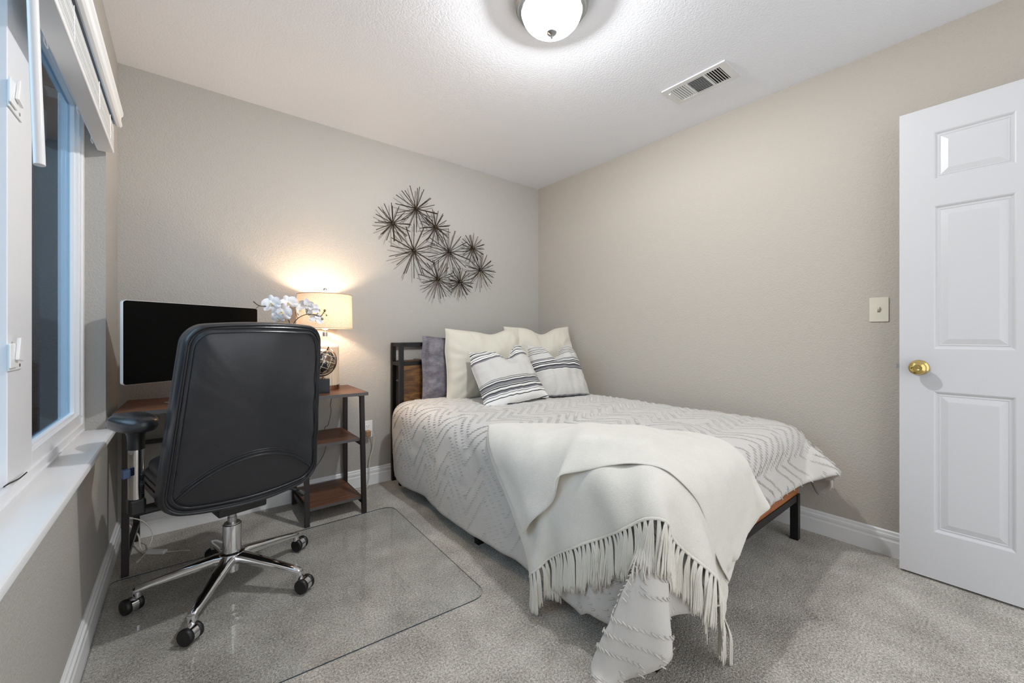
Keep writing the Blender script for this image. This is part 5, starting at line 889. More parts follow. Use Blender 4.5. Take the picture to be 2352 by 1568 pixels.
2,1,0,-5,-1,0,1,0,2,1,0,-1,1,11,3,2,2,1,1,1,0,-1,-3,-8,-11,-8,-3,4,6,-2,-3,-5,0,1,3,0,-1,0,0,-1,1,-1,0,-1,0,0,0,-1,0,0,-1,0,-1,1,0,-1,0,-1,0,0,0,-1,0,-1,0,-1,0,-1,1,-1,0,-1,0,-1,
-3,1,2,1,1,-6,-3,0,0,1,1,0,0,1,1,22,3,1,0,0,-1,-2,-4,-7,-9,-9,-7,-1,4,6,4,-2,-3,-5,-2,3,5,1,0,1,-1,-1,-1,1,-1,0,0,-1,1,0,-1,0,1,-1,0,-1,-1,0,0,0,-1,0,-1,0,0,0,-1,0,-1,0,0,0,-1,1,2,
-2,-8,-3,2,1,3,-3,-6,-2,-1,1,1,1,0,1,2,27,1,-1,-1,-2,-4,-7,-9,-9,-8,-4,1,3,7,6,0,-2,-4,-3,-3,3,5,4,0,-2,1,0,1,-1,0,0,0,0,-1,0,0,1,-1,1,-1,0,0,0,-1,-1,1,0,0,-1,0,0,0,0,0,0,-2,0,0,0,
0,-4,-7,-6,-1,3,3,2,-6,-5,-1,3,1,-1,0,1,1,25,0,-2,-4,-5,-9,-9,-7,-6,-1,2,2,5,6,4,-2,-4,-3,-2,1,1,2,4,3,1,-1,1,-2,0,-1,1,-1,1,0,0,0,0,0,-1,0,0,0,0,0,1,-1,0,0,1,-1,0,0,-1,0,1,0,-1,1,
0,-5,-7,-3,-6,-3,1,2,8,0,-6,-4,3,-1,-2,0,1,1,22,-3,-4,-8,-9,-8,-5,-3,1,1,1,3,6,6,2,-4,-2,-3,-1,-2,2,2,3,2,1,1,-1,1,-1,1,-1,1,-1,0,0,0,-1,0,0,1,0,0,0,0,-1,0,1,0,-1,0,0,0,1,1,-1,0,0,
0,-3,-6,-5,-3,-4,-3,0,1,6,5,-1,-4,-5,-3,0,2,1,0,13,-5,-8,-8,-6,-2,-2,1,0,1,1,6,7,3,0,-4,-3,-2,-1,1,1,-1,3,3,1,0,1,0,0,0,1,-1,0,0,0,0,0,0,0,0,0,-1,0,0,1,0,-1,0,1,0,1,0,0,-1,0,0,0,
-2,-6,-5,-1,-1,-4,-3,1,0,-2,3,5,4,-7,-5,-1,2,1,0,-1,-4,-7,-4,-1,0,1,0,0,0,5,5,6,2,-2,-3,-4,-2,1,-1,1,1,1,3,1,1,0,0,2,0,-1,0,0,0,0,0,-1,0,0,0,0,1,0,0,0,-1,0,0,0,0,-1,1,0,0,-1,0,-1,
-4,-4,-3,-1,-1,-1,-4,1,1,-1,-1,2,1,-2,-1,0,0,0,-1,-14,-1,0,0,0,0,0,-1,0,2,5,7,4,1,-4,-4,-3,0,0,0,-1,1,1,2,3,1,1,0,-1,0,1,1,-1,1,-1,0,1,0,-1,0,0,0,0,-1,0,0,0,0,0,0,0,-1,0,-1,0,-1,
-3,-3,-2,-2,-1,1,-2,-4,-2,3,2,0,-3,-1,1,1,-1,-1,0,0,-24,5,5,2,-1,-1,-1,0,0,4,5,6,2,0,-4,-4,-1,-1,-1,1,0,1,0,1,2,1,1,1,1,0,0,0,1,-1,1,-1,-1,0,1,0,-1,-1,0,1,-1,1,0,-1,0,0,-1,0,0,-1,
-1,-2,-2,-2,-3,-2,0,1,0,-1,-5,-1,5,4,-2,-3,0,-2,0,-1,-1,0,-30,4,7,5,0,0,0,0,3,4,6,2,0,-3,-4,-2,-1,2,3,0,-2,-2,1,1,1,2,1,1,0,1,0,0,0,0,-1,1,1,0,-1,-1,0,1,-1,0,1,-1,-1,0,0,-1,0,-1,
-1,-1,-2,-1,-2,-3,-1,0,0,0,3,0,-3,-1,2,3,2,-3,-4,-1,-3,-1,0,0,121,30,30,31,30,30,31,30,31,30,31,30,31,29,28,23,15,7,1,-2,-1,0,0,0,-1,0,0,0,0,0,0,0,-1,0,0,0,0,0,0,0,0,0,0,0,0,0,0,0,
0,0,0,0,0,-1,0,0,2,1,-3,-12,-18,-21,-18,-14,-7,1,5,4,-2,-12,-21,-19,-4,13,22,25,-1,1,0,-1,1,0,0,0,0,0,0,0,0,1,0,1,2,1,1,2,1,-1,1,0,0,0,0,0,0,0,0,0,1,0,0,0,0,0,0,0,0,0,0,0,0,0,0,0,
0,0,0,0,0,1,0,0,-2,-1,-1,-1,-2,-4,-7,-8,-8,-5,-2,2,6,9,5,-5,-7,1,3,-1,0,-1,1,0,0,0,-1,1,-1,1,-1,1,0,0,0,0,0,2,1,1,0,1,-1,0,1,0,0,0,0,0,0,0,0,0,0,0,0,0,0,0,0,0,0,0,0,0,0,0,0,0,0,0,
0,-1,1,0,-1,0,-1,1,-1,0,-3,-6,-7,-8,-6,-2,1,6,10,3,-5,-2,-2,1,0,0,0,0,0,0,0,0,0,0,0,0,-1,0,1,0,0,0,1,-1,0,0,0,0,0,0,0,0,0,0,0,0,0,0,0,0,0,0,0,0,0,0,0,0,0,0,0,0,0,0,0,0,0,1,-1,0,1,
0,0,0,1,0,-1,-2,-6,-8,-8,-5,-1,3,7,8,0,-5,-1,0,0,0,0,0,-1,1,0,0,0,0,0,-1,1,0,-1,1,0,0,0,0,0,0,0,0,0,0,0,0,0,0,0,0,0,0,0,0,0,0,0,0,0,0,0,0,0,0,0,0,0,0,0,0,0,0,0,0,0,0,0,1,1,0,-1,0,
-3,-7,-7,-7,-3,-1,3,10,5,-5,-2,-2,0,0,-1,1,0,0,0,-1,1,-1,1,0,0,0,0,-1,1,0,0,0,0,0,0,0,0,0,0,0,0,0,0,0,0,0,0,0,0,0,0,0,0,0,0,0,0,0,0,0,0,0,0,0,0,0,0,0,0,0,0,0,1,0,1,0,-1,-4,-6,-8,
-5,-3,-1,7,10,-3,-3,-2,0,0,0,0,0,-1,1,0,0,0,0,0,-1,0,1,0,0,0,0,0,0,0,0,0,0,0,0,0,0,0,0,0,0,0,0,0,0,0,0,0,0,0,0,0,0,0,0,0,0,0,0,0,0,0,0,0,0,0,0,1,-1,1,1,0,1,-1,-4,-5,-5,-6,-5,0,6,5,
-3,-3,0,0,0,0,0,0,0,0,0,0,-1,1,0,0,0,0,0,0,0,0,0,0,0,0,0,0,0,0,0,0,0,0,0,0,0,0,0,0,0,0,0,0,0,0,0,0,0,0,0,0,0,0,0,0,0,0,0,0,0,0,1,0,0,1,-1,0,-1,-5,-8,-6,-1,-3,2,4,0,-2,0,0,0,-1,1,0,
0,0,-1,1,0,-1,1,0,-1,1,-1,1,0,0,0,0,0,0,0,0,0,0,0,0,0,0,0,0,0,0,0,0,0,0,0,0,0,0,0,0,0,0,0,0,0,0,0,0,0,0,0,-1,1,0,1,0,0,1,1,-1,-2,-2,-8,-8,-3,0,-1,2,-1,0,-1,1,0,0,-1,1,-1,1,0,0,0,0,
0,0,0,-1,1,0,-1,1,0,0,0,0,0,0,0,0,0,0,0,0,0,0,0,0,0,0,0,0,0,0,0,0,0,0,0,0,0,0,0,0,0,0,0,0,0,0,1,0,-1,1,1,0,0,1,-1,-1,-5,-7,-8,-3,1,-1,0,-1,0,0,0,0,0,0,0,-1,1,-1,1,0,-1,0,1,0,0,-1,
1,0,0,0,1,0,-1,0,0,0,0,0,0,0,0,0,0,0,0,0,0,0,0,0,0,0,0,0,0,0,0,0,1,0,-1,0,0,0,0,0,0,0,1,1,0,0,0,1,-1,-1,-1,-4,-8,-8,-2,0,-1,0,0,-1,1,0,0,0,0,0,0,0,-1,1,0,0,-1,1,0,0,0,0,0,1,-1,-1,
1,0,0,0,0,0,0,0,0,0,0,0,0,0,0,0,0,0,0,0,0,0,0,0,0,0,-1,0,1,0,0,0,0,1,-1,1,1,-1,1,0,0,0,1,-2,0,-2,-4,-8,-6,0,-2,-1,0,0,0,0,0,-1,1,0,-1,1,0,-1,1,0,0,0,0,0,0,0,0,-1,0,1,0,0,0,0,0,0,0,
0,0,0,0,0,0,0,0,0,0,0,0,0,0,0,0,0,0,0,0,0,0,0,0,0,0,0,1,0,0,1,0,0,0,0,0,0,-1,0,-3,-5,-8,-1,2,-1,0,0,-1,1,0,0,0,0,0,0,0,0,0,-1,1,-1,1,0,0,0,0,0,0,0,0,0,0,0,0,0,0,0,0,0,0,0,0,0,0,0,
0,0,0,0,0,0,1,-1,0,0,0,0,0,0,0,0,0,0,0,0,1,0,0,1,0,-1,0,0,0,0,-1,-4,-7,-3,2,1,0,0,0,-1,1,0,-1,1,0,-1,1,0,-1,1,0,0,-1,1,0,0,0,0,0,0,1,-1,0,0,1,-1,0,0,0,0,0,0,0,0,0,0,0,0,0,0,0,0,-1,
1,0,0,0,0,0,0,0,0,0,0,0,1,0,0,0,0,1,0,1,0,-1,0,-1,-2,-6,-9,-2,4,0,0,0,0,0,0,0,-1,1,0,-1,1,0,0,-1,1,0,0,1,0,-1,0,0,0,-1,1,0,0,-1,1,0,0,0,0,0,0,0,0,0,0,0,0,0,0,0,0,0,0,0,0,0,0,0,0,0,
0,0,0,0,1,0,0,1,0,1,0,-1,0,0,0,0,-2,-4,-9,-6,0,0,0,0,0,-1,1,0,0,-1,1,0,-1,1,0,0,0,0,0,0,-1,1,0,0,0,0,0,0,0,0,0,0,0,0,0,0,0,0,0,0,0,0,0,0,0,0,0,0,0,0,0,0,0,0,0,0,0,0,0,1,-1,1,0,0,1,
0,0,0,0,0,0,-1,0,-2,-7,-8,-5,0,0,0,0,0,0,0,0,0,0,0,0,-1,0,1,-1,1,0,-1,1,0,0,0,0,0,0,0,0,0,0,0,0,0,0,0,0,0,0,0,0,0,0,0,0,1,-1,1,-1,0,0,0,0,0,0,0,0,0,0,0,1,-1,1,0,0,0,1,0,0,1,-1,0,0,
-2,-5,-8,-8,0,0,0,0,0,-1,1,0,0,-1,1,0,0,0,0,0,0,0,1,-1,0,0,0,0,0,0,0,0,1,-1,0,0,0,0,0,0,0,0,0,0,0,0,0,0,-1,1,0,0,0,0,0,0,0,0,0,0,0,0,0,0,1,0,0,0,1,0,0,0,0,0,1,-1,-1,-2,-7,-9,-1,1,
0,0,0,0,-1,1,0,0,-1,1,0,0,-1,1,0,0,0,0,0,0,0,0,0,0,0,0,-1,1,0,0,0,0,0,0,0,0,0,0,0,0,0,0,0,0,-1,1,0,0,0,0,0,0,0,0,0,1,0,0,0,0,0,0,1,0,0,0,0,1,-1,1,-1,-3,-4,-7,0,-1,1,0,0,0,0,-1,1,0,
0,-1,1,0,0,0,0,0,-1,1,0,0,0,0,0,0,0,0,0,0,0,0,0,0,0,0,0,0,0,0,0,0,0,0,0,0,0,0,1,-1,0,0,0,0,0,0,0,-1,1,0,0,0,0,1,0,1,0,1,0,-1,1,-1,-1,0,-3,-6,0,0,-1,1,0,0,0,0,-1,1,0,0,-1,0,1,0,0,0,
1,0,-1,0,0,0,0,0,0,0,0,0,0,0,0,0,0,0,0,0,0,0,0,0,0,0,0,0,0,0,-1,1,0,0,0,0,0,0,0,0,0,1,0,0,0,0,0,0,2,0,0,-1,-1,1,1,-1,-2,-4,0,0,0,-1,1,0,0,0,0,-1,1,0,0,0,0,0,0,0,0,0,0,0,0,0,0,0,0,
0,0,1,-1,0,0,0,1,-1,0,0,0,0,0,0,0,0,0,0,0,0,0,0,0,0,0,0,0,0,0,0,0,0,1,1,0,-1,0,1,0,-1,0,2,1,-1,0,-1,-1,-3,0,0,0,0,-1,1,0,0,0,0,-1,1,0,0,-1,0,0,1,0,0,0,0,0,0,0,0,0,0,0,-1,1,0,0,0,
-1,1,0,1,0,-1,0,0,0,0,0,0,0,0,0,0,0,0,0,0,0,0,0,0,0,0,0,0,1,0,0,1,0,0,0,0,1,0,0,1,-3,-2,0,0,0,0,0,-1,1,0,0,0,0,-1,1,0,0,0,0,0,0,0,0,0,0,0,0,0,0,0,0,0,0,1,-1,0,0,0,0,0,0,0,0,0,0,0,
0,0,0,0,0,0,0,0,0,0,0,0,0,0,0,1,0,0,0,0,0,0,0,1,2,0,-2,0,0,0,0,-2,0,0,0,0,0,0,-1,1,0,0,0,0,-1,0,1,0,0,0,0,0,0,0,0,0,0,0,0,0,0,0,0,-1,1,0,0,0,0,0,-1,1,0,0,0,0,0,0,0,0,0,0,0,0,0,0,0,
0,0,0,0,0,1,0,1,-1,0,0,2,0,0,0,0,0,1,-1,-1,-2,0,0,0,0,0,0,0,-1,1,0,0,0,0,0,0,0,0,0,0,0,0,0,0,0,0,0,0,0,0,0,0,0,0,1,0,-1,0,-1,1,0,0,0,0,0,0,0,0,0,0,0,0,0,0,0,0,0,0,0,0,0,0,1,0,-1,1,
1,-1,1,0,1,0,1,-1,0,-1,0,-1,1,0,0,0,0,0,0,-1,0,1,0,0,0,-1,1,0,0,0,-1,1,0,0,0,0,0,0,0,0,0,0,0,0,-1,0,2,-1,0,0,0,0,0,0,0,0,0,0,0,0,0,0,0,0,0,0,0,0,0,1,0,0,-1,0,1,-1,0,2,0,1,-1,2,-1,
0,0,0,-1,0,-1,0,1,0,0,0,0,0,0,-1,0,1,0,0,-1,1,0,0,0,0,0,0,0,0,0,0,0,0,0,0,0,0,0,0,-1,1,0,0,0,0,0,0,0,0,0,0,0,0,0,0,0,0,0,0,0,0,1,-1,0,0,1,-1,0,1,0,0,0,0,1,0,1,0,0,0,-1,0,0,0,-1,0,
1,0,0,0,0,0,0,-1,0,1,0,0,0,0,0,0,0,0,0,0,0,0,0,0,0,0,0,0,0,0,0,0,0,0,0,0,0,0,0,0,0,0,0,0,0,0,0,0,0,0,0,0,-1,1,0,1,0,-1,1,0,1,-1,2,-1,0,0,0,1,1,0,0,0,0,0,0,0,-1,1,0,0,0,0,0,0,0,0,0,
0,0,0,0,0,0,0,0,0,0,0,0,0,0,0,0,0,0,0,0,1,-1,0,0,0,0,0,0,0,0,0,0,0,0,0,0,0,0,0,0,0,0,0,1,-1,1,0,0,0,0,0,0,0,1,0,1,0,0,1,0,0,0,0,0,0,0,-1,0,1,0,0,0,0,0,-1,1,-1,1,0,0,0,0,0,0,0,0,0,
0,0,0,0,0,0,0,0,0,-1,1,0,0,0,0,0,0,0,0,0,0,0,0,0,0,0,0,0,0,0,0,0,0,1,0,1,-1,0,0,1,0,0,0,0,0,1,0,0,1,0,0,0,0,0,0,0,0,-1,0,0,0,0,0,1,-1,1,0,0,0,0,0,0,0,0,0,0,0,0,0,0,0,0,0,0,0,0,0,0,
0,0,0,0,0,0,0,0,0,0,0,0,0,0,0,0,0,0,1,-1,0,0,0,0,1,1,0,0,-1,1,0,1,0,0,1,-1,0,0,0,0,0,0,0,0,0,0,0,0,0,0,0,0,0,0,-1,0,1,0,0,0,0,0,0,0,0,0,0,0,0,0,0,0,0,0,0,0,0,0,0,0,0,0,0,0,0,0,0,0,
0,0,0,0,0,0,-1,1,0,0,0,1,0,0,0,0,1,1,0,0,0,0,0,1,0,0,0,0,0,0,0,0,0,0,0,0,0,0,0,0,0,0,0,0,0,0,0,0,0,0,0,0,0,0,0,0,0,0,0,0,0,0,0,0,0,0,0,0,0,0,0,0,0,0,0,0,0,0,0,0,0,0,0,0,0,0,0,0,1,
0,0,-1,1,0,1,0,0,1,1,0,0,0,0,0,0,-1,0,0,0,1,0,0,0,0,-1,0,1,0,0,0,0,0,0,0,0,0,0,0,0,0,0,0,0,0,1,-1,0,0,0,0,0,0,0,0,1,-1,0,0,0,0,0,0,0,0,0,0,0,0,0,0,0,1,0,0,0,0,-1,1,0,0,1,0,1,0,-1,
1,0,0,0,-1,0,1,0,0,0,-1,0,0,0,0,1,0,-1,1,0,0,0,0,0,0,0,0,0,0,0,0,0,0,0,1,-1,1,-1,0,0,0,0,0,0,0,-1,1,0,0,0,0,0,0,0,0,0,0,0,0,0,0,0,0,1,0,-1,0,1,0,-1,0,0,1,0,0,1,0,2,-1,0,1,0,0,0,0,
0,0,0,0,0,0,0,0,0,-1,1,0,0,0,0,0,0,0,0,0,0,0,0,0,0,-1,0,0,1,0,0,0,0,0,0,0,0,0,0,0,0,0,0,0,0,0,0,0,0,0,0,0,0,1,-1,1,1,-1,0,0,0,0,-1,0,1,0,1,1,1,0,0,0,0,0,0,0,0,0,0,0,0,0,0,-1,1,0,0,
0,0,0,0,0,0,0,0,0,0,0,0,0,0,0,0,0,0,0,0,0,0,0,0,0,0,0,0,0,0,0,0,0,0,0,0,0,0,0,0,0,0,0,1,0,0,1,-1,-1,0,0,1,0,0,0,0,2,2,0,0,0,0,0,0,-1,0,0,0,0,0,0,0,1,0,0,0,0,0,0,0,0,0,0,0,0,0,0,0,
0,0,0,0,0,0,0,0,0,0,0,0,0,0,0,0,0,0,0,0,0,0,0,0,0,0,0,0,0,1,0,0,0,0,-1,0,0,0,1,-1,1,0,1,0,0,4,0,0,0,0,-1,0,1,0,0,0,0,0,0,0,0,-1,1,0,0,0,0,0,0,0,0,0,0,0,0,0,0,0,0,0,0,0,0,0,0,0,0,0,
0,0,0,0,0,0,0,0,0,0,0,0,0,0,0,0,0,0,0,1,0,0,0,-1,0,0,0,1,0,0,0,0,2,4,0,0,0,-1,1,0,0,0,0,0,0,0,0,-1,0,1,0,0,0,0,0,0,0,0,0,0,0,0,0,0,0,0,0,0,0,0,0,0,0,0,0,0,0,0,0,0,0,0,0,0,0,0,0,0,
0,0,0,0,0,0,0,1,0,0,-1,0,0,0,-1,0,1,1,0,0,4,6,0,-1,0,1,0,0,0,0,0,-1,0,0,0,1,0,0,-1,0,1,0,0,0,0,0,0,0,0,0,0,0,0,0,0,0,0,0,0,0,0,0,0,0,0,0,0,0,0,0,0,0,0,0,0,0,0,0,0,0,0,0,1,-1,1,-1,
1,0,-1,0,-1,0,-1,1,1,3,3,7,-1,1,0,0,0,0,0,-1,0,1,0,0,0,0,0,-1,1,0,0,0,0,0,0,0,0,0,0,0,0,0,0,0,0,0,0,0,0,0,0,0,0,0,0,0,0,0,0,0,0,0,0,0,0,0,0,0,0,0,0,0,0,1,0,0,0,0,0,-1,0,0,0,-1,1,3,
5,8,0,0,0,0,0,-1,0,1,0,0,0,-1,0,0,0,1,0,0,0,0,0,0,0,0,0,0,0,0,0,0,0,0,0,0,0,0,0,0,0,0,0,0,0,0,0,0,0,0,0,1,0,-1,0,0,0,0,0,0,0,1,0,0,0,0,-1,1,-1,0,1,-1,0,0,0,3,8,6,0,0,0,-1,0,1,0,0,
0,0,-1,1,0,0,0,0,-1,1,0,0,0,0,0,0,0,0,0,0,0,0,0,0,0,0,0,0,0,0,0,0,0,0,0,0,0,0,0,0,0,0,0,0,0,0,0,0,0,0,0,0,1,0,0,0,0,-1,1,0,-1,1,-1,1,1,4,7,3,0,-1,0,1,0,0,0,0,-1,0,1,0,0,0,-1,0,1,0,
0,0,0,0,0,0,0,0,0,0,0,0,0,0,0,0,0,0,0,0,0,0,0,0,0,0,0,0,0,0,0,-1,0,1,0,0,0,0,0,0,0,0,0,1,0,0,1,0,0,-1,0,-1,0,1,2,4,3,5,-1,1,0,0,0,0,-1,0,1,0,0,0,-1,0,1,0,0,0,0,0,0,0,0,0,0,0,0,0,0,
0,0,0,0,0,0,0,0,0,0,0,0,0,0,0,0,0,0,0,0,0,0,0,0,0,0,0,0,0,0,1,0,0,0,0,-1,1,0,0,-2,0,1,0,1,4,5,2,0,0,0,0,-1,0,1,0,0,0,-1,0,1,0,0,0,0,-1,1,0,0,0,0,0,0,0,0,0,0,0,0,0,0,0,0,0,0,0,0,0,
0,0,0,0,0,0,0,0,0,1,0,-1,0,0,0,0,0,0,0,0,0,0,1,1,-1,0,-1,0,1,-1,-1,-2,2,8,5,-1,0,0,0,-1,1,0,0,0,-1,0,1,0,0,-1,0,0,0,1,0,0,0,0,0,0,0,0,0,0,0,0,0,0,0,0,0,0,0,0,0,0,0,0,0,0,0,0,0,0,0,
0,0,0,0,0,0,0,0,0,0,0,1,0,0,0,0,0,0,-1,1,-1,-1,0,2,2,3,3,0,0,-1,1,0,0,-1,0,1,0,0,-1,0,1,0,0,0,0,-1,1,0,0,0,0,0,0,0,0,0,0,0,0,0,0,0,0,0,0,0,0,0,0,0,0,0,0,1,-1,0,-1,0,1,0,0,0,0,0,0,
0,0,0,1,0,0,0,0,-1,0,0,0,-1,1,3,1,1,3,0,0,0,0,0,-1,1,0,0,0,-1,1,0,0,0,0,0,0,0,0,0,0,0,0,0,0,0,0,0,0,0,0,0,0,0,0,0,0,0,0,0,0,0,0,0,0,-1,1,0,0,0,0,0,0,0,0,0,0,0,0,0,0,0,1,0,0,1,-1,
-1,0,0,1,3,2,1,1,0,-1,1,0,-1,1,0,0,-1,0,1,0,0,-1,0,0,0,1,0,0,0,0,0,0,0,0,0,0,0,0,0,0,0,0,0,0,0,0,0,0,0,0,0,0,0,0,0,0,0,0,0,0,0,0,0,0,0,0,0,0,1,0,0,0,0,-1,1,0,-1,0,0,1,2,3,2,0,0,0,
0,-1,1,0,0,-1,1,0,0,-1,0,1,0,0,0,-1,1,0,0,0,0,0,0,0,0,0,0,0,0,0,0,0,0,0,0,0,0,0,0,0,0,0,1,-1,0,0,0,0,0,0,0,0,0,0,0,0,0,0,0,1,0,0,0,1,-1,1,-1,0,0,0,2,3,2,1,-1,1,0,0,0,0,-1,1,0,-1,0,
1,0,-1,0,1,0,0,0,0,0,0,0,0,0,0,0,0,0,0,0,0,0,0,0,0,0,0,0,0,0,0,0,0,-1,1,0,0,0,0,0,0,0,0,0,0,0,0,0,0,0,0,1,0,0,1,0,-1,0,0,0,1,2,4,0,-1,0,0,-1,1,0,-1,1,0,-1,1,0,0,-1,1,0,-1,0,1,0,0,
0,0,0,0,0,0,0,0,0,0,0,0,0,0,0,0,0,0,0,0,0,0,0,0,0,0,0,0,0,0,0,0,0,0,0,0,1,-1,0,0,1,0,0,0,1,-1,0,0,0,0,1,0,4,3,-1,-1,0,0,0,0,0,0,0,-1,1,0,-1,0,1,-1,0,1,0,0,0,0,0,0,0,0,0,0,0,0,0,0,
0,0,0,0,0,0,0,0,0,0,0,0,0,0,0,0,0,0,0,0,0,0,0,0,0,0,-1,1,0,1,-1,0,1,0,0,0,1,0,0,0,0,2,4,1,2,-2,0,0,0,0,-1,1,0,0,0,-1,1,0,-1,1,0,-1,1,-1,1,0,0,0,0,0,0,0,0,0,0,0,0,0,0,0,0,0,0,0,0,0,
0,0,0,0,0,0,0,0,0,0,0,0,0,0,0,0,0,0,0,0,0,1,-1,1,0,0,0,1,0,0,0,3,2,3,0,1,0,-1,1,-1,1,0,-1,1,0,0,0,-1,1,-1,0,1,-1,1,-1,0,1,0,0,0,0,0,0,0,1,-1,0,0,0,0,0,0,0,0,0,0,0,0,0,0,0,0,0,0,0,
0,0,0,0,0,0,0,0,0,0,0,1,-1,1,-1,1,1,0,0,0,-1,1,3,4,0,0,-1,-1,1,-1,1,0,-1,1,-1,0,1,-1,1,-1,1,0,-1,1,0,0,1,-1,0,0,0,0,0,0,0,-1,1,0,0,0,0,0,0,0,0,0,0,0,0,0,0,0,0,0,0,0,0,0,0,0,0,0,0,
0,0,0,0,0,1,-1,1,0,-1,2,0,1,-1,1,3,4,0,-2,-1,0,-1,1,-1,0,1,-1,1,-1,0,1,-1,1,-1,0,1,0,0,0,-1,1,0,0,0,0,0,0,0,0,0,0,0,0,0,0,0,0,0,0,0,0,0,0,0,0,0,0,0,0,0,0,0,0,0,0,0,0,0,0,0,0,0,0,0,
0,1,-1,1,0,1,1,3,3,0,0,1,-1,1,-1,1,-1,0,0,0,0,0,0,0,0,1,0,-1,0,0,1,0,-1,0,0,0,1,0,0,0,0,0,0,0,0,0,0,0,0,0,0,0,0,0,0,0,0,0,0,0,0,0,0,0,0,0,0,0,0,0,0,0,0,0,0,0,0,0,1,0,1,0,2,4,2,1,0,
3,-1,0,1,-1,1,-1,1,-1,1,-1,0,0,0,0,-1,0,-2,-1,-1,1,0,1,0,0,0,0,0,1,0,0,0,1,0,0,0,1,0,0,0,0,0,0,1,0,0,-1,0,0,1,0,0,0,0,0,0,0,0,0,0,-1,1,0,0,0,0,1,0,0,0,1,2,5,3,0,2,0,-1,0,-1,1,-1,1,
-1,1,-1,1,-1,1,-1,-1,0,-3,-5,-3,1,0,2,0,0,1,0,0,1,0,0,1,0,-1,1,0,1,0,0,1,0,0,1,0,-1,1,0,1,0,1,-1,1,0,0,0,1,0,0,0,0,0,0,0,1,1,0,1,0,0,0,1,1,3,5,2,1,0,1,-3,0,1,-1,1,-1,1,0,0,-1,1,-1,
0,-3,-4,-5,-4,-1,-1,1,0,1,1,-1,0,1,0,0,1,0,1,0,0,1,0,0,1,0,0,1,0,0,1,0,0,1,0,0,1,-1,1,1,0,0,0,1,0,0,1,1,0,1,0,1,2,2,1,0,0,2,4,4,2,0,0,-1,-3,0,-1,1,-1,1,-1,-1,1,0,-1,-1,-3,-4,-7,-5,
-1,-1,1,-1,2,0,0,1,0,0,0,0,0,0,0,1,0,1,0,0,0,0,1,0,0,1,0,0,1,0,1,0,0,0,0,0,1,0,1,0,1,0,1,1,2,2,-1,0,2,3,3,2,0,2,5,5,0,0,-1,-6,-5,0,0,0,0,0,0,0,-1,-1,-2,-4,-5,-5,-4,-2,0,1,0,0,0,-1,
0,0,0,0,0,0,1,0,0,0,1,-1,0,1,0,0,0,1,0,0,0,0,0,1,0,0,0,1,0,0,1,0,0,0,1,1,-1,2,3,3,0,0,-1,2,8,4,1,2,6,4,1,0,-6,-13,-5,0,0,-1,1,-1,0,-1,-1,-3,-5,-4,-4,-3,-2,-1,0,0,1,1,-1,-1,-1,0,0,
1,0,0,-1,1,0,0,0,0,0,0,0,0,1,-1,0,1,0,0,0,0,0,0,1,0,0,1,-1,0,1,0,0,0,1,0,2,5,5,-1,0,1,4,7,3,3,8,2,0,-3,-10,-14,-5,-1,1,0,-1,0,-2,-2,-5,-4,-3,-3,-2,-1,-1,0,0,0,0,1,-2,-1,1,0,0,-1,0,
0,1,-1,0,1,-1,0,1,-1,0,1,-1,0,1,-1,0,1,0,-1,1,0,-1,1,0,0,0,1,-1,1,-1,1,0,0,2,6,6,1,-1,-1,0,9,7,6,6,3,-3,-9,-13,-9,-5,0,-1,0,-2,-2,-3,-5,-3,-3,-1,-1,-1,-2,-1,0,0,0,0,0,0,0,-1,0,0,0,
0,0,0,0,0,0,0,1,-1,0,1,-1,0,1,-1,0,1,-1,0,1,-1,1,0,-1,1,-1,1,-1,1,0,0,0,0,1,2,5,5,4,0,-2,-4,5,12,11,4,-1,-6,-13,-10,-3,-6,0,-1,-2,-3,-5,-4,-2,-2,0,-2,0,-2,-1,0,0,0,0,1,0,-1,0,-1,0,
0,0,0,1,-1,0,1,-1,0,0,0,1,-1,0,1,-1,0,1,-1,1,0,-1,1,-1,0,1,-1,1,-1,1,0,-1,1,0,1,1,3,2,6,3,2,-1,-4,-3,11,15,4,-5,-12,-10,-3,0,-7,-1,-3,-4,-4,-3,-2,-1,0,-1,0,-2,-1,-1,0,0,1,0,-1,0,0,
0,0,-1,0,0,1,-1,0,0,0,0,1,-1,0,0,0,1,-1,0,1,-1,1,-1,0,1,-1,1,0,-1,1,-1,1,0,-1,1,0,0,1,2,2,1,5,5,2,0,1,1,8,8,-1,-10,-10,-5,-1,1,-10,-4,-4,-4,-2,-1,0,-1,0,0,-1,-1,-1,0,0,0,-1,0,0,0,
1,-1,0,0,-1,0,0,0,0,1,-1,0,0,0,1,-1,1,-1,0,1,-1,1,-1,0,1,-1,1,-1,1,0,0,0,0,-1,1,0,0,1,1,3,1,1,3,4,2,3,4,4,1,-4,-6,-7,-2,-1,1,1,-11,-9,-4,-2,0,0,0,0,0,-1,0,-2,-1,0,0,0,0,0,0,1,-1,0,
-1,0,1,0,-1,0,1,-1,0,1,-1,1,-1,0,0,0,1,-1,1,-1,0,1,-1,1,-1,1,-1,1,-1,1,-1,1,0,0,0,1,2,2,2,1,2,3,1,1,3,4,-1,-7,-5,-1,0,1,0,0,-9,-10,-6,0,-1,0,0,0,0,0,-3,-1,0,0,0,1,0,0,0,-1,0,0,0,0,
-1,0,0,0,0,0,1,-1,0,0,0,1,-1,1,-1,0,0,0,1,-1,1,-1,1,-1,1,-1,1,-1,1,0,0,0,2,1,1,1,1,1,0,2,2,1,3,-3,-3,-1,-1,1,0,1,0,0,-5,-6,-8,-5,-1,-1,0,0,-1,-1,-1,0,-1,0,1,-1,0,0,-1,0,1,0,0,-1,1,
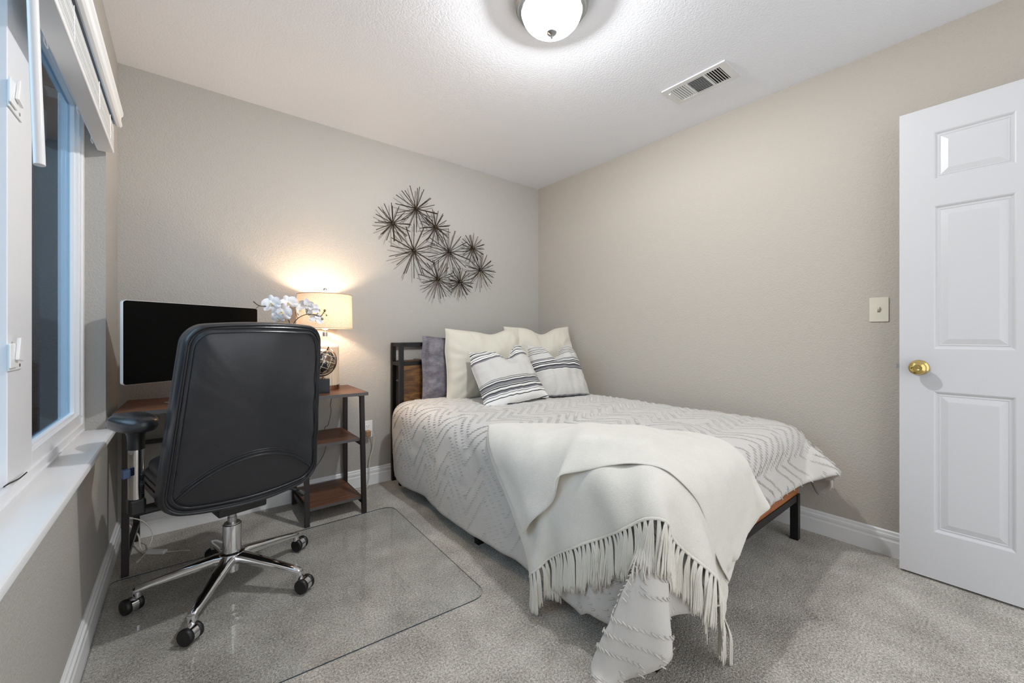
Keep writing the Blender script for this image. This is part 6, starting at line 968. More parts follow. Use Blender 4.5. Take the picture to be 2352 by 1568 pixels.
-1,0,1,-1,0,0,0,1,-1,1,-1,1,-1,0,1,-1,1,-1,1,-1,1,-1,1,-1,1,0,0,0,0,0,1,0,2,2,2,0,-1,-2,1,3,2,-2,-1,-4,1,1,1,2,1,0,-1,]
THROW = [1317,-7,-6,0,8,13,12,7,3,-1,-3,-4,-3,-1,3,2,1,-1,-1,-1,-1,1,1,0,0,-1,-3,-3,-1,5,11,10,8,6,9,12,13,14,14,13,12,14,13,14,14,14,13,12,11,11,12,12,12,12,12,13,7,1,-2,-5,-7,-3,2,4,2,2,
1,0,-1,-1,0,1,0,1,0,-1,1,-1,-1,1,1,1,3,2,-1,-2,0,2,1,3,2,1,1,-1,0,-1,1,0,1,0,-1,-2,-1,0,0,0,0,0,0,1,0,0,7,1,1,-2,-6,-7,-3,2,4,3,1,2,0,-1,-2,0,1,0,0,1,-1,0,1,0,-1,1,1,3,3,-1,-2,0,3,
3,2,0,0,0,0,1,1,-1,0,-1,-1,-1,-1,-1,1,0,0,0,1,-1,2,0,5,2,2,0,-2,-7,-7,-2,4,3,3,1,1,-1,-1,-1,1,1,0,-1,1,1,0,1,1,0,0,2,2,2,0,0,1,1,1,1,0,0,0,1,-1,1,-2,-1,-1,0,0,0,-1,1,0,0,0,1,-1,0,
3,2,2,3,0,-4,-7,-5,-2,4,3,2,1,1,-2,-1,0,1,0,1,0,1,0,0,1,1,2,1,3,2,1,1,0,1,0,0,-1,1,0,0,0,-2,0,-2,0,0,0,0,1,-1,0,1,-1,0,0,1,3,0,2,2,2,1,-4,-8,-5,0,4,2,2,1,0,-1,-1,0,1,0,2,-1,1,0,1,
2,2,2,2,3,1,0,0,0,0,0,1,-1,0,0,-1,-1,-1,0,0,0,0,0,0,1,-1,-1,1,0,0,-1,1,1,1,1,3,2,1,-4,-7,-5,0,4,2,2,0,-1,0,0,0,1,0,1,0,1,2,2,3,1,1,2,1,1,0,0,0,0,-1,1,-1,-1,0,0,-1,1,0,0,0,0,-1,-1,
1,-1,0,-1,1,0,1,0,0,1,1,4,2,0,-4,-7,-3,1,3,2,1,0,-1,-1,2,1,0,1,2,2,2,2,1,1,2,0,1,0,1,-1,0,0,0,0,0,-1,-1,0,1,0,-1,0,-1,0,0,0,-1,1,-1,0,-1,1,1,0,0,0,1,1,2,4,0,-4,-6,-3,2,1,2,1,-1,1,
0,1,2,2,2,2,0,1,2,2,1,1,0,0,-1,1,-1,0,0,-1,0,0,0,1,-1,0,0,-1,0,0,-1,0,-1,0,0,0,0,-1,0,0,0,1,0,0,2,1,3,1,-4,-5,-2,2,1,2,1,0,2,2,1,2,1,1,2,1,1,1,0,1,0,-1,1,-1,1,-1,1,0,-1,0,1,-2,1,
-1,0,0,0,-2,0,-1,1,-1,0,0,0,0,0,0,1,-1,0,0,1,1,1,3,1,-2,-5,-1,2,1,3,1,1,1,2,2,1,0,2,2,0,1,0,0,0,1,-1,0,0,0,-1,0,1,0,-1,0,0,-1,0,-1,0,0,-1,0,0,-1,0,0,-1,1,0,1,-1,0,0,1,-1,0,1,1,3,0,
-1,-3,0,3,2,2,1,1,2,0,1,2,1,1,1,0,1,-1,0,0,0,0,-1,1,0,0,-1,0,0,0,-1,1,-1,0,-2,0,1,-1,-1,1,-1,-1,1,-1,1,-1,0,0,0,-1,0,1,0,0,1,2,2,0,0,0,2,2,0,2,1,1,2,2,1,0,0,0,0,1,0,-1,0,0,0,-1,0,
0,0,0,0,0,0,-1,-1,0,0,0,-1,0,0,-1,0,0,0,0,0,0,0,0,0,0,0,-1,0,1,0,2,2,2,1,0,0,2,2,1,1,2,2,1,0,0,0,0,0,0,0,0,0,0,0,0,0,-1,1,-1,0,0,-1,0,0,-1,0,-1,0,0,-1,0,0,0,0,0,0,0,0,0,0,0,0,1,0,
0,1,1,1,3,1,1,0,0,2,2,2,1,1,1,0,0,0,0,0,0,0,0,0,0,0,-1,0,1,-1,1,-1,0,-1,0,0,-1,0,0,-1,0,-1,0,0,0,-1,0,0,0,0,0,1,0,0,-1,1,1,0,1,2,1,3,1,1,2,2,2,0,1,0,-1,0,1,0,0,0,0,0,0,-1,0,0,1,0,
-1,0,0,0,-1,1,-1,-1,1,-1,0,-1,-1,1,-1,0,0,0,0,0,0,0,0,0,0,0,1,1,1,2,2,3,2,1,2,2,0,0,1,0,0,0,0,0,0,0,0,0,0,0,0,0,0,0,-1,0,1,0,-1,0,0,-1,0,0,-1,0,-1,0,0,-1,1,-2,1,0,0,0,0,0,1,-1,0,1,
1,1,2,3,3,1,1,1,2,1,1,1,-1,1,0,-1,0,1,-1,0,0,0,0,0,0,0,0,0,0,0,-1,0,0,0,0,0,-1,0,0,-1,0,-1,0,0,-1,0,-1,0,0,0,0,1,-1,0,2,1,1,2,2,3,0,1,2,1,1,1,1,0,1,-1,0,1,0,-1,0,0,0,0,0,0,0,0,0,
-1,1,-1,1,0,0,-1,0,0,-1,0,-1,0,-1,1,-1,-1,0,0,0,0,0,0,1,-1,1,1,0,2,2,3,2,0,2,1,1,2,1,0,0,1,-1,1,0,-1,0,1,0,0,0,0,-1,0,0,0,0,0,0,0,-1,0,0,1,-1,-1,1,-1,-1,0,-1,0,-1,1,-1,0,0,0,0,1,
-1,1,1,1,2,1,2,2,2,1,1,2,1,0,1,1,0,-1,1,0,-1,1,0,-1,0,0,0,0,0,0,0,0,0,0,-1,1,0,0,0,-1,0,0,-1,-1,1,-1,0,-1,0,-1,0,0,0,-1,0,0,2,0,1,2,1,2,3,1,1,2,1,1,1,0,0,0,0,1,0,-1,1,-1,0,1,0,0,
-1,0,1,-1,0,0,0,0,0,-1,1,-1,0,0,0,-1,0,0,-1,0,-1,0,0,-1,0,0,-1,1,-1,1,0,2,1,2,3,2,1,2,1,1,2,0,0,0,0,0,1,-1,0,1,-1,1,0,-1,0,0,1,-1,0,0,0,0,-1,1,0,0,-1,1,-1,0,-1,1,-1,0,-1,0,0,-1,-1,
1,-1,0,0,-1,1,1,2,2,2,2,1,3,1,1,1,1,1,0,0,1,0,0,-1,1,0,-1,1,-1,0,1,-1,0,0,1,-1,0,0,0,0,0,0,0,0,-1,0,0,0,-1,0,0,0,-2,0,0,0,-1,0,0,0,0,-1,3,2,1,3,2,2,1,2,1,1,0,0,0,0,0,0,0,1,0,-1,1,
-1,1,0,-1,1,0,-1,0,0,1,-1,0,0,-1,0,0,0,1,0,-1,0,0,-1,-1,0,0,0,-1,-1,0,0,0,-1,0,-1,5,1,3,1,2,2,1,1,1,1,0,0,0,0,0,0,1,-1,0,1,0,0,-1,0,0,0,0,1,-1,0,0,0,0,0,0,0,0,0,-1,0,0,0,-1,0,0,-1,
0,-1,0,0,0,-1,0,0,-1,-1,7,2,2,2,1,2,1,1,0,0,0,0,0,1,0,-1,0,1,0,0,-1,1,0,0,0,0,-1,0,0,1,-1,0,0,0,0,0,0,-1,0,0,0,-1,0,0,0,-1,0,-1,0,0,-1,0,-1,0,-1,0,9,2,1,2,2,0,1,0,0,0,1,0,0,0,0,1,
-1,0,0,0,0,0,0,0,0,0,1,-1,0,0,0,0,0,0,0,0,-1,1,0,-1,0,0,0,0,-2,1,-1,0,-2,0,0,0,0,-1,-1,-1,11,2,2,0,1,1,1,0,0,0,0,0,1,-1,0,0,0,0,0,0,0,0,0,0,0,0,0,0,0,-1,1,0,-1,0,0,0,1,-1,0,0,0,0,
-1,0,0,-1,0,-1,0,0,-1,0,-1,-2,-1,2,12,2,1,2,0,1,-1,1,0,0,0,0,0,0,0,0,0,0,0,0,0,0,0,0,0,0,-1,1,0,0,-1,0,1,0,-1,0,0,0,0,0,0,0,0,-1,0,-1,-1,0,0,-1,0,-1,-2,-1,0,0,11,3,1,1,1,0,0,0,0,1,
0,0,-1,1,0,-1,1,0,0,0,0,0,0,0,0,0,0,-1,0,0,0,0,0,0,0,0,0,0,0,0,-1,0,0,0,-1,0,0,-1,0,-1,-1,-1,-3,0,1,-2,6,2,2,1,0,0,1,0,1,-1,1,0,1,-1,1,1,0,0,0,0,1,-1,1,0,0,-1,1,0,0,0,0,0,0,-1,1,
-1,-1,0,0,0,0,0,0,0,1,-1,-1,1,-2,0,-2,-3,-1,0,-1,-3,-2,0,0,0,0,1,0,0,0,1,0,1,0,1,0,1,0,1,1,0,0,1,-1,0,0,1,0,0,1,0,0,-1,0,0,-1,0,0,-1,-1,0,0,1,2,1,1,1,0,-1,0,-2,-1,-3,1,-2,-2,-3,-8,
-2,-1,0,0,-1,1,0,1,0,-1,0,1,0,0,0,0,0,0,0,0,-1,1,0,1,0,0,0,-1,1,0,0,0,0,0,0,0,0,0,0,1,0,0,0,1,1,1,1,0,0,0,1,-2,-1,-2,0,-10,-3,-1,-1,0,0,0,0,-1,0,1,0,-1,0,0,0,0,0,-1,1,-1,1,0,0,0,0,
0,0,1,-1,0,1,0,1,1,0,0,1,1,0,0,-1,-1,0,-2,1,0,0,1,1,1,1,1,-1,-1,1,-12,-1,-1,-2,0,0,-1,0,0,0,0,0,0,0,1,-1,0,0,0,-1,1,0,-1,1,-1,0,1,0,0,1,0,0,0,0,-1,1,1,0,0,0,0,0,-1,0,0,0,1,0,1,0,1,
3,1,1,0,-1,-11,-2,-1,-1,-1,0,0,0,0,-1,0,0,0,1,-1,1,0,-1,0,0,0,-1,1,-1,0,1,-1,2,0,0,0,0,-1,0,1,-1,0,1,-1,1,-1,0,1,0,1,-1,0,1,0,1,2,1,3,2,1,0,-9,-2,-2,-1,-1,-1,-1,0,0,0,0,0,0,0,0,0,
0,1,0,-1,0,0,0,0,1,0,1,-1,1,0,1,0,0,-1,-1,0,0,-1,0,0,0,0,1,0,0,1,0,0,1,1,0,1,1,2,3,1,-8,-2,-1,-2,-1,-1,-1,-1,0,0,0,0,0,0,0,0,1,0,0,1,-1,1,0,1,0,0,0,0,0,0,-1,0,0,0,0,0,-1,0,0,-1,0,
1,-1,0,1,0,1,0,0,1,0,1,1,2,1,3,-6,-2,-2,-1,-2,-2,0,-1,-1,0,0,0,0,0,0,0,0,0,2,0,1,0,0,-1,0,0,-1,0,-1,0,1,0,0,0,0,-1,0,0,0,1,0,-1,1,0,0,0,0,1,1,0,0,0,1,0,2,2,-5,-1,-2,-2,-2,-1,-2,0,
-1,0,-1,0,0,0,0,0,0,1,0,0,0,-1,0,0,0,-1,0,0,0,0,0,0,0,0,0,1,0,0,1,-1,1,0,-1,1,0,0,1,0,0,0,2,0,-1,1,1,2,-3,-1,-3,-1,-2,-2,-1,-2,-1,0,0,-1,0,-1,1,0,1,0,-1,-1,-1,1,-1,1,-1,0,1,0,0,0,
0,0,0,0,-1,1,0,0,0,0,0,1,0,0,0,1,0,1,1,0,0,0,1,0,1,0,-2,-2,-1,-2,-2,-1,-2,-1,-1,-2,-1,0,0,1,-1,1,0,0,-1,-1,0,-1,1,-1,1,0,-1,0,1,0,-1,1,0,0,0,-1,1,0,0,0,1,-1,1,1,0,1,0,0,0,1,0,1,0,
0,0,1,-1,-1,-1,-2,-1,-3,-1,-2,-1,-1,-1,-1,0,0,0,0,-1,0,0,-1,-1,1,-1,1,-1,1,0,0,-1,0,1,0,0,0,1,-1,0,0,0,1,-1,1,0,0,1,0,1,1,0,0,0,1,0,0,0,0,-1,-1,-1,-1,-2,-1,-2,-1,-1,-2,-2,-1,0,0,0,
0,0,-1,-1,0,0,-1,1,-1,1,-1,1,0,0,0,0,-1,0,0,1,1,-1,0,0,0,0,1,1,0,0,0,0,1,0,1,1,-1,0,1,0,0,-2,1,-1,-1,0,-2,-3,-2,-1,0,-1,-2,-1,-1,0,-1,0,0,0,-2,0,1,-1,1,-1,1,-1,1,0,0,0,0,0,0,-1,1,
0,0,0,0,1,0,0,0,1,0,1,0,1,0,0,1,0,0,0,0,-1,0,0,-1,-2,-1,-1,-2,-2,-2,0,-1,-1,-1,-1,0,-1,-1,0,0,0,-1,1,-1,1,-1,1,-1,1,0,0,0,0,0,0,0,0,0,0,0,0,0,1,0,1,1,0,0,0,1,0,0,1,0,0,0,-2,2,0,0,
-1,-2,0,-2,-4,-1,-1,1,-1,-3,-1,-2,-1,0,0,0,-1,1,-1,1,-1,1,-1,1,-1,1,0,0,-1,0,1,-1,1,0,1,0,0,0,0,1,-1,1,0,1,0,0,1,0,0,1,0,0,-1,0,1,0,0,0,-1,-2,-2,-3,-2,-1,-2,0,-3,-1,0,0,-2,0,1,-1,
1,-1,1,0,0,0,0,-1,1,0,0,0,-1,1,0,0,0,0,0,1,0,0,1,0,1,0,1,0,0,1,0,-1,1,0,-2,0,1,0,0,0,-1,-1,-2,-1,-1,-3,-2,-2,-1,-1,-1,-1,0,0,-1,0,0,1,0,-1,1,-1,1,0,0,0,0,-1,1,0,-1,1,-1,1,1,0,0,1,
0,0,0,1,0,1,0,0,1,0,0,0,-2,0,0,0,0,-1,-1,0,2,1,-2,-2,-2,-3,-2,-2,-1,-1,-1,-2,1,0,0,0,0,0,0,0,0,0,0,0,0,0,-1,0,1,0,0,0,0,0,1,0,1,0,1,0,0,1,0,0,0,1,-1,1,-2,0,1,1,0,0,0,1,0,-2,-3,-2,
-3,0,0,-1,-1,-2,-2,0,0,0,0,0,-1,1,-1,1,-1,0,-1,-1,0,0,0,0,0,0,0,0,1,0,0,0,0,1,0,1,1,-1,1,1,0,0,0,0,-3,1,-1,2,0,2,0,-1,-2,-2,-2,-2,1,0,2,1,-2,-4,-3,1,2,1,0,-1,0,-1,0,-2,0,-1,-2,-1,
0,-1,0,0,0,0,0,1,-1,1,0,1,0,1,0,-1,1,1,0,0,0,0,1,-1,-2,-2,0,-1,1,-1,0,-1,-1,-1,1,1,2,2,-1,-2,-4,-4,-1,4,1,0,-2,0,-1,0,-1,0,-1,-1,-1,-1,-1,1,-1,0,0,0,0,0,0,0,1,0,1,0,0,1,0,1,0,0,1,
0,0,0,-3,-1,-1,-1,0,-1,-1,0,1,1,2,3,0,-1,-3,-5,-5,-1,3,3,0,-3,-2,-1,0,-1,0,0,-1,1,0,0,0,0,0,-1,-1,0,1,0,0,1,-1,1,0,1,1,0,1,-1,1,1,-1,1,0,0,-2,-2,-1,-1,-1,0,0,1,1,2,2,0,-1,-4,-5,-4,
-2,2,5,1,-3,-3,-1,-1,-1,0,-1,0,1,-1,1,1,0,-1,0,0,0,0,0,0,1,-1,1,0,1,-1,1,1,0,1,0,0,1,0,0,0,-3,0,-2,0,-1,0,1,1,2,2,-1,-2,-4,-5,-4,-3,2,6,3,-1,-3,0,-1,-3,-2,-1,0,0,-1,1,1,0,1,0,-1,0,
0,0,0,-1,1,0,1,0,0,1,1,0,0,1,0,0,1,-1,0,1,-2,-1,0,-1,-1,1,0,2,2,-1,-2,-4,-6,-4,-2,2,5,4,0,-2,0,-1,-1,-2,-2,-2,0,-1,0,0,0,2,1,0,-1,-1,0,-1,0,1,-1,1,0,1,1,0,0,1,0,0,1,1,-1,1,0,0,
1191,-15,-15,-14,-10,-8,-8,-13,-17,-19,-19,-19,-19,-19,-19,-19,-20,-19,-20,-19,-20,-19,-20,-20,-19,-19,-18,-17,-16,-15,-14,-13,-11,-8,-2,2,0,-5,-8,-12,-12,-11,-9,-7,-3,-1,2,3,4,4,
4,3,4,3,2,3,13,0,-1,0,-3,-2,1,3,1,0,0,0,1,0,0,0,0,0,0,0,0,-1,1,0,0,-1,0,-1,-1,-2,-1,-2,-1,4,2,-3,-5,-4,-3,0,2,2,3,4,2,3,1,0,-1,0,-1,-1,-2,-1,0,-2,14,-2,1,-1,-1,-3,-1,1,3,2,0,0,-1,
1,0,-1,1,-1,1,-1,1,0,0,0,-1,1,-1,-1,-1,-1,-2,-1,2,1,-2,-5,-5,-2,1,2,2,3,4,2,3,0,0,-1,0,-1,-1,-1,-1,-1,-1,-1,13,0,-1,-1,0,-1,-3,0,3,2,1,0,0,-1,0,1,0,0,0,0,0,0,-1,1,0,0,-1,0,0,-1,-2,
0,0,-3,-5,-3,-1,1,1,3,3,3,1,3,0,0,-1,0,-1,-2,-1,0,-1,0,-2,0,14,0,-1,-1,-1,0,-2,-2,1,2,2,1,0,0,0,0,-1,1,0,0,-1,1,0,-1,1,-1,1,-1,-1,0,0,-1,-2,-5,-3,-1,2,1,2,2,1,3,2,0,0,0,-1,-1,-1,
-1,-1,-1,0,-2,0,-1,14,0,-1,0,-1,-1,-1,-1,-2,2,3,0,0,0,1,-1,1,0,-1,1,0,-1,1,0,-1,1,-1,0,0,0,-1,-1,-2,-2,-2,0,1,1,1,0,3,1,1,-1,-1,-1,-1,-1,-1,0,-1,0,-1,0,0,-1,14,0,0,0,-1,-2,-1,-1,
-1,0,1,3,1,0,-1,1,0,0,0,-1,1,0,-1,0,1,-1,0,1,-1,-1,1,0,-2,-2,0,-1,-1,0,0,3,1,1,-1,-1,-1,-1,-1,0,-1,-1,0,-1,0,0,-1,1,15,-1,1,-1,0,-1,-1,-2,-2,0,1,2,1,1,0,0,0,-1,1,0,-1,1,0,0,-1,1,0,
-1,0,1,-1,0,-2,0,-2,0,-1,-1,2,0,1,-2,-1,-1,-1,-1,1,-1,0,0,1,-1,0,0,0,-1,14,0,0,1,-1,1,-2,-1,-2,-2,-1,2,3,0,1,-1,0,1,-1,1,0,-1,0,1,0,-1,1,0,0,0,0,-1,0,-1,-1,-2,-2,1,-2,0,-2,-1,0,0,
0,0,0,0,0,1,-1,1,-1,0,0,0,14,1,-1,0,1,-1,1,-2,0,-3,-2,-1,2,3,0,1,0,0,0,-1,1,0,0,-1,1,0,0,0,0,0,0,0,0,-2,-1,-1,-1,-2,-1,-3,-1,0,-1,0,1,1,-1,0,1,-1,0,0,1,-1,0,0,15,-1,1,-1,0,1,-1,1,
-2,-1,-2,-2,0,2,2,1,0,-1,1,0,-1,1,0,1,-1,1,-1,1,0,-1,1,-1,-1,0,-1,-1,-1,-2,-2,-1,-2,-1,0,0,0,-1,1,0,0,0,0,0,0,0,1,0,14,1,-1,1,0,-1,1,-1,1,0,-1,-3,-2,0,1,2,0,1,-1,1,0,0,0,0,1,-1,1,
-1,0,1,-1,1,0,-1,-1,-2,-1,-1,-1,-3,-1,-1,-1,0,-1,1,-1,1,-1,0,1,0,0,0,0,0,14,0,1,-1,0,1,-1,1,0,-1,0,0,-2,-2,0,1,2,0,0,0,0,0,1,0,-1,1,-1,1,0,-1,1,-1,0,0,0,-1,-1,-2,-2,-1,-2,-2,0,-1,
0,-1,1,-1,1,0,0,0,0,0,0,0,14,0,0,1,0,-1,1,0,-1,1,0,0,-1,-2,-1,0,0,1,1,0,0,0,0,0,1,-1,1,-1,0,1,-1,1,-1,0,-1,0,-1,-1,-2,-2,-2,-1,-2,-1,0,1,-1,1,-1,1,-1,0,0,1,0,0,15,0,0,-1,0,1,0,-1,
1,0,0,-1,0,0,-1,-1,0,1,0,0,1,0,0,0,-1,1,-1,0,1,-1,1,-1,0,0,0,-1,-1,-1,-1,-2,-2,-2,-2,0,0,-1,1,-1,1,-1,0,0,1,0,-1,0,14,0,0,1,0,0,-1,1,0,0,-1,1,0,-1,0,-1,0,0,0,0,0,0,0,0,0,0,0,1,-1,
1,-1,0,1,-1,0,0,-1,-1,-2,-1,-2,-2,-1,-1,-1,0,-1,1,-1,0,0,1,-1,0,1,0,14,0,0,0,0,0,1,0,0,-1,1,-1,0,0,-1,-1,0,1,1,0,0,0,0,-1,1,-1,1,-1,1,-1,0,1,-1,0,-1,0,0,0,-1,-2,-1,-2,-2,-2,-1,-1,
0,-1,1,0,1,0,0,0,-1,0,15,0,0,0,0,0,0,0,-1,1,0,0,-1,0,0,0,0,0,0,0,0,0,-1,1,-1,1,-1,1,-1,0,1,-1,0,0,1,-1,0,-1,-1,-1,-2,-2,-2,-1,-2,0,-1,0,0,1,0,0,0,0,0,-1,14,0,0,0,0,0,0,0,1,0,-1,1,
0,0,0,0,0,-1,-1,1,-1,0,1,0,0,0,0,-1,1,0,-1,0,0,0,0,0,0,-1,0,-1,-2,-2,-1,-3,-1,-1,0,1,0,0,-1,-1,0,0,0,0,15,0,0,0,0,0,0,0,0,-1,1,-1,0,0,0,0,0,0,0,-1,1,0,0,-1,1,-1,1,0,-1,0,0,1,0,0,
-1,0,0,0,-1,-1,-1,-2,-2,-2,-1,-2,0,0,-1,0,0,0,0,0,0,-1,14,0,0,0,0,0,0,0,0,1,-1,1,0,0,0,0,-1,-1,1,0,0,0,-1,1,-1,1,-1,0,1,0,0,-1,0,0,0,0,0,0,-1,0,-2,-1,-2,-1,-3,-1,-1,-1,0,-1,0,0,1,
0,0,0,14,0,0,0,1,0,0,0,-1,0,1,-1,0,0,0,0,0,0,0,0,0,-1,1,0,0,-1,1,0,-1,0,0,0,0,0,0,0,-1,0,1,-1,0,-2,-2,-2,-2,-2,-1,-1,-1,0,1,1,0,0,-1,-1,14,0,0,1,-1,0,0,0,1,-1,0,0,0,0,0,0,0,0,0,0,
0,0,0,-1,1,0,-1,1,0,0,0,0,-1,0,0,0,0,0,0,-1,-1,0,-2,-3,-1,-2,-2,-1,1,0,0,0,-1,0,-1,-1,14,0,1,-1,0,0,0,0,0,0,0,0,0,0,0,0,0,0,-1,0,0,1,0,0,-1,1,0,-1,0,0,0,0,1,0,-1,0,0,0,-1,1,-1,-1,
-2,-1,-3,-1,-2,-1,0,0,-1,0,0,0,-1,-1,14,0,0,0,0,0,0,0,0,0,0,0,0,0,0,0,0,0,0,0,0,0,-1,1,0,-1,1,0,0,0,-1,0,0,0,1,0,-1,0,0,-1,0,-1,-1,-1,-2,-3,-1,-1,-2,0,0,0,1,-2,0,-2,14,0,-1,1,0,0,
0,0,0,0,0,0,0,0,0,0,0,0,0,0,0,-1,1,-1,1,0,-1,0,0,0,1,0,-1,0,0,0,0,0,0,0,0,-1,-1,-2,-2,-1,-3,-2,0,-1,0,0,0,0,-2,-2,14,0,0,0,0,0,0,0,0,0,0,0,0,0,0,0,0,-1,1,0,0,0,0,0,-1,1,0,0,0,-1,0,
0,1,-1,0,0,0,0,0,-1,0,0,-1,-1,-2,-2,-2,-1,-2,0,0,0,-1,-1,-2,-1,13,1,0,0,0,0,0,0,0,0,0,0,0,0,0,0,0,0,-1,0,0,1,-1,1,0,-1,0,0,0,1,0,-1,0,0,0,0,0,-1,0,1,-1,0,0,-2,-1,-2,-2,-2,-1,-1,0,
-1,0,-2,-2,-1,14,-1,1,-1,1,0,0,0,0,0,0,0,1,0,-1,0,0,0,0,0,-1,0,1,-1,0,1,0,0,-1,0,0,0,0,0,0,-1,0,1,-1,0,0,0,-1,0,-1,-3,-1,-3,-1,-1,-2,1,-2,-2,-1,2,13,1,0,0,-1,1,0,0,0,1,-1,0,0,0,0,
0,-1,0,0,0,1,0,-1,0,1,-1,0,0,0,0,-1,1,-1,1,-1,1,0,-1,1,-1,0,0,0,-1,-2,-1,-2,-1,-3,-2,0,-1,-3,-2,1,1,11,2,-1,1,1,-1,0,0,0,0,1,0,-1,0,1,0,0,0,0,0,0,-1,0,1,-1,0,0,0,0,0,0,0,0,-1,1,-1,
0,0,0,0,0,-1,0,0,-1,-1,-2,-2,-2,-2,-1,-3,-2,0,1,-1,4,2,2,0,0,0,1,0,0,0,0,1,0,0,0,0,1,0,0,0,0,1,0,-1,0,0,0,0,1,-1,1,-1,0,1,-1,0,0,0,-1,0,0,0,0,-1,1,-2,-1,-3,-2,-2,-2,-3,-1,0,-1,-1,
-4,-1,0,1,0,1,0,1,0,1,0,0,1,1,1,0,0,1,1,0,0,0,0,1,0,0,0,0,0,1,-1,0,1,-1,0,0,0,-1,0,1,0,0,0,0,0,0,-2,-1,-1,-3,-3,-2,-1,0,-1,0,-10,-2,0,-1,1,0,0,0,1,0,0,1,0,0,0,1,1,0,0,0,0,0,1,0,0,
1,0,0,0,0,1,0,0,0,0,0,0,1,1,-1,0,1,0,1,-1,0,1,-1,-1,0,-2,-1,0,-1,0,0,-13,-1,0,0,-1,1,0,0,0,0,0,0,0,0,0,0,0,1,0,1,0,0,0,0,0,0,0,1,0,0,0,0,0,1,1,0,0,1,-1,1,1,-1,0,0,1,1,0,2,1,1,1,0,
0,-1,0,0,-14,0,-1,0,1,-1,0,0,0,-1,1,-1,1,1,0,0,0,0,0,0,0,0,0,0,1,0,0,0,0,0,0,1,0,0,0,1,0,-1,1,0,0,0,1,0,1,1,2,1,2,2,3,3,1,0,-1,-2,-15,0,0,1,-1,0,0,0,0,0,0,0,0,0,1,0,1,-1,1,-1,1,0,
0,0,-1,0,1,0,1,0,1,-1,0,0,0,-1,1,1,0,-1,0,1,0,0,1,1,2,2,1,3,2,3,3,2,0,-1,-15,0,1,-1,0,0,0,0,-1,1,0,0,1,-1,0,0,0,1,1,1,-1,0,0,0,1,0,0,0,0,1,-1,1,0,-1,0,0,0,0,0,1,-1,0,1,1,0,2,1,2,2,
1,1,2,3,3,2,0,-14,0,-1,0,0,0,0,0,0,0,0,1,-1,0,0,0,1,2,0,1,0,0,1,0,0,0,0,0,-1,0,0,0,0,0,-1,1,-1,0,0,0,1,0,0,1,2,1,2,1,2,0,1,1,2,2,2,3,-16,1,0,0,0,0,0,0,0,0,0,0,0,0,0,2,0,1,1,1,0,0,
-1,0,0,0,-1,0,0,-1,1,0,0,1,0,0,0,-1,0,0,0,1,0,1,1,2,1,3,0,2,1,0,0,2,3,2,-15,-1,1,0,0,0,0,-1,1,0,0,0,0,1,0,1,1,-1,0,0,1,0,0,-1,0,0,0,-1,1,0,-1,1,0,1,1,-1,1,0,0,0,1,-1,1,1,1,2,2,1,2,
0,1,0,0,2,1,2,-15,0,-1,0,0,0,0,1,0,0,0,0,0,1,2,-1,-1,0,-1,1,0,0,0,1,-1,0,0,1,-1,1,0,-1,2,-1,1,1,-1,1,0,0,0,1,0,1,2,1,2,1,1,2,0,0,0,0,2,2,-15,0,0,0,0,0,0,0,0,0,0,1,0,1,-1,0,-1,0,0,
1,1,0,-1,0,1,-1,1,-1,1,-1,0,1,0,1,-1,1,1,-1,0,1,-1,1,1,2,1,2,1,2,1,0,0,1,0,0,1,1,-16,0,0,1,0,0,0,0,0,0,1,-1,2,-1,0,-1,0,-1,1,1,0,0,1,-1,0,1,-1,1,-1,1,0,0,0,0,1,-1,0,1,0,0,1,0,2,1,
2,1,2,1,1,1,0,-1,1,0,0,2,-15,0,0,-1,0,0,0,1,0,0,0,1,-1,0,-1,1,0,0,0,0,1,0,0,1,-1,0,1,-1,1,-1,1,0,0,1,0,0,0,0,0,0,1,1,1,2,1,2,2,1,1,0,0,0,0,0,1,0,-16,0,0,0,1,0,0,-1,1,0,0,0,0,0,0,
-1,1,0,1,0,0,0,0,0,1,-1,0,1,-1,1,-1,1,1,0,-1,0,1,-1,1,1,0,1,2,1,2,2,1,1,1,0,0,0,-1,1,0,0,-16,1,0,0,-1,0,0,1,0,0,0,0,0,-1,1,0,1,0,-1,1,0,1,0,-1,0,1,-1,0,1,-1,1,0,0,0,1,0,-1,1,0,0,2,
1,1,2,2,1,1,1,0,1,0,0,0,0,0,1,-15,-1,0,0,0,0,1,-1,0,1,0,0,0,0,-1,2,-1,0,0,1,0,0,0,1,-1,0,1,0,-1,1,0,0,0,1,0,0,0,0,0,1,1,2,2,1,2,1,1,0,0,0,1,0,0,0,0,0,-16,0,0,0,0,0,0,0,0,1,0,0,0,0,
1,0,-1,0,1,0,1,-1,0,0,1,0,-1,0,1,-1,0,0,2,-1,0,1,0,1,0,1,1,1,1,3,1,1,1,1,0,-1,0,1,0,0,0,0,-16,0,0,0,0,1,-1,1,0,-1,1,0,0,1,0,-1,1,0,1,0,-1,0,0,0,0,0,1,-1,0,1,0,0,0,1,0,0,0,0,2,0,1,
2,2,1,1,2,1,0,0,0,0,-1,1,-1,0,1,-16,0,0,0,1,-1,0,0,0,1,-1,0,0,0,1,0,-1,2,1,0,0,0,0,0,0,0,-1,1,0,0,0,0,0,1,1,-1,1,0,1,1,1,2,1,2,1,1,0,1,0,0,-1,1,0,0,0,-1,-17,1,0,0,-1,1,0,0,0,-1,1,
0,0,0,-1,0,2,1,2,-1,1,1,0,0,-1,0,1,-1,0,0,-1,0,-1,1,1,1,0,1,0,2,1,1,2,1,2,0,0,0,1,0,0,0,-1,1,0,0,-16,-1,1,0,0,0,0,0,0,0,-1,0,0,1,0,0,2,3,2,0,1,1,0,-1,1,-1,-1,1,-1,-1,0,-1,-1,-1,0,
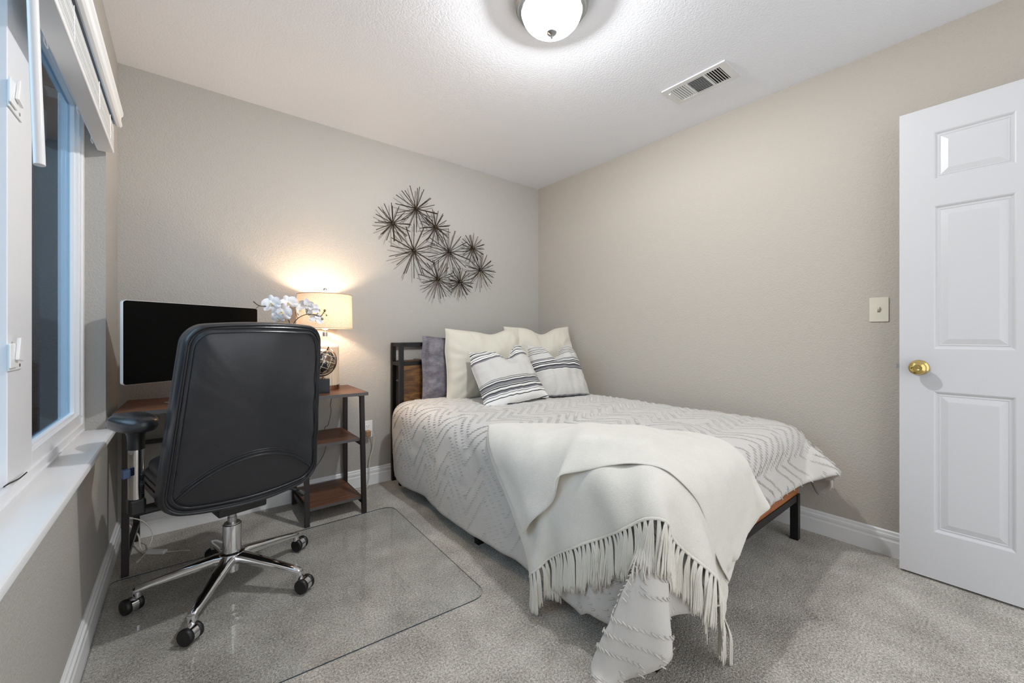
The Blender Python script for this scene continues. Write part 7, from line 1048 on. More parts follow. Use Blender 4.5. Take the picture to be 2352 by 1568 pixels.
1,1,1,1,1,2,2,1,1,1,0,1,-1,0,1,0,0,0,-1,0,1,-16,0,-1,1,0,0,0,0,0,0,0,0,0,-1,1,2,4,3,-1,0,1,0,-1,1,-1,0,0,-2,0,0,0,-1,-1,0,0,1,0,1,1,1,2,2,2,1,0,1,-1,1,-1,0,1,-1,1,0,0,-1,-16,0,0,0,
0,0,1,-1,0,0,0,0,0,0,1,5,4,0,-2,0,-1,-1,0,-1,0,0,0,1,-1,0,0,0,0,-1,0,0,1,1,2,2,1,1,1,1,1,0,0,0,1,-1,0,1,-1,0,0,1,-17,1,0,0,0,0,0,0,0,0,-1,0,0,3,5,4,0,-3,0,0,-2,-1,0,0,0,0,-1,0,1,0,
-1,1,-1,1,1,0,1,0,1,2,2,1,2,0,0,1,0,0,-1,1,-1,0,0,0,0,0,-16,-1,1,-1,1,0,-1,1,-1,0,1,0,2,4,5,1,-3,-1,0,0,-2,-1,0,-1,0,0,1,0,-1,0,1,-1,1,-1,1,1,1,2,1,0,2,2,0,1,1,-1,1,-1,1,-1,1,-1,0,
0,0,-1,-17,1,0,0,0,-1,1,-1,1,-1,1,2,5,5,0,-2,-3,0,0,-2,0,0,-1,1,0,-1,0,0,1,0,0,1,-1,0,0,2,2,1,1,2,0,1,1,1,-1,1,-1,0,0,0,-1,1,0,0,-1,1,116,16,16,16,15,14,14,13,13,14,13,13,13,14,12,
13,13,13,13,13,13,13,14,13,13,14,14,15,13,9,5,0,-4,-10,-16,-18,-18,-17,-17,-15,-16,-16,-16,-17,-18,-19,-20,-20,-20,-20,-20,-21,-20,-19,-20,-20,17,0,0,0,0,1,0,1,0,0,0,0,1,-1,1,0,-1,
1,0,0,0,0,-1,0,0,-1,0,-1,1,2,1,0,-2,-4,-2,0,1,1,1,-1,0,-1,-1,-2,-1,-1,0,0,-1,0,0,0,1,-1,0,1,16,0,0,0,1,1,0,0,1,-1,1,0,0,0,0,0,1,-1,0,0,0,0,0,0,0,0,-1,-1,0,1,0,0,-3,-2,0,2,1,0,0,-1,
-1,-1,-2,0,-1,-1,0,-1,0,0,0,1,-1,0,1,-1,17,-1,0,0,1,0,1,1,0,0,0,0,0,0,0,0,0,0,0,0,0,0,-1,0,0,0,0,0,-2,-1,0,-1,-1,0,2,0,0,0,-1,0,-1,-1,-1,-1,-1,0,-1,1,0,0,-1,0,0,1,-1,1,16,1,0,0,-1,
0,1,1,0,1,0,0,0,0,0,0,0,0,0,0,0,0,0,0,0,-1,0,-2,0,-2,-1,0,-1,2,1,0,0,-1,-1,-1,-1,-1,0,-1,0,0,0,0,0,-1,1,0,0,-1,1,0,17,0,-1,0,0,0,1,0,1,1,-1,1,0,0,1,0,0,0,0,-1,0,0,0,0,-1,0,-1,-1,
-2,-1,-2,-1,1,2,0,0,0,-1,0,0,-1,0,-1,0,0,0,0,-1,0,1,-1,0,0,0,0,0,17,0,0,0,0,0,-1,1,1,0,1,0,0,0,0,0,0,0,0,1,-1,0,0,-1,0,-1,-2,0,-2,-2,-1,-1,2,0,1,0,0,1,0,-2,0,-1,0,0,0,0,0,0,0,-1,1,
-1,0,0,0,0,17,0,0,0,0,-1,1,-1,0,2,1,0,0,0,0,0,0,0,0,0,0,0,-1,-1,-1,-1,-1,-2,-1,-2,-1,0,1,1,1,1,0,0,-1,1,-1,0,0,0,0,0,-1,0,0,0,-1,0,0,0,0,0,17,-1,1,0,0,1,-2,0,1,-1,1,2,0,0,0,0,1,0,
-1,0,0,-2,0,-1,-2,-1,-2,-2,-2,-1,0,0,1,1,2,1,1,0,0,-1,1,0,0,-1,0,-1,1,-1,0,0,0,0,-1,0,0,0,17,0,0,0,0,0,1,-1,-1,1,0,0,1,2,-1,0,0,0,0,-1,-1,-1,-1,-1,-1,-3,-2,-2,-2,0,-1,1,1,2,1,2,0,
1,1,0,0,0,0,0,-1,0,0,0,-1,0,-1,0,1,0,-1,0,16,1,0,0,0,0,0,1,0,-1,0,0,1,0,1,0,-1,0,0,-1,-1,-1,-2,-1,-3,-2,-2,-1,-1,-1,0,1,1,2,1,2,1,1,0,1,0,0,-1,1,0,0,-2,0,0,0,0,0,-1,0,0,0,17,0,0,0,
0,0,0,0,0,0,0,0,1,0,1,0,0,-1,-1,-1,-1,-2,-1,-4,-2,-1,-1,-1,-1,-1,0,1,2,0,2,1,2,1,2,0,0,0,0,-1,0,0,0,0,0,-1,0,-1,1,-1,0,0,17,0,0,0,0,0,0,0,0,0,0,0,-1,2,0,0,0,-1,0,-1,-2,-2,-5,-2,0,
-1,-1,-1,0,-1,0,0,1,2,1,2,1,1,1,2,0,0,0,0,0,-1,0,0,-1,0,0,0,-1,0,1,-1,17,0,0,0,1,0,0,0,0,0,0,-1,0,-1,0,2,-1,0,-1,-2,-3,-4,-1,-1,-2,-1,0,0,0,0,0,0,0,1,2,0,2,2,1,1,1,0,0,0,-1,0,0,-1,
0,0,-1,1,-1,1,-1,0,17,0,0,1,-1,0,0,0,0,0,0,1,-1,-1,0,-1,2,0,-3,-3,-3,-1,-2,0,-1,0,-1,0,0,0,-1,0,1,1,0,1,2,1,1,1,1,1,0,0,0,-1,0,0,0,-1,0,-1,1,-1,0,1,17,0,0,0,0,0,0,0,0,0,0,-1,-1,-1,
-1,-1,-1,0,-2,-2,-1,-1,1,-1,0,0,0,-1,-1,-1,1,0,0,0,1,1,0,2,2,1,1,0,1,-1,0,1,-1,-1,0,0,0,0,-1,0,0,0,17,0,0,0,0,0,0,0,0,0,-1,-2,-1,-2,-3,-1,-3,0,-1,-1,0,1,0,0,0,-1,0,0,0,0,0,0,0,1,1,
0,0,1,2,2,1,1,0,1,0,-1,0,0,-1,0,0,0,0,0,0,-1,17,0,0,0,0,0,0,0,0,-1,-2,0,-2,-1,-1,-4,-3,-2,-1,0,0,0,0,0,0,0,0,0,0,1,0,0,0,1,0,0,1,2,1,1,2,2,0,0,0,0,0,0,0,-1,0,-1,0,0,0,0,17,0,1,-1,
0,0,0,0,-1,-2,0,-1,-1,-2,-2,-3,-2,-2,-1,0,0,0,0,0,0,0,0,0,0,0,0,0,0,0,0,1,1,0,3,2,2,0,2,0,0,0,0,-1,0,0,0,0,0,-1,0,1,17,0,0,0,0,0,0,-1,-1,-1,-1,-1,-2,-3,-3,-1,-2,-1,1,-1,0,0,0,0,0,
0,0,0,0,0,0,0,0,0,0,0,1,1,1,2,2,2,1,1,0,0,0,0,-1,0,0,-1,0,1,0,-1,17,0,0,0,0,0,-1,-1,-1,-1,-2,-2,-2,-2,-2,-1,-1,-1,0,0,0,0,0,0,0,0,0,0,0,0,0,0,0,0,0,1,0,1,1,2,1,2,2,1,0,0,-1,0,1,-1,
-1,1,0,-1,0,1,17,0,0,0,0,-1,-1,-1,-2,-1,-1,-4,-2,-1,-1,-1,-1,0,0,0,0,0,0,0,0,0,0,0,0,0,0,0,0,0,0,0,1,0,1,1,2,2,2,1,1,0,0,0,-1,0,0,0,-1,1,-1,0,17,0,0,-1,0,-1,-1,-1,-2,-2,-3,-2,-2,
-1,0,-2,1,0,0,0,0,0,0,0,0,0,0,0,0,0,0,0,0,0,1,-1,0,1,0,1,2,2,1,2,1,1,0,0,0,0,-1,0,0,-1,1,0,18,-1,-1,0,-1,-1,-2,-2,-1,-2,-3,-1,-1,-1,-2,1,0,0,0,0,0,0,0,0,0,0,0,0,0,0,0,0,0,0,0,0,0,
0,1,1,1,2,2,2,1,0,1,0,-1,0,0,-1,0,1,-1,1,17,0,-1,-1,-2,-1,-2,-2,-2,-3,-1,-1,0,-1,0,0,1,0,-1,0,0,0,0,0,0,0,0,0,0,0,0,0,0,0,0,1,0,0,0,1,1,2,2,1,2,1,0,-1,0,0,0,0,0,-1,1,0,16,0,-1,-1,
-2,-2,-2,-2,-2,-1,-2,0,-1,0,0,0,0,0,0,0,0,0,0,0,0,0,0,0,0,0,0,0,0,0,0,0,0,1,0,0,1,1,2,2,1,1,1,1,0,-1,0,0,0,0,0,0,16,-1,-2,-1,-2,-2,-2,-2,-2,-1,0,-1,0,0,1,0,0,-1,-1,1,0,0,0,0,0,0,0,
0,0,0,0,0,0,0,0,0,1,-1,-1,1,0,2,1,3,2,2,0,0,0,0,0,0,-1,1,0,1,15,-2,-1,-2,-2,-3,-1,-2,-2,0,0,0,0,0,0,0,0,-1,0,-1,0,0,0,0,0,1,0,1,0,0,0,0,0,0,0,1,-1,0,1,-1,1,1,2,1,2,1,2,0,0,0,0,0,0,
0,1,0,13,-1,-2,-2,-2,-2,-2,-2,0,-1,0,0,1,0,0,0,-2,-2,-1,0,0,0,0,1,0,1,1,0,0,0,0,0,0,-1,1,1,1,1,0,1,0,0,1,1,2,2,1,1,1,0,-1,0,0,1,0,0,12,-2,-2,-3,-2,-1,-1,0,0,-1,0,1,-1,0,-1,0,-1,-1,
0,0,0,0,0,-1,1,-2,0,0,0,-1,1,0,0,0,0,1,1,1,0,0,1,0,2,2,2,2,1,2,0,0,0,0,1,0,0,0,12,-4,-2,-2,-1,-2,0,0,0,1,0,-1,0,0,0,-1,0,0,0,-1,0,0,0,0,-1,1,-1,-1,0,1,-1,0,0,1,0,0,1,1,1,0,0,0,0,1,
3,2,1,1,1,0,1,0,0,0,0,0,9,0,-2,-1,-1,0,-1,0,0,0,0,0,0,0,0,0,0,0,-1,1,0,-1,0,0,0,-1,0,0,0,0,0,1,0,0,1,0,1,0,1,0,-1,0,-1,1,0,1,2,0,1,2,0,0,1,-1,0,-2,5,2,0,1,0,0,0,0,0,1,0,0,0,0,0,0,
1,0,0,-1,0,0,0,0,-1,0,0,0,0,0,1,-1,1,0,0,1,1,0,0,0,0,-1,-1,-1,-1,0,0,2,0,0,1,1,-1,0,-1,-1,-4,0,2,1,1,1,-1,0,0,0,0,0,1,0,1,1,0,1,0,0,-1,1,0,0,1,0,0,0,0,0,0,0,-1,1,0,0,-1,1,0,0,0,0,
0,0,1,0,1,-1,1,0,0,-1,0,-1,0,-1,-9,1,2,2,1,1,1,0,0,-1,0,1,-1,1,-1,0,0,0,1,-1,0,0,0,0,0,1,0,0,0,0,-1,0,0,0,-2,0,-1,-1,0,0,0,1,1,1,1,0,0,0,0,0,-1,1,1,0,0,0,-11,2,2,1,2,2,1,0,0,0,0,0,
1,1,1,-1,0,-1,0,1,0,0,0,0,0,1,1,0,-1,1,-1,0,0,0,0,-2,-1,-1,-1,0,0,1,1,-1,-2,0,-2,0,-1,-1,1,-1,0,1,0,2,-13,3,1,2,2,1,2,2,1,0,0,0,1,-1,1,0,0,2,0,1,0,0,-1,0,1,0,0,1,3,0,1,-1,-1,-2,-1,
0,-1,-1,-2,0,0,-1,-1,-1,-2,-2,-1,-1,-1,0,0,-1,-1,0,1,1,-13,1,2,2,2,2,1,2,0,1,0,1,-1,0,-2,1,3,2,1,1,1,0,0,1,0,0,1,1,1,1,0,0,-1,-2,-2,-2,-1,-2,-1,-2,0,-1,-1,-1,-1,-2,-1,-1,0,0,-1,1,
0,-1,-1,0,-14,1,1,2,2,1,3,1,2,1,1,-1,-1,-1,0,2,1,4,4,1,1,0,1,1,0,0,0,-1,-1,0,0,0,-2,-1,0,-1,-1,-1,-2,-1,-2,-1,-1,-1,-2,-2,-1,-1,0,0,0,-1,0,0,0,0,-15,1,2,0,2,2,2,2,2,1,1,0,-1,0,2,2,
3,1,2,2,1,0,0,-1,-1,-1,-2,0,-1,-2,0,-1,-1,-2,0,0,1,0,2,-1,0,-1,-3,-3,-2,-1,-1,0,-1,0,0,1,0,0,-1,-1,-16,1,1,2,0,3,1,2,2,2,0,0,2,2,2,2,-1,-3,-1,2,1,0,0,-1,1,-1,0,-1,-1,0,0,-1,-1,-2,
-1,-1,0,1,0,1,-1,0,-1,-1,-1,-1,-1,-1,0,1,0,0,0,0,0,0,-16,0,1,1,2,0,3,1,2,1,2,2,1,2,1,-1,-3,-2,0,3,0,1,0,0,-1,0,0,0,0,0,0,0,-1,0,-2,0,-1,0,0,0,1,-1,-1,-1,-2,-1,0,-1,1,-1,1,0,0,0,0,
-1,-16,0,0,1,1,2,0,2,2,3,2,1,2,1,-1,-4,-1,1,2,1,1,0,0,0,0,0,0,0,0,0,0,0,-1,0,0,-1,0,0,0,0,-1,-1,-1,-2,-1,-1,-1,1,-1,0,0,1,0,0,0,0,-16,1,0,0,0,1,2,1,1,2,3,2,1,-2,-1,1,2,0,1,1,0,0,0,
0,0,0,0,0,0,0,-1,0,0,0,0,0,0,-1,1,0,-1,-2,-2,-2,-1,-1,0,0,0,1,0,-1,1,0,0,0,-15,-1,0,0,1,1,0,1,2,1,3,2,0,1,1,1,1,0,0,0,1,0,0,0,0,0,0,0,0,0,0,0,-1,-1,1,1,-1,0,-1,-1,-1,-2,-1,-1,-1,0,
-1,0,0,0,1,0,0,0,0,0,-16,0,0,1,0,0,1,1,0,2,0,3,2,2,2,1,0,1,-1,1,0,0,0,0,0,0,0,0,0,0,0,0,-1,0,-1,1,1,0,-2,-1,-1,-2,-2,-1,-1,0,0,0,1,0,-1,1,0,0,0,0,-16,0,1,-1,0,0,1,2,1,0,2,1,3,3,0,
1,1,0,1,0,0,0,0,0,0,0,0,0,0,0,0,-1,0,0,0,0,-1,0,1,-2,-3,-1,-1,-1,-1,-1,1,0,0,0,1,0,0,0,0,0,-15,0,-1,0,1,0,0,0,2,1,0,0,2,2,3,2,2,1,-1,1,0,0,0,0,0,0,0,0,0,0,0,0,-1,0,1,-1,0,-1,-1,-1,
-2,-1,-2,-1,0,0,0,0,0,1,0,0,0,0,1,0,-16,0,0,1,-1,0,1,0,1,1,0,2,1,2,3,4,0,0,1,0,0,0,0,0,0,0,0,0,0,0,0,0,0,-2,1,0,-1,0,-2,-2,-1,-2,0,-1,0,0,-1,1,0,0,0,1,0,1,-1,0,-15,0,0,-1,0,1,-1,1,
0,1,2,2,2,1,3,1,1,0,2,0,0,0,0,0,0,0,0,0,0,0,0,0,-1,0,-2,1,0,-2,-2,-1,-1,-1,-1,0,-1,0,1,0,1,0,0,0,0,0,0,0,-15,0,0,0,0,0,1,-1,0,0,1,0,2,2,1,1,2,3,2,0,0,0,0,0,0,0,0,0,0,0,1,0,0,-2,-1,
-1,0,-1,-1,-1,-2,0,-1,-1,1,0,0,0,0,0,1,0,0,0,1,0,-15,0,0,0,0,0,0,0,0,1,0,1,1,0,0,1,2,4,2,-1,-1,-1,1,0,0,0,0,0,0,1,0,2,1,0,-2,-1,-1,-1,-1,-1,-1,-1,-1,1,-1,1,0,0,1,0,0,0,0,0,0,0,-15,
0,0,0,1,-1,0,1,0,0,1,0,-1,1,-1,0,2,2,0,-2,-3,0,-1,0,1,0,1,0,1,1,2,4,4,0,0,-2,-1,-1,-1,-2,0,-2,1,-1,1,-1,1,0,0,1,0,0,1,0,-1,0,-15,0,0,1,-1,1,0,0,0,0,0,0,0,-2,1,1,1,2,-1,-5,-2,1,1,1,
-1,2,0,1,1,1,2,2,3,3,-1,-1,-1,-1,-2,-1,-1,0,-1,0,0,1,0,1,-1,0,1,0,0,0,1,0,-15,0,1,-1,1,0,0,0,0,-1,0,0,-1,1,1,1,2,0,-4,-3,1,3,3,0,1,0,1,1,0,-1,0,1,3,1,1,-1,-2,-2,0,-2,0,-1,0,0,1,0,
0,0,1,0,0,0,0,0,0,0,-15,1,-1,1,0,0,-1,0,0,0,-1,0,1,1,2,2,1,-4,-4,-2,3,3,3,3,1,0,0,1,0,0,-1,-1,2,1,-1,-1,0,-2,-2,1,-2,1,-1,1,-1,0,1,0,0,1,-1,1,0,1,0,0,-14,-1,1,0,-1,0,1,-1,0,0,0,0,
1,3,1,1,-2,-4,-4,1,2,1,1,4,3,1,1,1,0,1,-1,-2,0,2,0,-2,-2,-1,0,-2,1,-1,1,-1,1,0,0,0,1,0,0,0,1,-1,0,0,-15,1,-1,0,1,-1,0,0,-1,0,1,2,2,1,1,-1,-5,-4,0,2,1,0,1,1,4,3,2,0,2,-1,0,-2,-2,1,
2,-1,-3,0,-2,1,-1,0,0,1,-1,1,0,1,-1,0,1,1,-1,1,0,0,]
# ------------------------------------------------------------------ bed
bf = thing('bed_frame', 'black steel bed frame with rustic brown headboard panel along the right wall', 'bed frame', (2.08, 1.75, 0))
BX0, BX1, BYF, BYH = 1.413, 2.748, .708, 2.700
def part(m, name, mat, par=None, **k):
    k.setdefault('smooth', 0); return m.build(name, mat, par or bf, **k)
part(MB().box((BX0, BYF, .0005), (BX0 + .036, BYF + .036, .235)), 'leg', M['black_metal'], bevel=.0015)
part(MB().box((BX1 - .036, BYF, .0005), (BX1, BYF + .036, .235)), 'leg', M['black_metal'], bevel=.0015)
part(MB().box((2.06, 1.70, .0005), (2.10, 1.74, .2)), 'leg', M['black_metal'])
part(MB().box((BX0, 1.70, .0005), (BX0 + .034, 1.734, .2)), 'leg', M['black_metal'])
part(MB().box((BX1 - .034, 1.70, .0005), (BX1, 1.734, .2)), 'leg', M['black_metal'])
for x in (1.436, 2.715):
    for y in (2.702, 2.836):
        o = part(MB().box((x, y, .0005), (x + .029, y + .029, .998)), 'headboard_post', M['black_metal'], bevel=.0015)
        if x < 2 and y < 2.8:
            lt = MB().box((1.4385, 2.7006, .030), (1.4625, 2.7016, .112)); lo = part(lt, 'paper_label', M['white_plastic'], o); lo['label'] = 'white printed label stuck on the post'
def rails(z0, z1, name):
    m = MB()
    for y in (2.702, 2.836): m.box((1.4655, y + .002, z0), (2.7145, y + .027, z1))
    for x in (1.438, 2.717): m.box((x, 2.7315, z0), (x + .025, 2.8355, z1))
    return part(m, name, M['black_metal'], bevel=.001)
rails(.972, .998, 'top_rail'); rails(.838, .864, 'shelf_rail'); rails(.30, .326, 'lower_rail')
part(MB().box((1.4660, 2.7065, .3265), (2.7140, 2.7215, .8375)), 'headboard_panel', M['rustic'])
part(MB().box((1.4660, 2.7320, .8645), (2.7140, 2.8350, .8695)), 'headboard_shelf', M['rustic'])
m = MB(); m.box((BX0 + .0365, BYF + .004, .200), (BX1 - .0365, BYF + .034, .235)); part(m, 'foot_rail', M['black_metal'], bevel=.001)
for x in (BX0, BX1 - .030): part(MB().box((x, BYF + .0365, .200), (x + .030, 2.7015, .235)), 'side_rail', M['black_metal'])
for k in range(9): part(MB().box((BX0 + .031, .82 + k * .22, .225), (BX1 - .031, .90 + k * .22, .235)), 'slat', M['black_metal'])
part(MB().box((BX0 + .02, BYF + .008, .2355), (BX1 - .004, BYF + .024, .318)), 'foot_board', M['board'])
mt_ = MB(); mt_.box((1.425, .736, .2365), (2.738, 2.690, .552)); mo_ = mt_.build('mattress', M['mattress'], None, smooth=40, bevel=.05, seg=5)
tag(mo_, 'white mattress under the comforter on the black bed frame', 'mattress')

def decode(num, nu, nv):
    ch_ = []; it = 0
    for k in range(3):
        q = [[0] * nu for _ in range(nv)]
        for j in range(nv):
            for i in range(nu):
                pr = q[j][i - 1] + q[j - 1][i] - q[j - 1][i - 1] if i and j else q[j][i - 1] if i else q[j - 1][i] if j else 0
                q[j][i] = pr + num[it]; it += 1
        ch_.append(q)
    g = [[V((ch_[0][j][i], ch_[1][j][i], ch_[2][j][i])) / 1000 for i in range(nu)] for j in range(nv)]
    o = [[p.copy() for p in r_] for r_ in g]
    for j in range(nv):
        for i in range(nu):
            nb = ([g[j][i - 1], g[j][i + 1]] if 0 < i < nu - 1 else []) + ([g[j - 1][i], g[j + 1][i]] if 0 < j < nv - 1 else [])
            if nb: o[j][i] = g[j][i] * .5 + sum(nb, V((0, 0, 0))) * (.5 / len(nb))
    return o
def normals(G):
    nv_, nu_ = len(G), len(G[0]); out = []
    for j in range(nv_):
        row = []
        for i in range(nu_):
            a = G[j][min(i + 1, nu_ - 1)] - G[j][max(i - 1, 0)]; b = G[min(j + 1, nv_ - 1)][i] - G[max(j - 1, 0)][i]
            n_ = a.cross(b); row.append(n_.normalized() if n_.length > 1e-9 else V((0, 0, 1)))
        out.append(row)
    return out
G = decode(COMF, 76, 76); Nn = normals(G)
sg = 1 if Nn[38][38].z > 0 else -1
Nn = [[n_ * sg for n_ in r_] for r_ in Nn]
for j in range(76):
    for i in range(76):
        u, v = i / 75 * 2.3, j / 75 * 2.3
        pf = .009 * noise.noise(V((u * 4.5, v * 4.5, 1))) + .004 * noise.noise(V((u * 11, v * 11, 5))) + .006
        cr_ = abs(noise.noise(V((u * 3.1 + .6 * v, v * 1.4, 9)))); pf -= .010 * max(0, 1 - cr_ / .06)
        if 1.30 < G[j][i].x < 1.45 and G[j][i].z < .5: pf += (.015 * math.sin(v * 9 + 1.2 * math.sin(v * 3)) + .008 * noise.noise(V((u * 3, v * 13, 4)))) * sstep(.52, .25, G[j][i].z)
        G[j][i] = G[j][i] + Nn[j][i] * pf
        if G[j][i].x < 1.42 and G[j][i].y > .95: G[j][i].z -= .04 * sstep(.40, .10, G[j][i].z)
        p_ = G[j][i]
        if p_.y < .73 and 1.75 < p_.x < 2.76: p_.z += .055 * sstep(.55, .28, p_.z) * sstep(1.75, 2.0, p_.x) * sstep(2.76, 2.66, p_.x)
        if p_.y < .712 and 1.33 < p_.x < 1.75: p_.x -= .075 * sstep(.38, .10, p_.z) * sstep(1.75, 1.52, p_.x) * sstep(1.33, 1.42, p_.x)
        if p_.x > 2.765: p_.z = .585 - (.585 - p_.z) * lerp(1, 1.28, sstep(2.765, 2.82, p_.x))
        if p_.x > 2.72 and p_.y < .72: p_.y += .045 * sstep(.72, .6, p_.y); p_.x -= .012 * sstep(.72, .6, p_.y)
        if G[j][i].x > 2.872: G[j][i].x = 2.872
        if G[j][i].z < .016: G[j][i].z = .016
flat = [p for r_ in G for p in r_]
me = bpy.data.meshes.new('cf'); me.from_pydata([tuple(p) for p in flat], [], [(j * 76 + i, j * 76 + i + 1, (j + 1) * 76 + i + 1, (j + 1) * 76 + i) if sg > 0 else (j * 76 + i, (j + 1) * 76 + i, (j + 1) * 76 + i + 1, j * 76 + i + 1) for j in range(75) for i in range(75)])
tmp = bpy.data.objects.new('cf', me); COL.objects.link(tmp)
sb = tmp.modifiers.new('s', 'SUBSURF'); sb.levels = 1; sb.render_levels = 1
sl = tmp.modifiers.new('t', 'SOLIDIFY'); sl.thickness = .014; sl.offset = -1; sl.use_rim = True
bpy.context.view_layer.update()
dg = bpy.context.evaluated_depsgraph_get(); cme = bpy.data.meshes.new_from_object(tmp.evaluated_get(dg)); bpy.data.objects.remove(tmp)
# chenille tufts in zigzag rows, part of the same cloth
Nn = normals(G); Nn = [[n_ * sg for n_ in r_] for r_ in Nn]
def samp(A, u, v):
    x, y = min(74.999, max(0, u * 75)), min(74.999, max(0, v * 75)); i, j = int(x), int(y); a, b = x - i, y - j
    return (A[j][i] * (1 - a) + A[j][i + 1] * a) * (1 - b) + (A[j + 1][i] * (1 - a) + A[j + 1][i + 1] * a) * b
rnd = random.Random(2); tv = []; tf = []
SZ = 2.28
nrow = int(SZ / .072)
for rI in range(-3, nrow + 3):
    v = .01
    while v < SZ - .01:
        ph = (v / .30) % 1; tri = (ph * 2 if ph < .5 else 2 - ph * 2)
        u = rI * .072 + tri * .185; v += .0105
        if not (.004 < u / SZ < .996): continue
        if rI % 4 == 3 and (int(v / .15) % 2 == 0): continue
        L_ = .0120 * rnd.uniform(.8, 1.15); rr = .0021 * rnd.uniform(.85, 1.2)
        c = samp(G, u / SZ, v / SZ); a = samp(G, (u - L_ * .42) / SZ, (v - L_ * .91) / SZ); b = samp(G, (u + L_ * .42) / SZ, (v + L_ * .91) / SZ); n_ = samp(Nn, u / SZ, v / SZ).normalized()
        d_ = (b - a)
        if d_.length < 1e-6: continue
        d_.normalize(); s_ = d_.cross(n_).normalized(); base = len(tv)
        c = c + n_ * .0012
        tv.append(c - d_ * L_); tv.append(c + d_ * L_)
        for q in (-.6, .6):
            for k in range(5):
                g = 2 * PI * k / 5; tv.append(c + d_ * L_ * q + (s_ * math.cos(g) + n_ * math.sin(g)) * rr)
        for k in range(5):
            k2 = (k + 1) % 5
            tf += [(base, base + 2 + k2, base + 2 + k), (base + 2 + k, base + 2 + k2, base + 7 + k2, base + 7 + k), (base + 1, base + 7 + k, base + 7 + k2)]
from mathutils.bvhtree import BVHTree
cvs = [v_.co.copy() for v_ in cme.vertices]; cfs = [tuple(p.vertices) for p in cme.polygons]
bvh = BVHTree.FromPolygons(cvs, cfs)
cm = MB(); cm.v = [tuple(p) for p in cvs]; cm.f = list(cfs); cm.mi = [0] * len(cfs)
cm.add(tv, tf)
me = bpy.data.meshes.new('comforter'); me.from_pydata(cm.v, [], cm.f); me.materials.append(M['comforter'])
for p in me.polygons: p.use_smooth = True
cfo = bpy.data.objects.new('comforter', me); COL.objects.link(cfo)
tag(cfo, 'pale grey comforter with tufted zigzag rows draped over the bed to the carpet', 'comforter')

# ------------------------------------------------------------------ throw blanket
Tg = decode(THROW, 56, 58)
for j in range(58):
    for i in range(56):
        p = Tg[j][i]; q = bvh.find_nearest(p)
        if q[0] is not None:
            dd = p - q[0]; 
            if dd.length < .05 and (dd.dot(q[1]) < .0085): Tg[j][i] = q[0] + q[1] * .0085 if dd.dot(q[1]) > -.03 else p
for _ in range(2):
    T2 = [[p.copy() for p in r_] for r_ in Tg]
    for j in range(1, 57):
        for i in range(1, 55): T2[j][i] = Tg[j][i] * .5 + (Tg[j][i - 1] + Tg[j][i + 1] + Tg[j - 1][i] + Tg[j + 1][i]) * .125
    Tg = T2
Tn = normals(Tg)
for j in range(58):
    for i in range(56):
        n_ = Tn[j][i] if Tn[j][i].dot((bvh.find_nearest(Tg[j][i])[1] or V((0, 0, 1)))) > 0 else -Tn[j][i]
        d_ = .006 * noise.noise(V((i * .13, j * .05, 2))) + .0045 * noise.noise(V((i * .33, j * .11, 7)))
        d_ += (.007 + .007 * math.sin(i * .62 + 1.3 * math.sin(i * .23) + j * .03)) * sstep(24, 3, j) + .006 * (1 + math.sin(i * .5 + j * .1)) * sstep(34, 50, j) * sstep(12, 4, min(i, 55 - i))
        Tg[j][i] = Tg[j][i] + n_ * max(-.002, d_)
tb = thing('throw_blanket', 'cream knitted throw blanket with fringe laid across the bed corner', 'blanket', (1.7, 1.0, .6))
tm = MB().add([p for r_ in Tg for p in r_], [(j * 56 + i, j * 56 + i + 1, (j + 1) * 56 + i + 1, (j + 1) * 56 + i) for j in range(57) for i in range(55)])
to = tm.build('blanket_cloth', M['throw'], tb, smooth=180)
sl = to.modifiers.new('t', 'SOLIDIFY'); sl.thickness = .006; sl.offset = 0
sb = to.modifiers.new('s', 'SUBSURF'); sb.levels = 1; sb.render_levels = 1
hem = Tg[0]; out_d = [(Tg[0][i] - Tg[2][i]).normalized() for i in range(56)]
MB().tube(hem, .0046, 7).build('hem_edge', M['tassel'], tb)
cum = [0]
for i in range(55): cum.append(cum[-1] + (hem[i + 1] - hem[i]).length)
NT_ = 58; rnd = random.Random(8)
def hem_at(s):
    for i in range(55):
        if cum[i + 1] >= s:
            t_ = (s - cum[i]) / max(1e-6, cum[i + 1] - cum[i]); return hem[i].lerp(hem[i + 1], t_), out_d[i].lerp(out_d[i + 1], t_)
    return hem[-1], out_d[-1]
for k in range(NT_):
    s0 = cum[-1] * (k + .5) / NT_ * .985 + .008; m = MB(); sway = rnd.uniform(-.22, .22); Lt = rnd.uniform(.125, .165)
    for q in range(20):
        p, o_ = hem_at(min(cum[-1], max(0, s0 + rnd.uniform(-.0035, .0035)))); tg_ = (hem_at(min(cum[-1], s0 + .02))[0] - hem_at(max(0, s0 - .02))[0]).normalized()
        spread = (q / 19 - .5) * .42 + sway + rnd.uniform(-.08, .08); lift = rnd.uniform(.002, .011); L_ = Lt * rnd.uniform(.9, 1.05); stp = L_ / 9; pts = [p.copy()]
        for n_ in range(9):
            w_ = min(1, n_ / 3); d_ = (o_ * (1 - w_) * .9 + V((0, 0, -1)) * (.35 + w_) + tg_ * spread * (1 - .35 * w_)).normalized()
            pn_ = pts[-1] + d_ * stp; hit = bvh.find_nearest(pn_)
            if hit[0] is not None:
                dd = (pn_ - hit[0]).dot(hit[1])
                if dd < lift and (pn_ - hit[0]).length < .06: pn_ = hit[0] + hit[1] * lift
            if pn_.z < .006: pn_.z = .006
            pts.append(pn_)
        m.tube(pts, [.0027] + [.0024] * 8 + [.0016], 5)
    o = m.build('tassel', M['tassel'], tb, smooth=180)

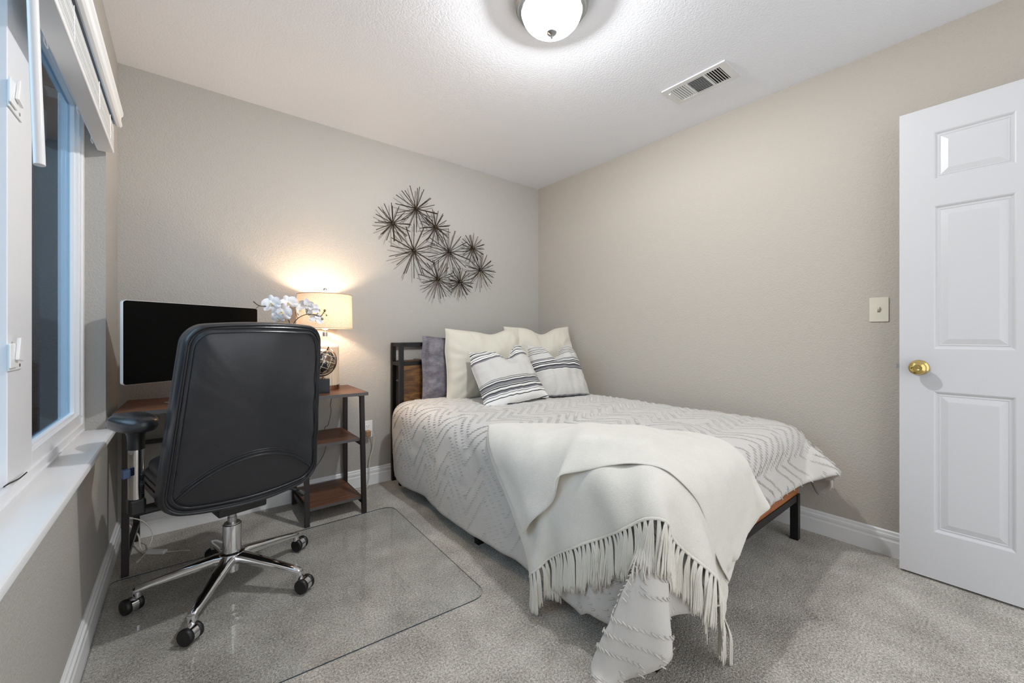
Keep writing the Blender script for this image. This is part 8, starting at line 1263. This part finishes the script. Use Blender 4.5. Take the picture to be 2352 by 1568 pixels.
# ------------------------------------------------------------------ pillows
def pillow(name, label, group, w, h, t, loc, yaw, lean, mat, seed, chop=0, dent_x=0, flange=0, ear=.07, roll=0):
    o_ = MB(); nn = 46
    def side(sgn):
        def fn(u, v):
            a = u * 2 - 1; b = v * 2 - 1
            a = math.copysign(abs(a) ** .8, a); b = math.copysign(abs(b) ** .8, b)
            x = a * w / 2 * (1 - ear * (1 - b * b)); z = b * h / 2 * (1 - ear * (1 - a * a))
            pr = max(0, (1 - abs(a) ** 2.4) * (1 - abs(b) ** 2.4)); y = t / 2 * pr ** .48
            edge = max(abs(a), abs(b))
            wr = noise.noise(V((x * 8, z * 8, seed))) * .014 + noise.noise(V((x * 22, z * 9, seed + 3))) * .011
            cr_ = math.sin((math.atan2(b, a)) * 22 + noise.noise(V((x * 6, z * 6, seed))) * 4) * .0055 * sstep(.45, .9, edge) * (pr ** .3)
            y = y + (wr * pr ** .4 + cr_)
            if flange and edge > 1 - flange: y = .0025
            if chop:
                g = math.exp(-((a - dent_x) / .30) ** 2); z -= chop * g * sstep(-.2, 1.0, b); y *= 1 - .35 * g * sstep(.2, 1, b)
                x += (a - dent_x) * -.03 * sstep(.3, 1, b) * (1 - g)
            z += .012 * noise.noise(V((a * 1.5, b * 1.5, seed + 9)))
            y = max(y, .0012) * sgn
            return V((x, y, z + h / 2))
        return fn
    o_.grid(side(-1), nn, nn); o_.grid(side(1), nn, nn)
    o = o_.build(name, mat, None, smooth=180, weld=False)
    o.location = loc; o.rotation_euler = (-lean, roll, yaw)
    tag(o, label, 'pillow', group)
    ln = []
    for k in range(4 * 40 + 1):
        q = (k % 160) / 40; sd_ = int(q); f_ = (q - sd_); u, v = ((f_, 0), (1, f_), (1 - f_, 1), (0, 1 - f_))[sd_]
        a = side(-1)(u, v); ln.append(V((a.x, 0, a.z)))
    pi_ = MB().tube(ln, .0032, 6, cap=False); p = pi_.build('piping', mat, None, smooth=180); p.parent = o
    return o
BT = .578
pillow('pillow', 'large cream pillow in the bed corner behind the right striped cushion', 'cream pillows', .66, .565, .19, (2.515, 2.375, BT - .004), R(-15), R(15), M['cream'], 17.0, chop=.05, dent_x=.1)
pillow('pillow', 'large cream pillow standing between grey sham and striped cushions', 'cream pillows', .69, .535, .19, (2.03, 2.455, BT - .004), R(-7), R(12), M['cream'], 4.0, chop=.025, dent_x=.2)
pillow('pillow_sham', 'grey satin flanged pillow sham leaning on the headboard at left', None, .68, .47, .13, (1.905, 2.600, BT - .003), R(-4), R(8), M['sham'], 9.0, chop=.02, flange=.075, ear=.05)
bl_ = srgb(52, 52, 56); gr_ = srgb(120, 120, 124); wh = srgb(232, 230, 226)
base = srgb(205, 202, 196)
b1 = [(.10, .10, wh), (.025, .006, bl_), (.115, .006, bl_), (.155, .004, bl_), (.185, .012, gr_), (.205, .009, bl_), (.235, .007, wh), (.25, .008, bl_), (.275, .006, bl_), (.305, .020, gr_), (.325, .010, bl_), (.345, .004, wh), (.36, .005, bl_), (.385, .004, bl_),
      (.86, .12, wh), (.755, .014, gr_), (.775, .008, bl_), (.815, .005, bl_), (.86, .010, bl_), (.885, .005, bl_), (.93, .012, bl_), (.965, .005, bl_)]
b2 = [(.055, .012, bl_), (.075, .006, gr_), (.03, .014, wh), (.66, .10, wh), (.575, .008, bl_), (.60, .016, gr_), (.63, .014, bl_), (.655, .006, wh), (.675, .010, bl_), (.705, .012, bl_), (.745, .009, gr_), (.765, .006, bl_), (.80, .16, wh), (.80, .005, bl_), (.835, .004, bl_), (.87, .005, bl_), (.92, .004, bl_)]
b2 = [(c - .08 if .5 < c < .78 else c, hw, k) for c, hw, k in b2 if hw != .16]
pillow('throw_pillow', 'striped cushion with two black stripe bands leaning in front of cream pillow', 'striped cushions', .47, .46, .17, (1.99, 2.075, BT + .014), R(-12), R(37), stripes('stripe_cloth_two_bands', b1, .46, base), 21.0, chop=.085, dent_x=.25, roll=-.14)
pillow('throw_pillow', 'striped cushion with a single wide stripe band nearest the right wall', 'striped cushions', .455, .46, .17, (2.42, 2.06, BT - .004), R(-14), R(30), stripes('stripe_cloth_one_band', b2, .46, base), 33.0, chop=.095, dent_x=.05)

# ------------------------------------------------------------------ light and camera
L2 = bpy.data.lights.new('ceiling_bulb', 'POINT'); L2.energy = CEILW; L2.color = (.97, .985, 1); L2.shadow_soft_size = .04
l2 = bpy.data.objects.new('ceiling_bulb', L2); COL.objects.link(l2); l2.parent = cl; l2.location = (0, 0, -.050)
L3 = bpy.data.lights.new('dusk_sky', 'SUN'); L3.energy = SKYW; L3.color = (.86, .93, 1); L3.angle = R(55)
l3 = bpy.data.objects.new('dusk_sky', L3); COL.objects.link(l3); l3.location = (-3, 1, 3); l3.rotation_euler = V((1, .05, -.42)).to_track_quat('-Z', 'Y').to_euler()
L = bpy.data.lights.new('bulb_glow', 'POINT'); L.energy = DESKW; L.color = (1, .79, .57); L.shadow_soft_size = .03
lo = bpy.data.objects.new('bulb_glow', L); COL.objects.link(lo); lo.location = (ax, ay, 1.20); lo.parent = tl; lo.location = (0, 0, 1.205 - .7205)
wd_ = bpy.data.worlds.new('dusk'); SC.world = wd_; wd_.use_nodes = True
bg = wd_.node_tree.nodes['Background']; bg.inputs['Color'].default_value = (.95, .98, 1.02, 1); bg.inputs['Strength'].default_value = FILL
cd = bpy.data.cameras.new('camera'); co = bpy.data.objects.new('camera', cd); COL.objects.link(co)
co.location = (.26, 0, 1.06); co.rotation_euler = (PI / 2, 0, -R(38.87)); cd.sensor_width = 36; cd.sensor_fit = 'HORIZONTAL'
cd.lens = 36 * 937 / 2352; cd.shift_y = -17 / 2352; cd.clip_start = .02
SC.camera = co
vs_ = SC.view_settings; vs_.view_transform = 'Standard'; vs_.look = 'None'; vs_.gamma = 1; vs_.use_curve_mapping = False; vs_.exposure = EXPO
SC.cycles.max_bounces = 10; SC.cycles.diffuse_bounces = 5; SC.cycles.transparent_max_bounces = 12; SC.cycles.caustics_reflective = False; SC.cycles.sample_clamp_indirect = 4
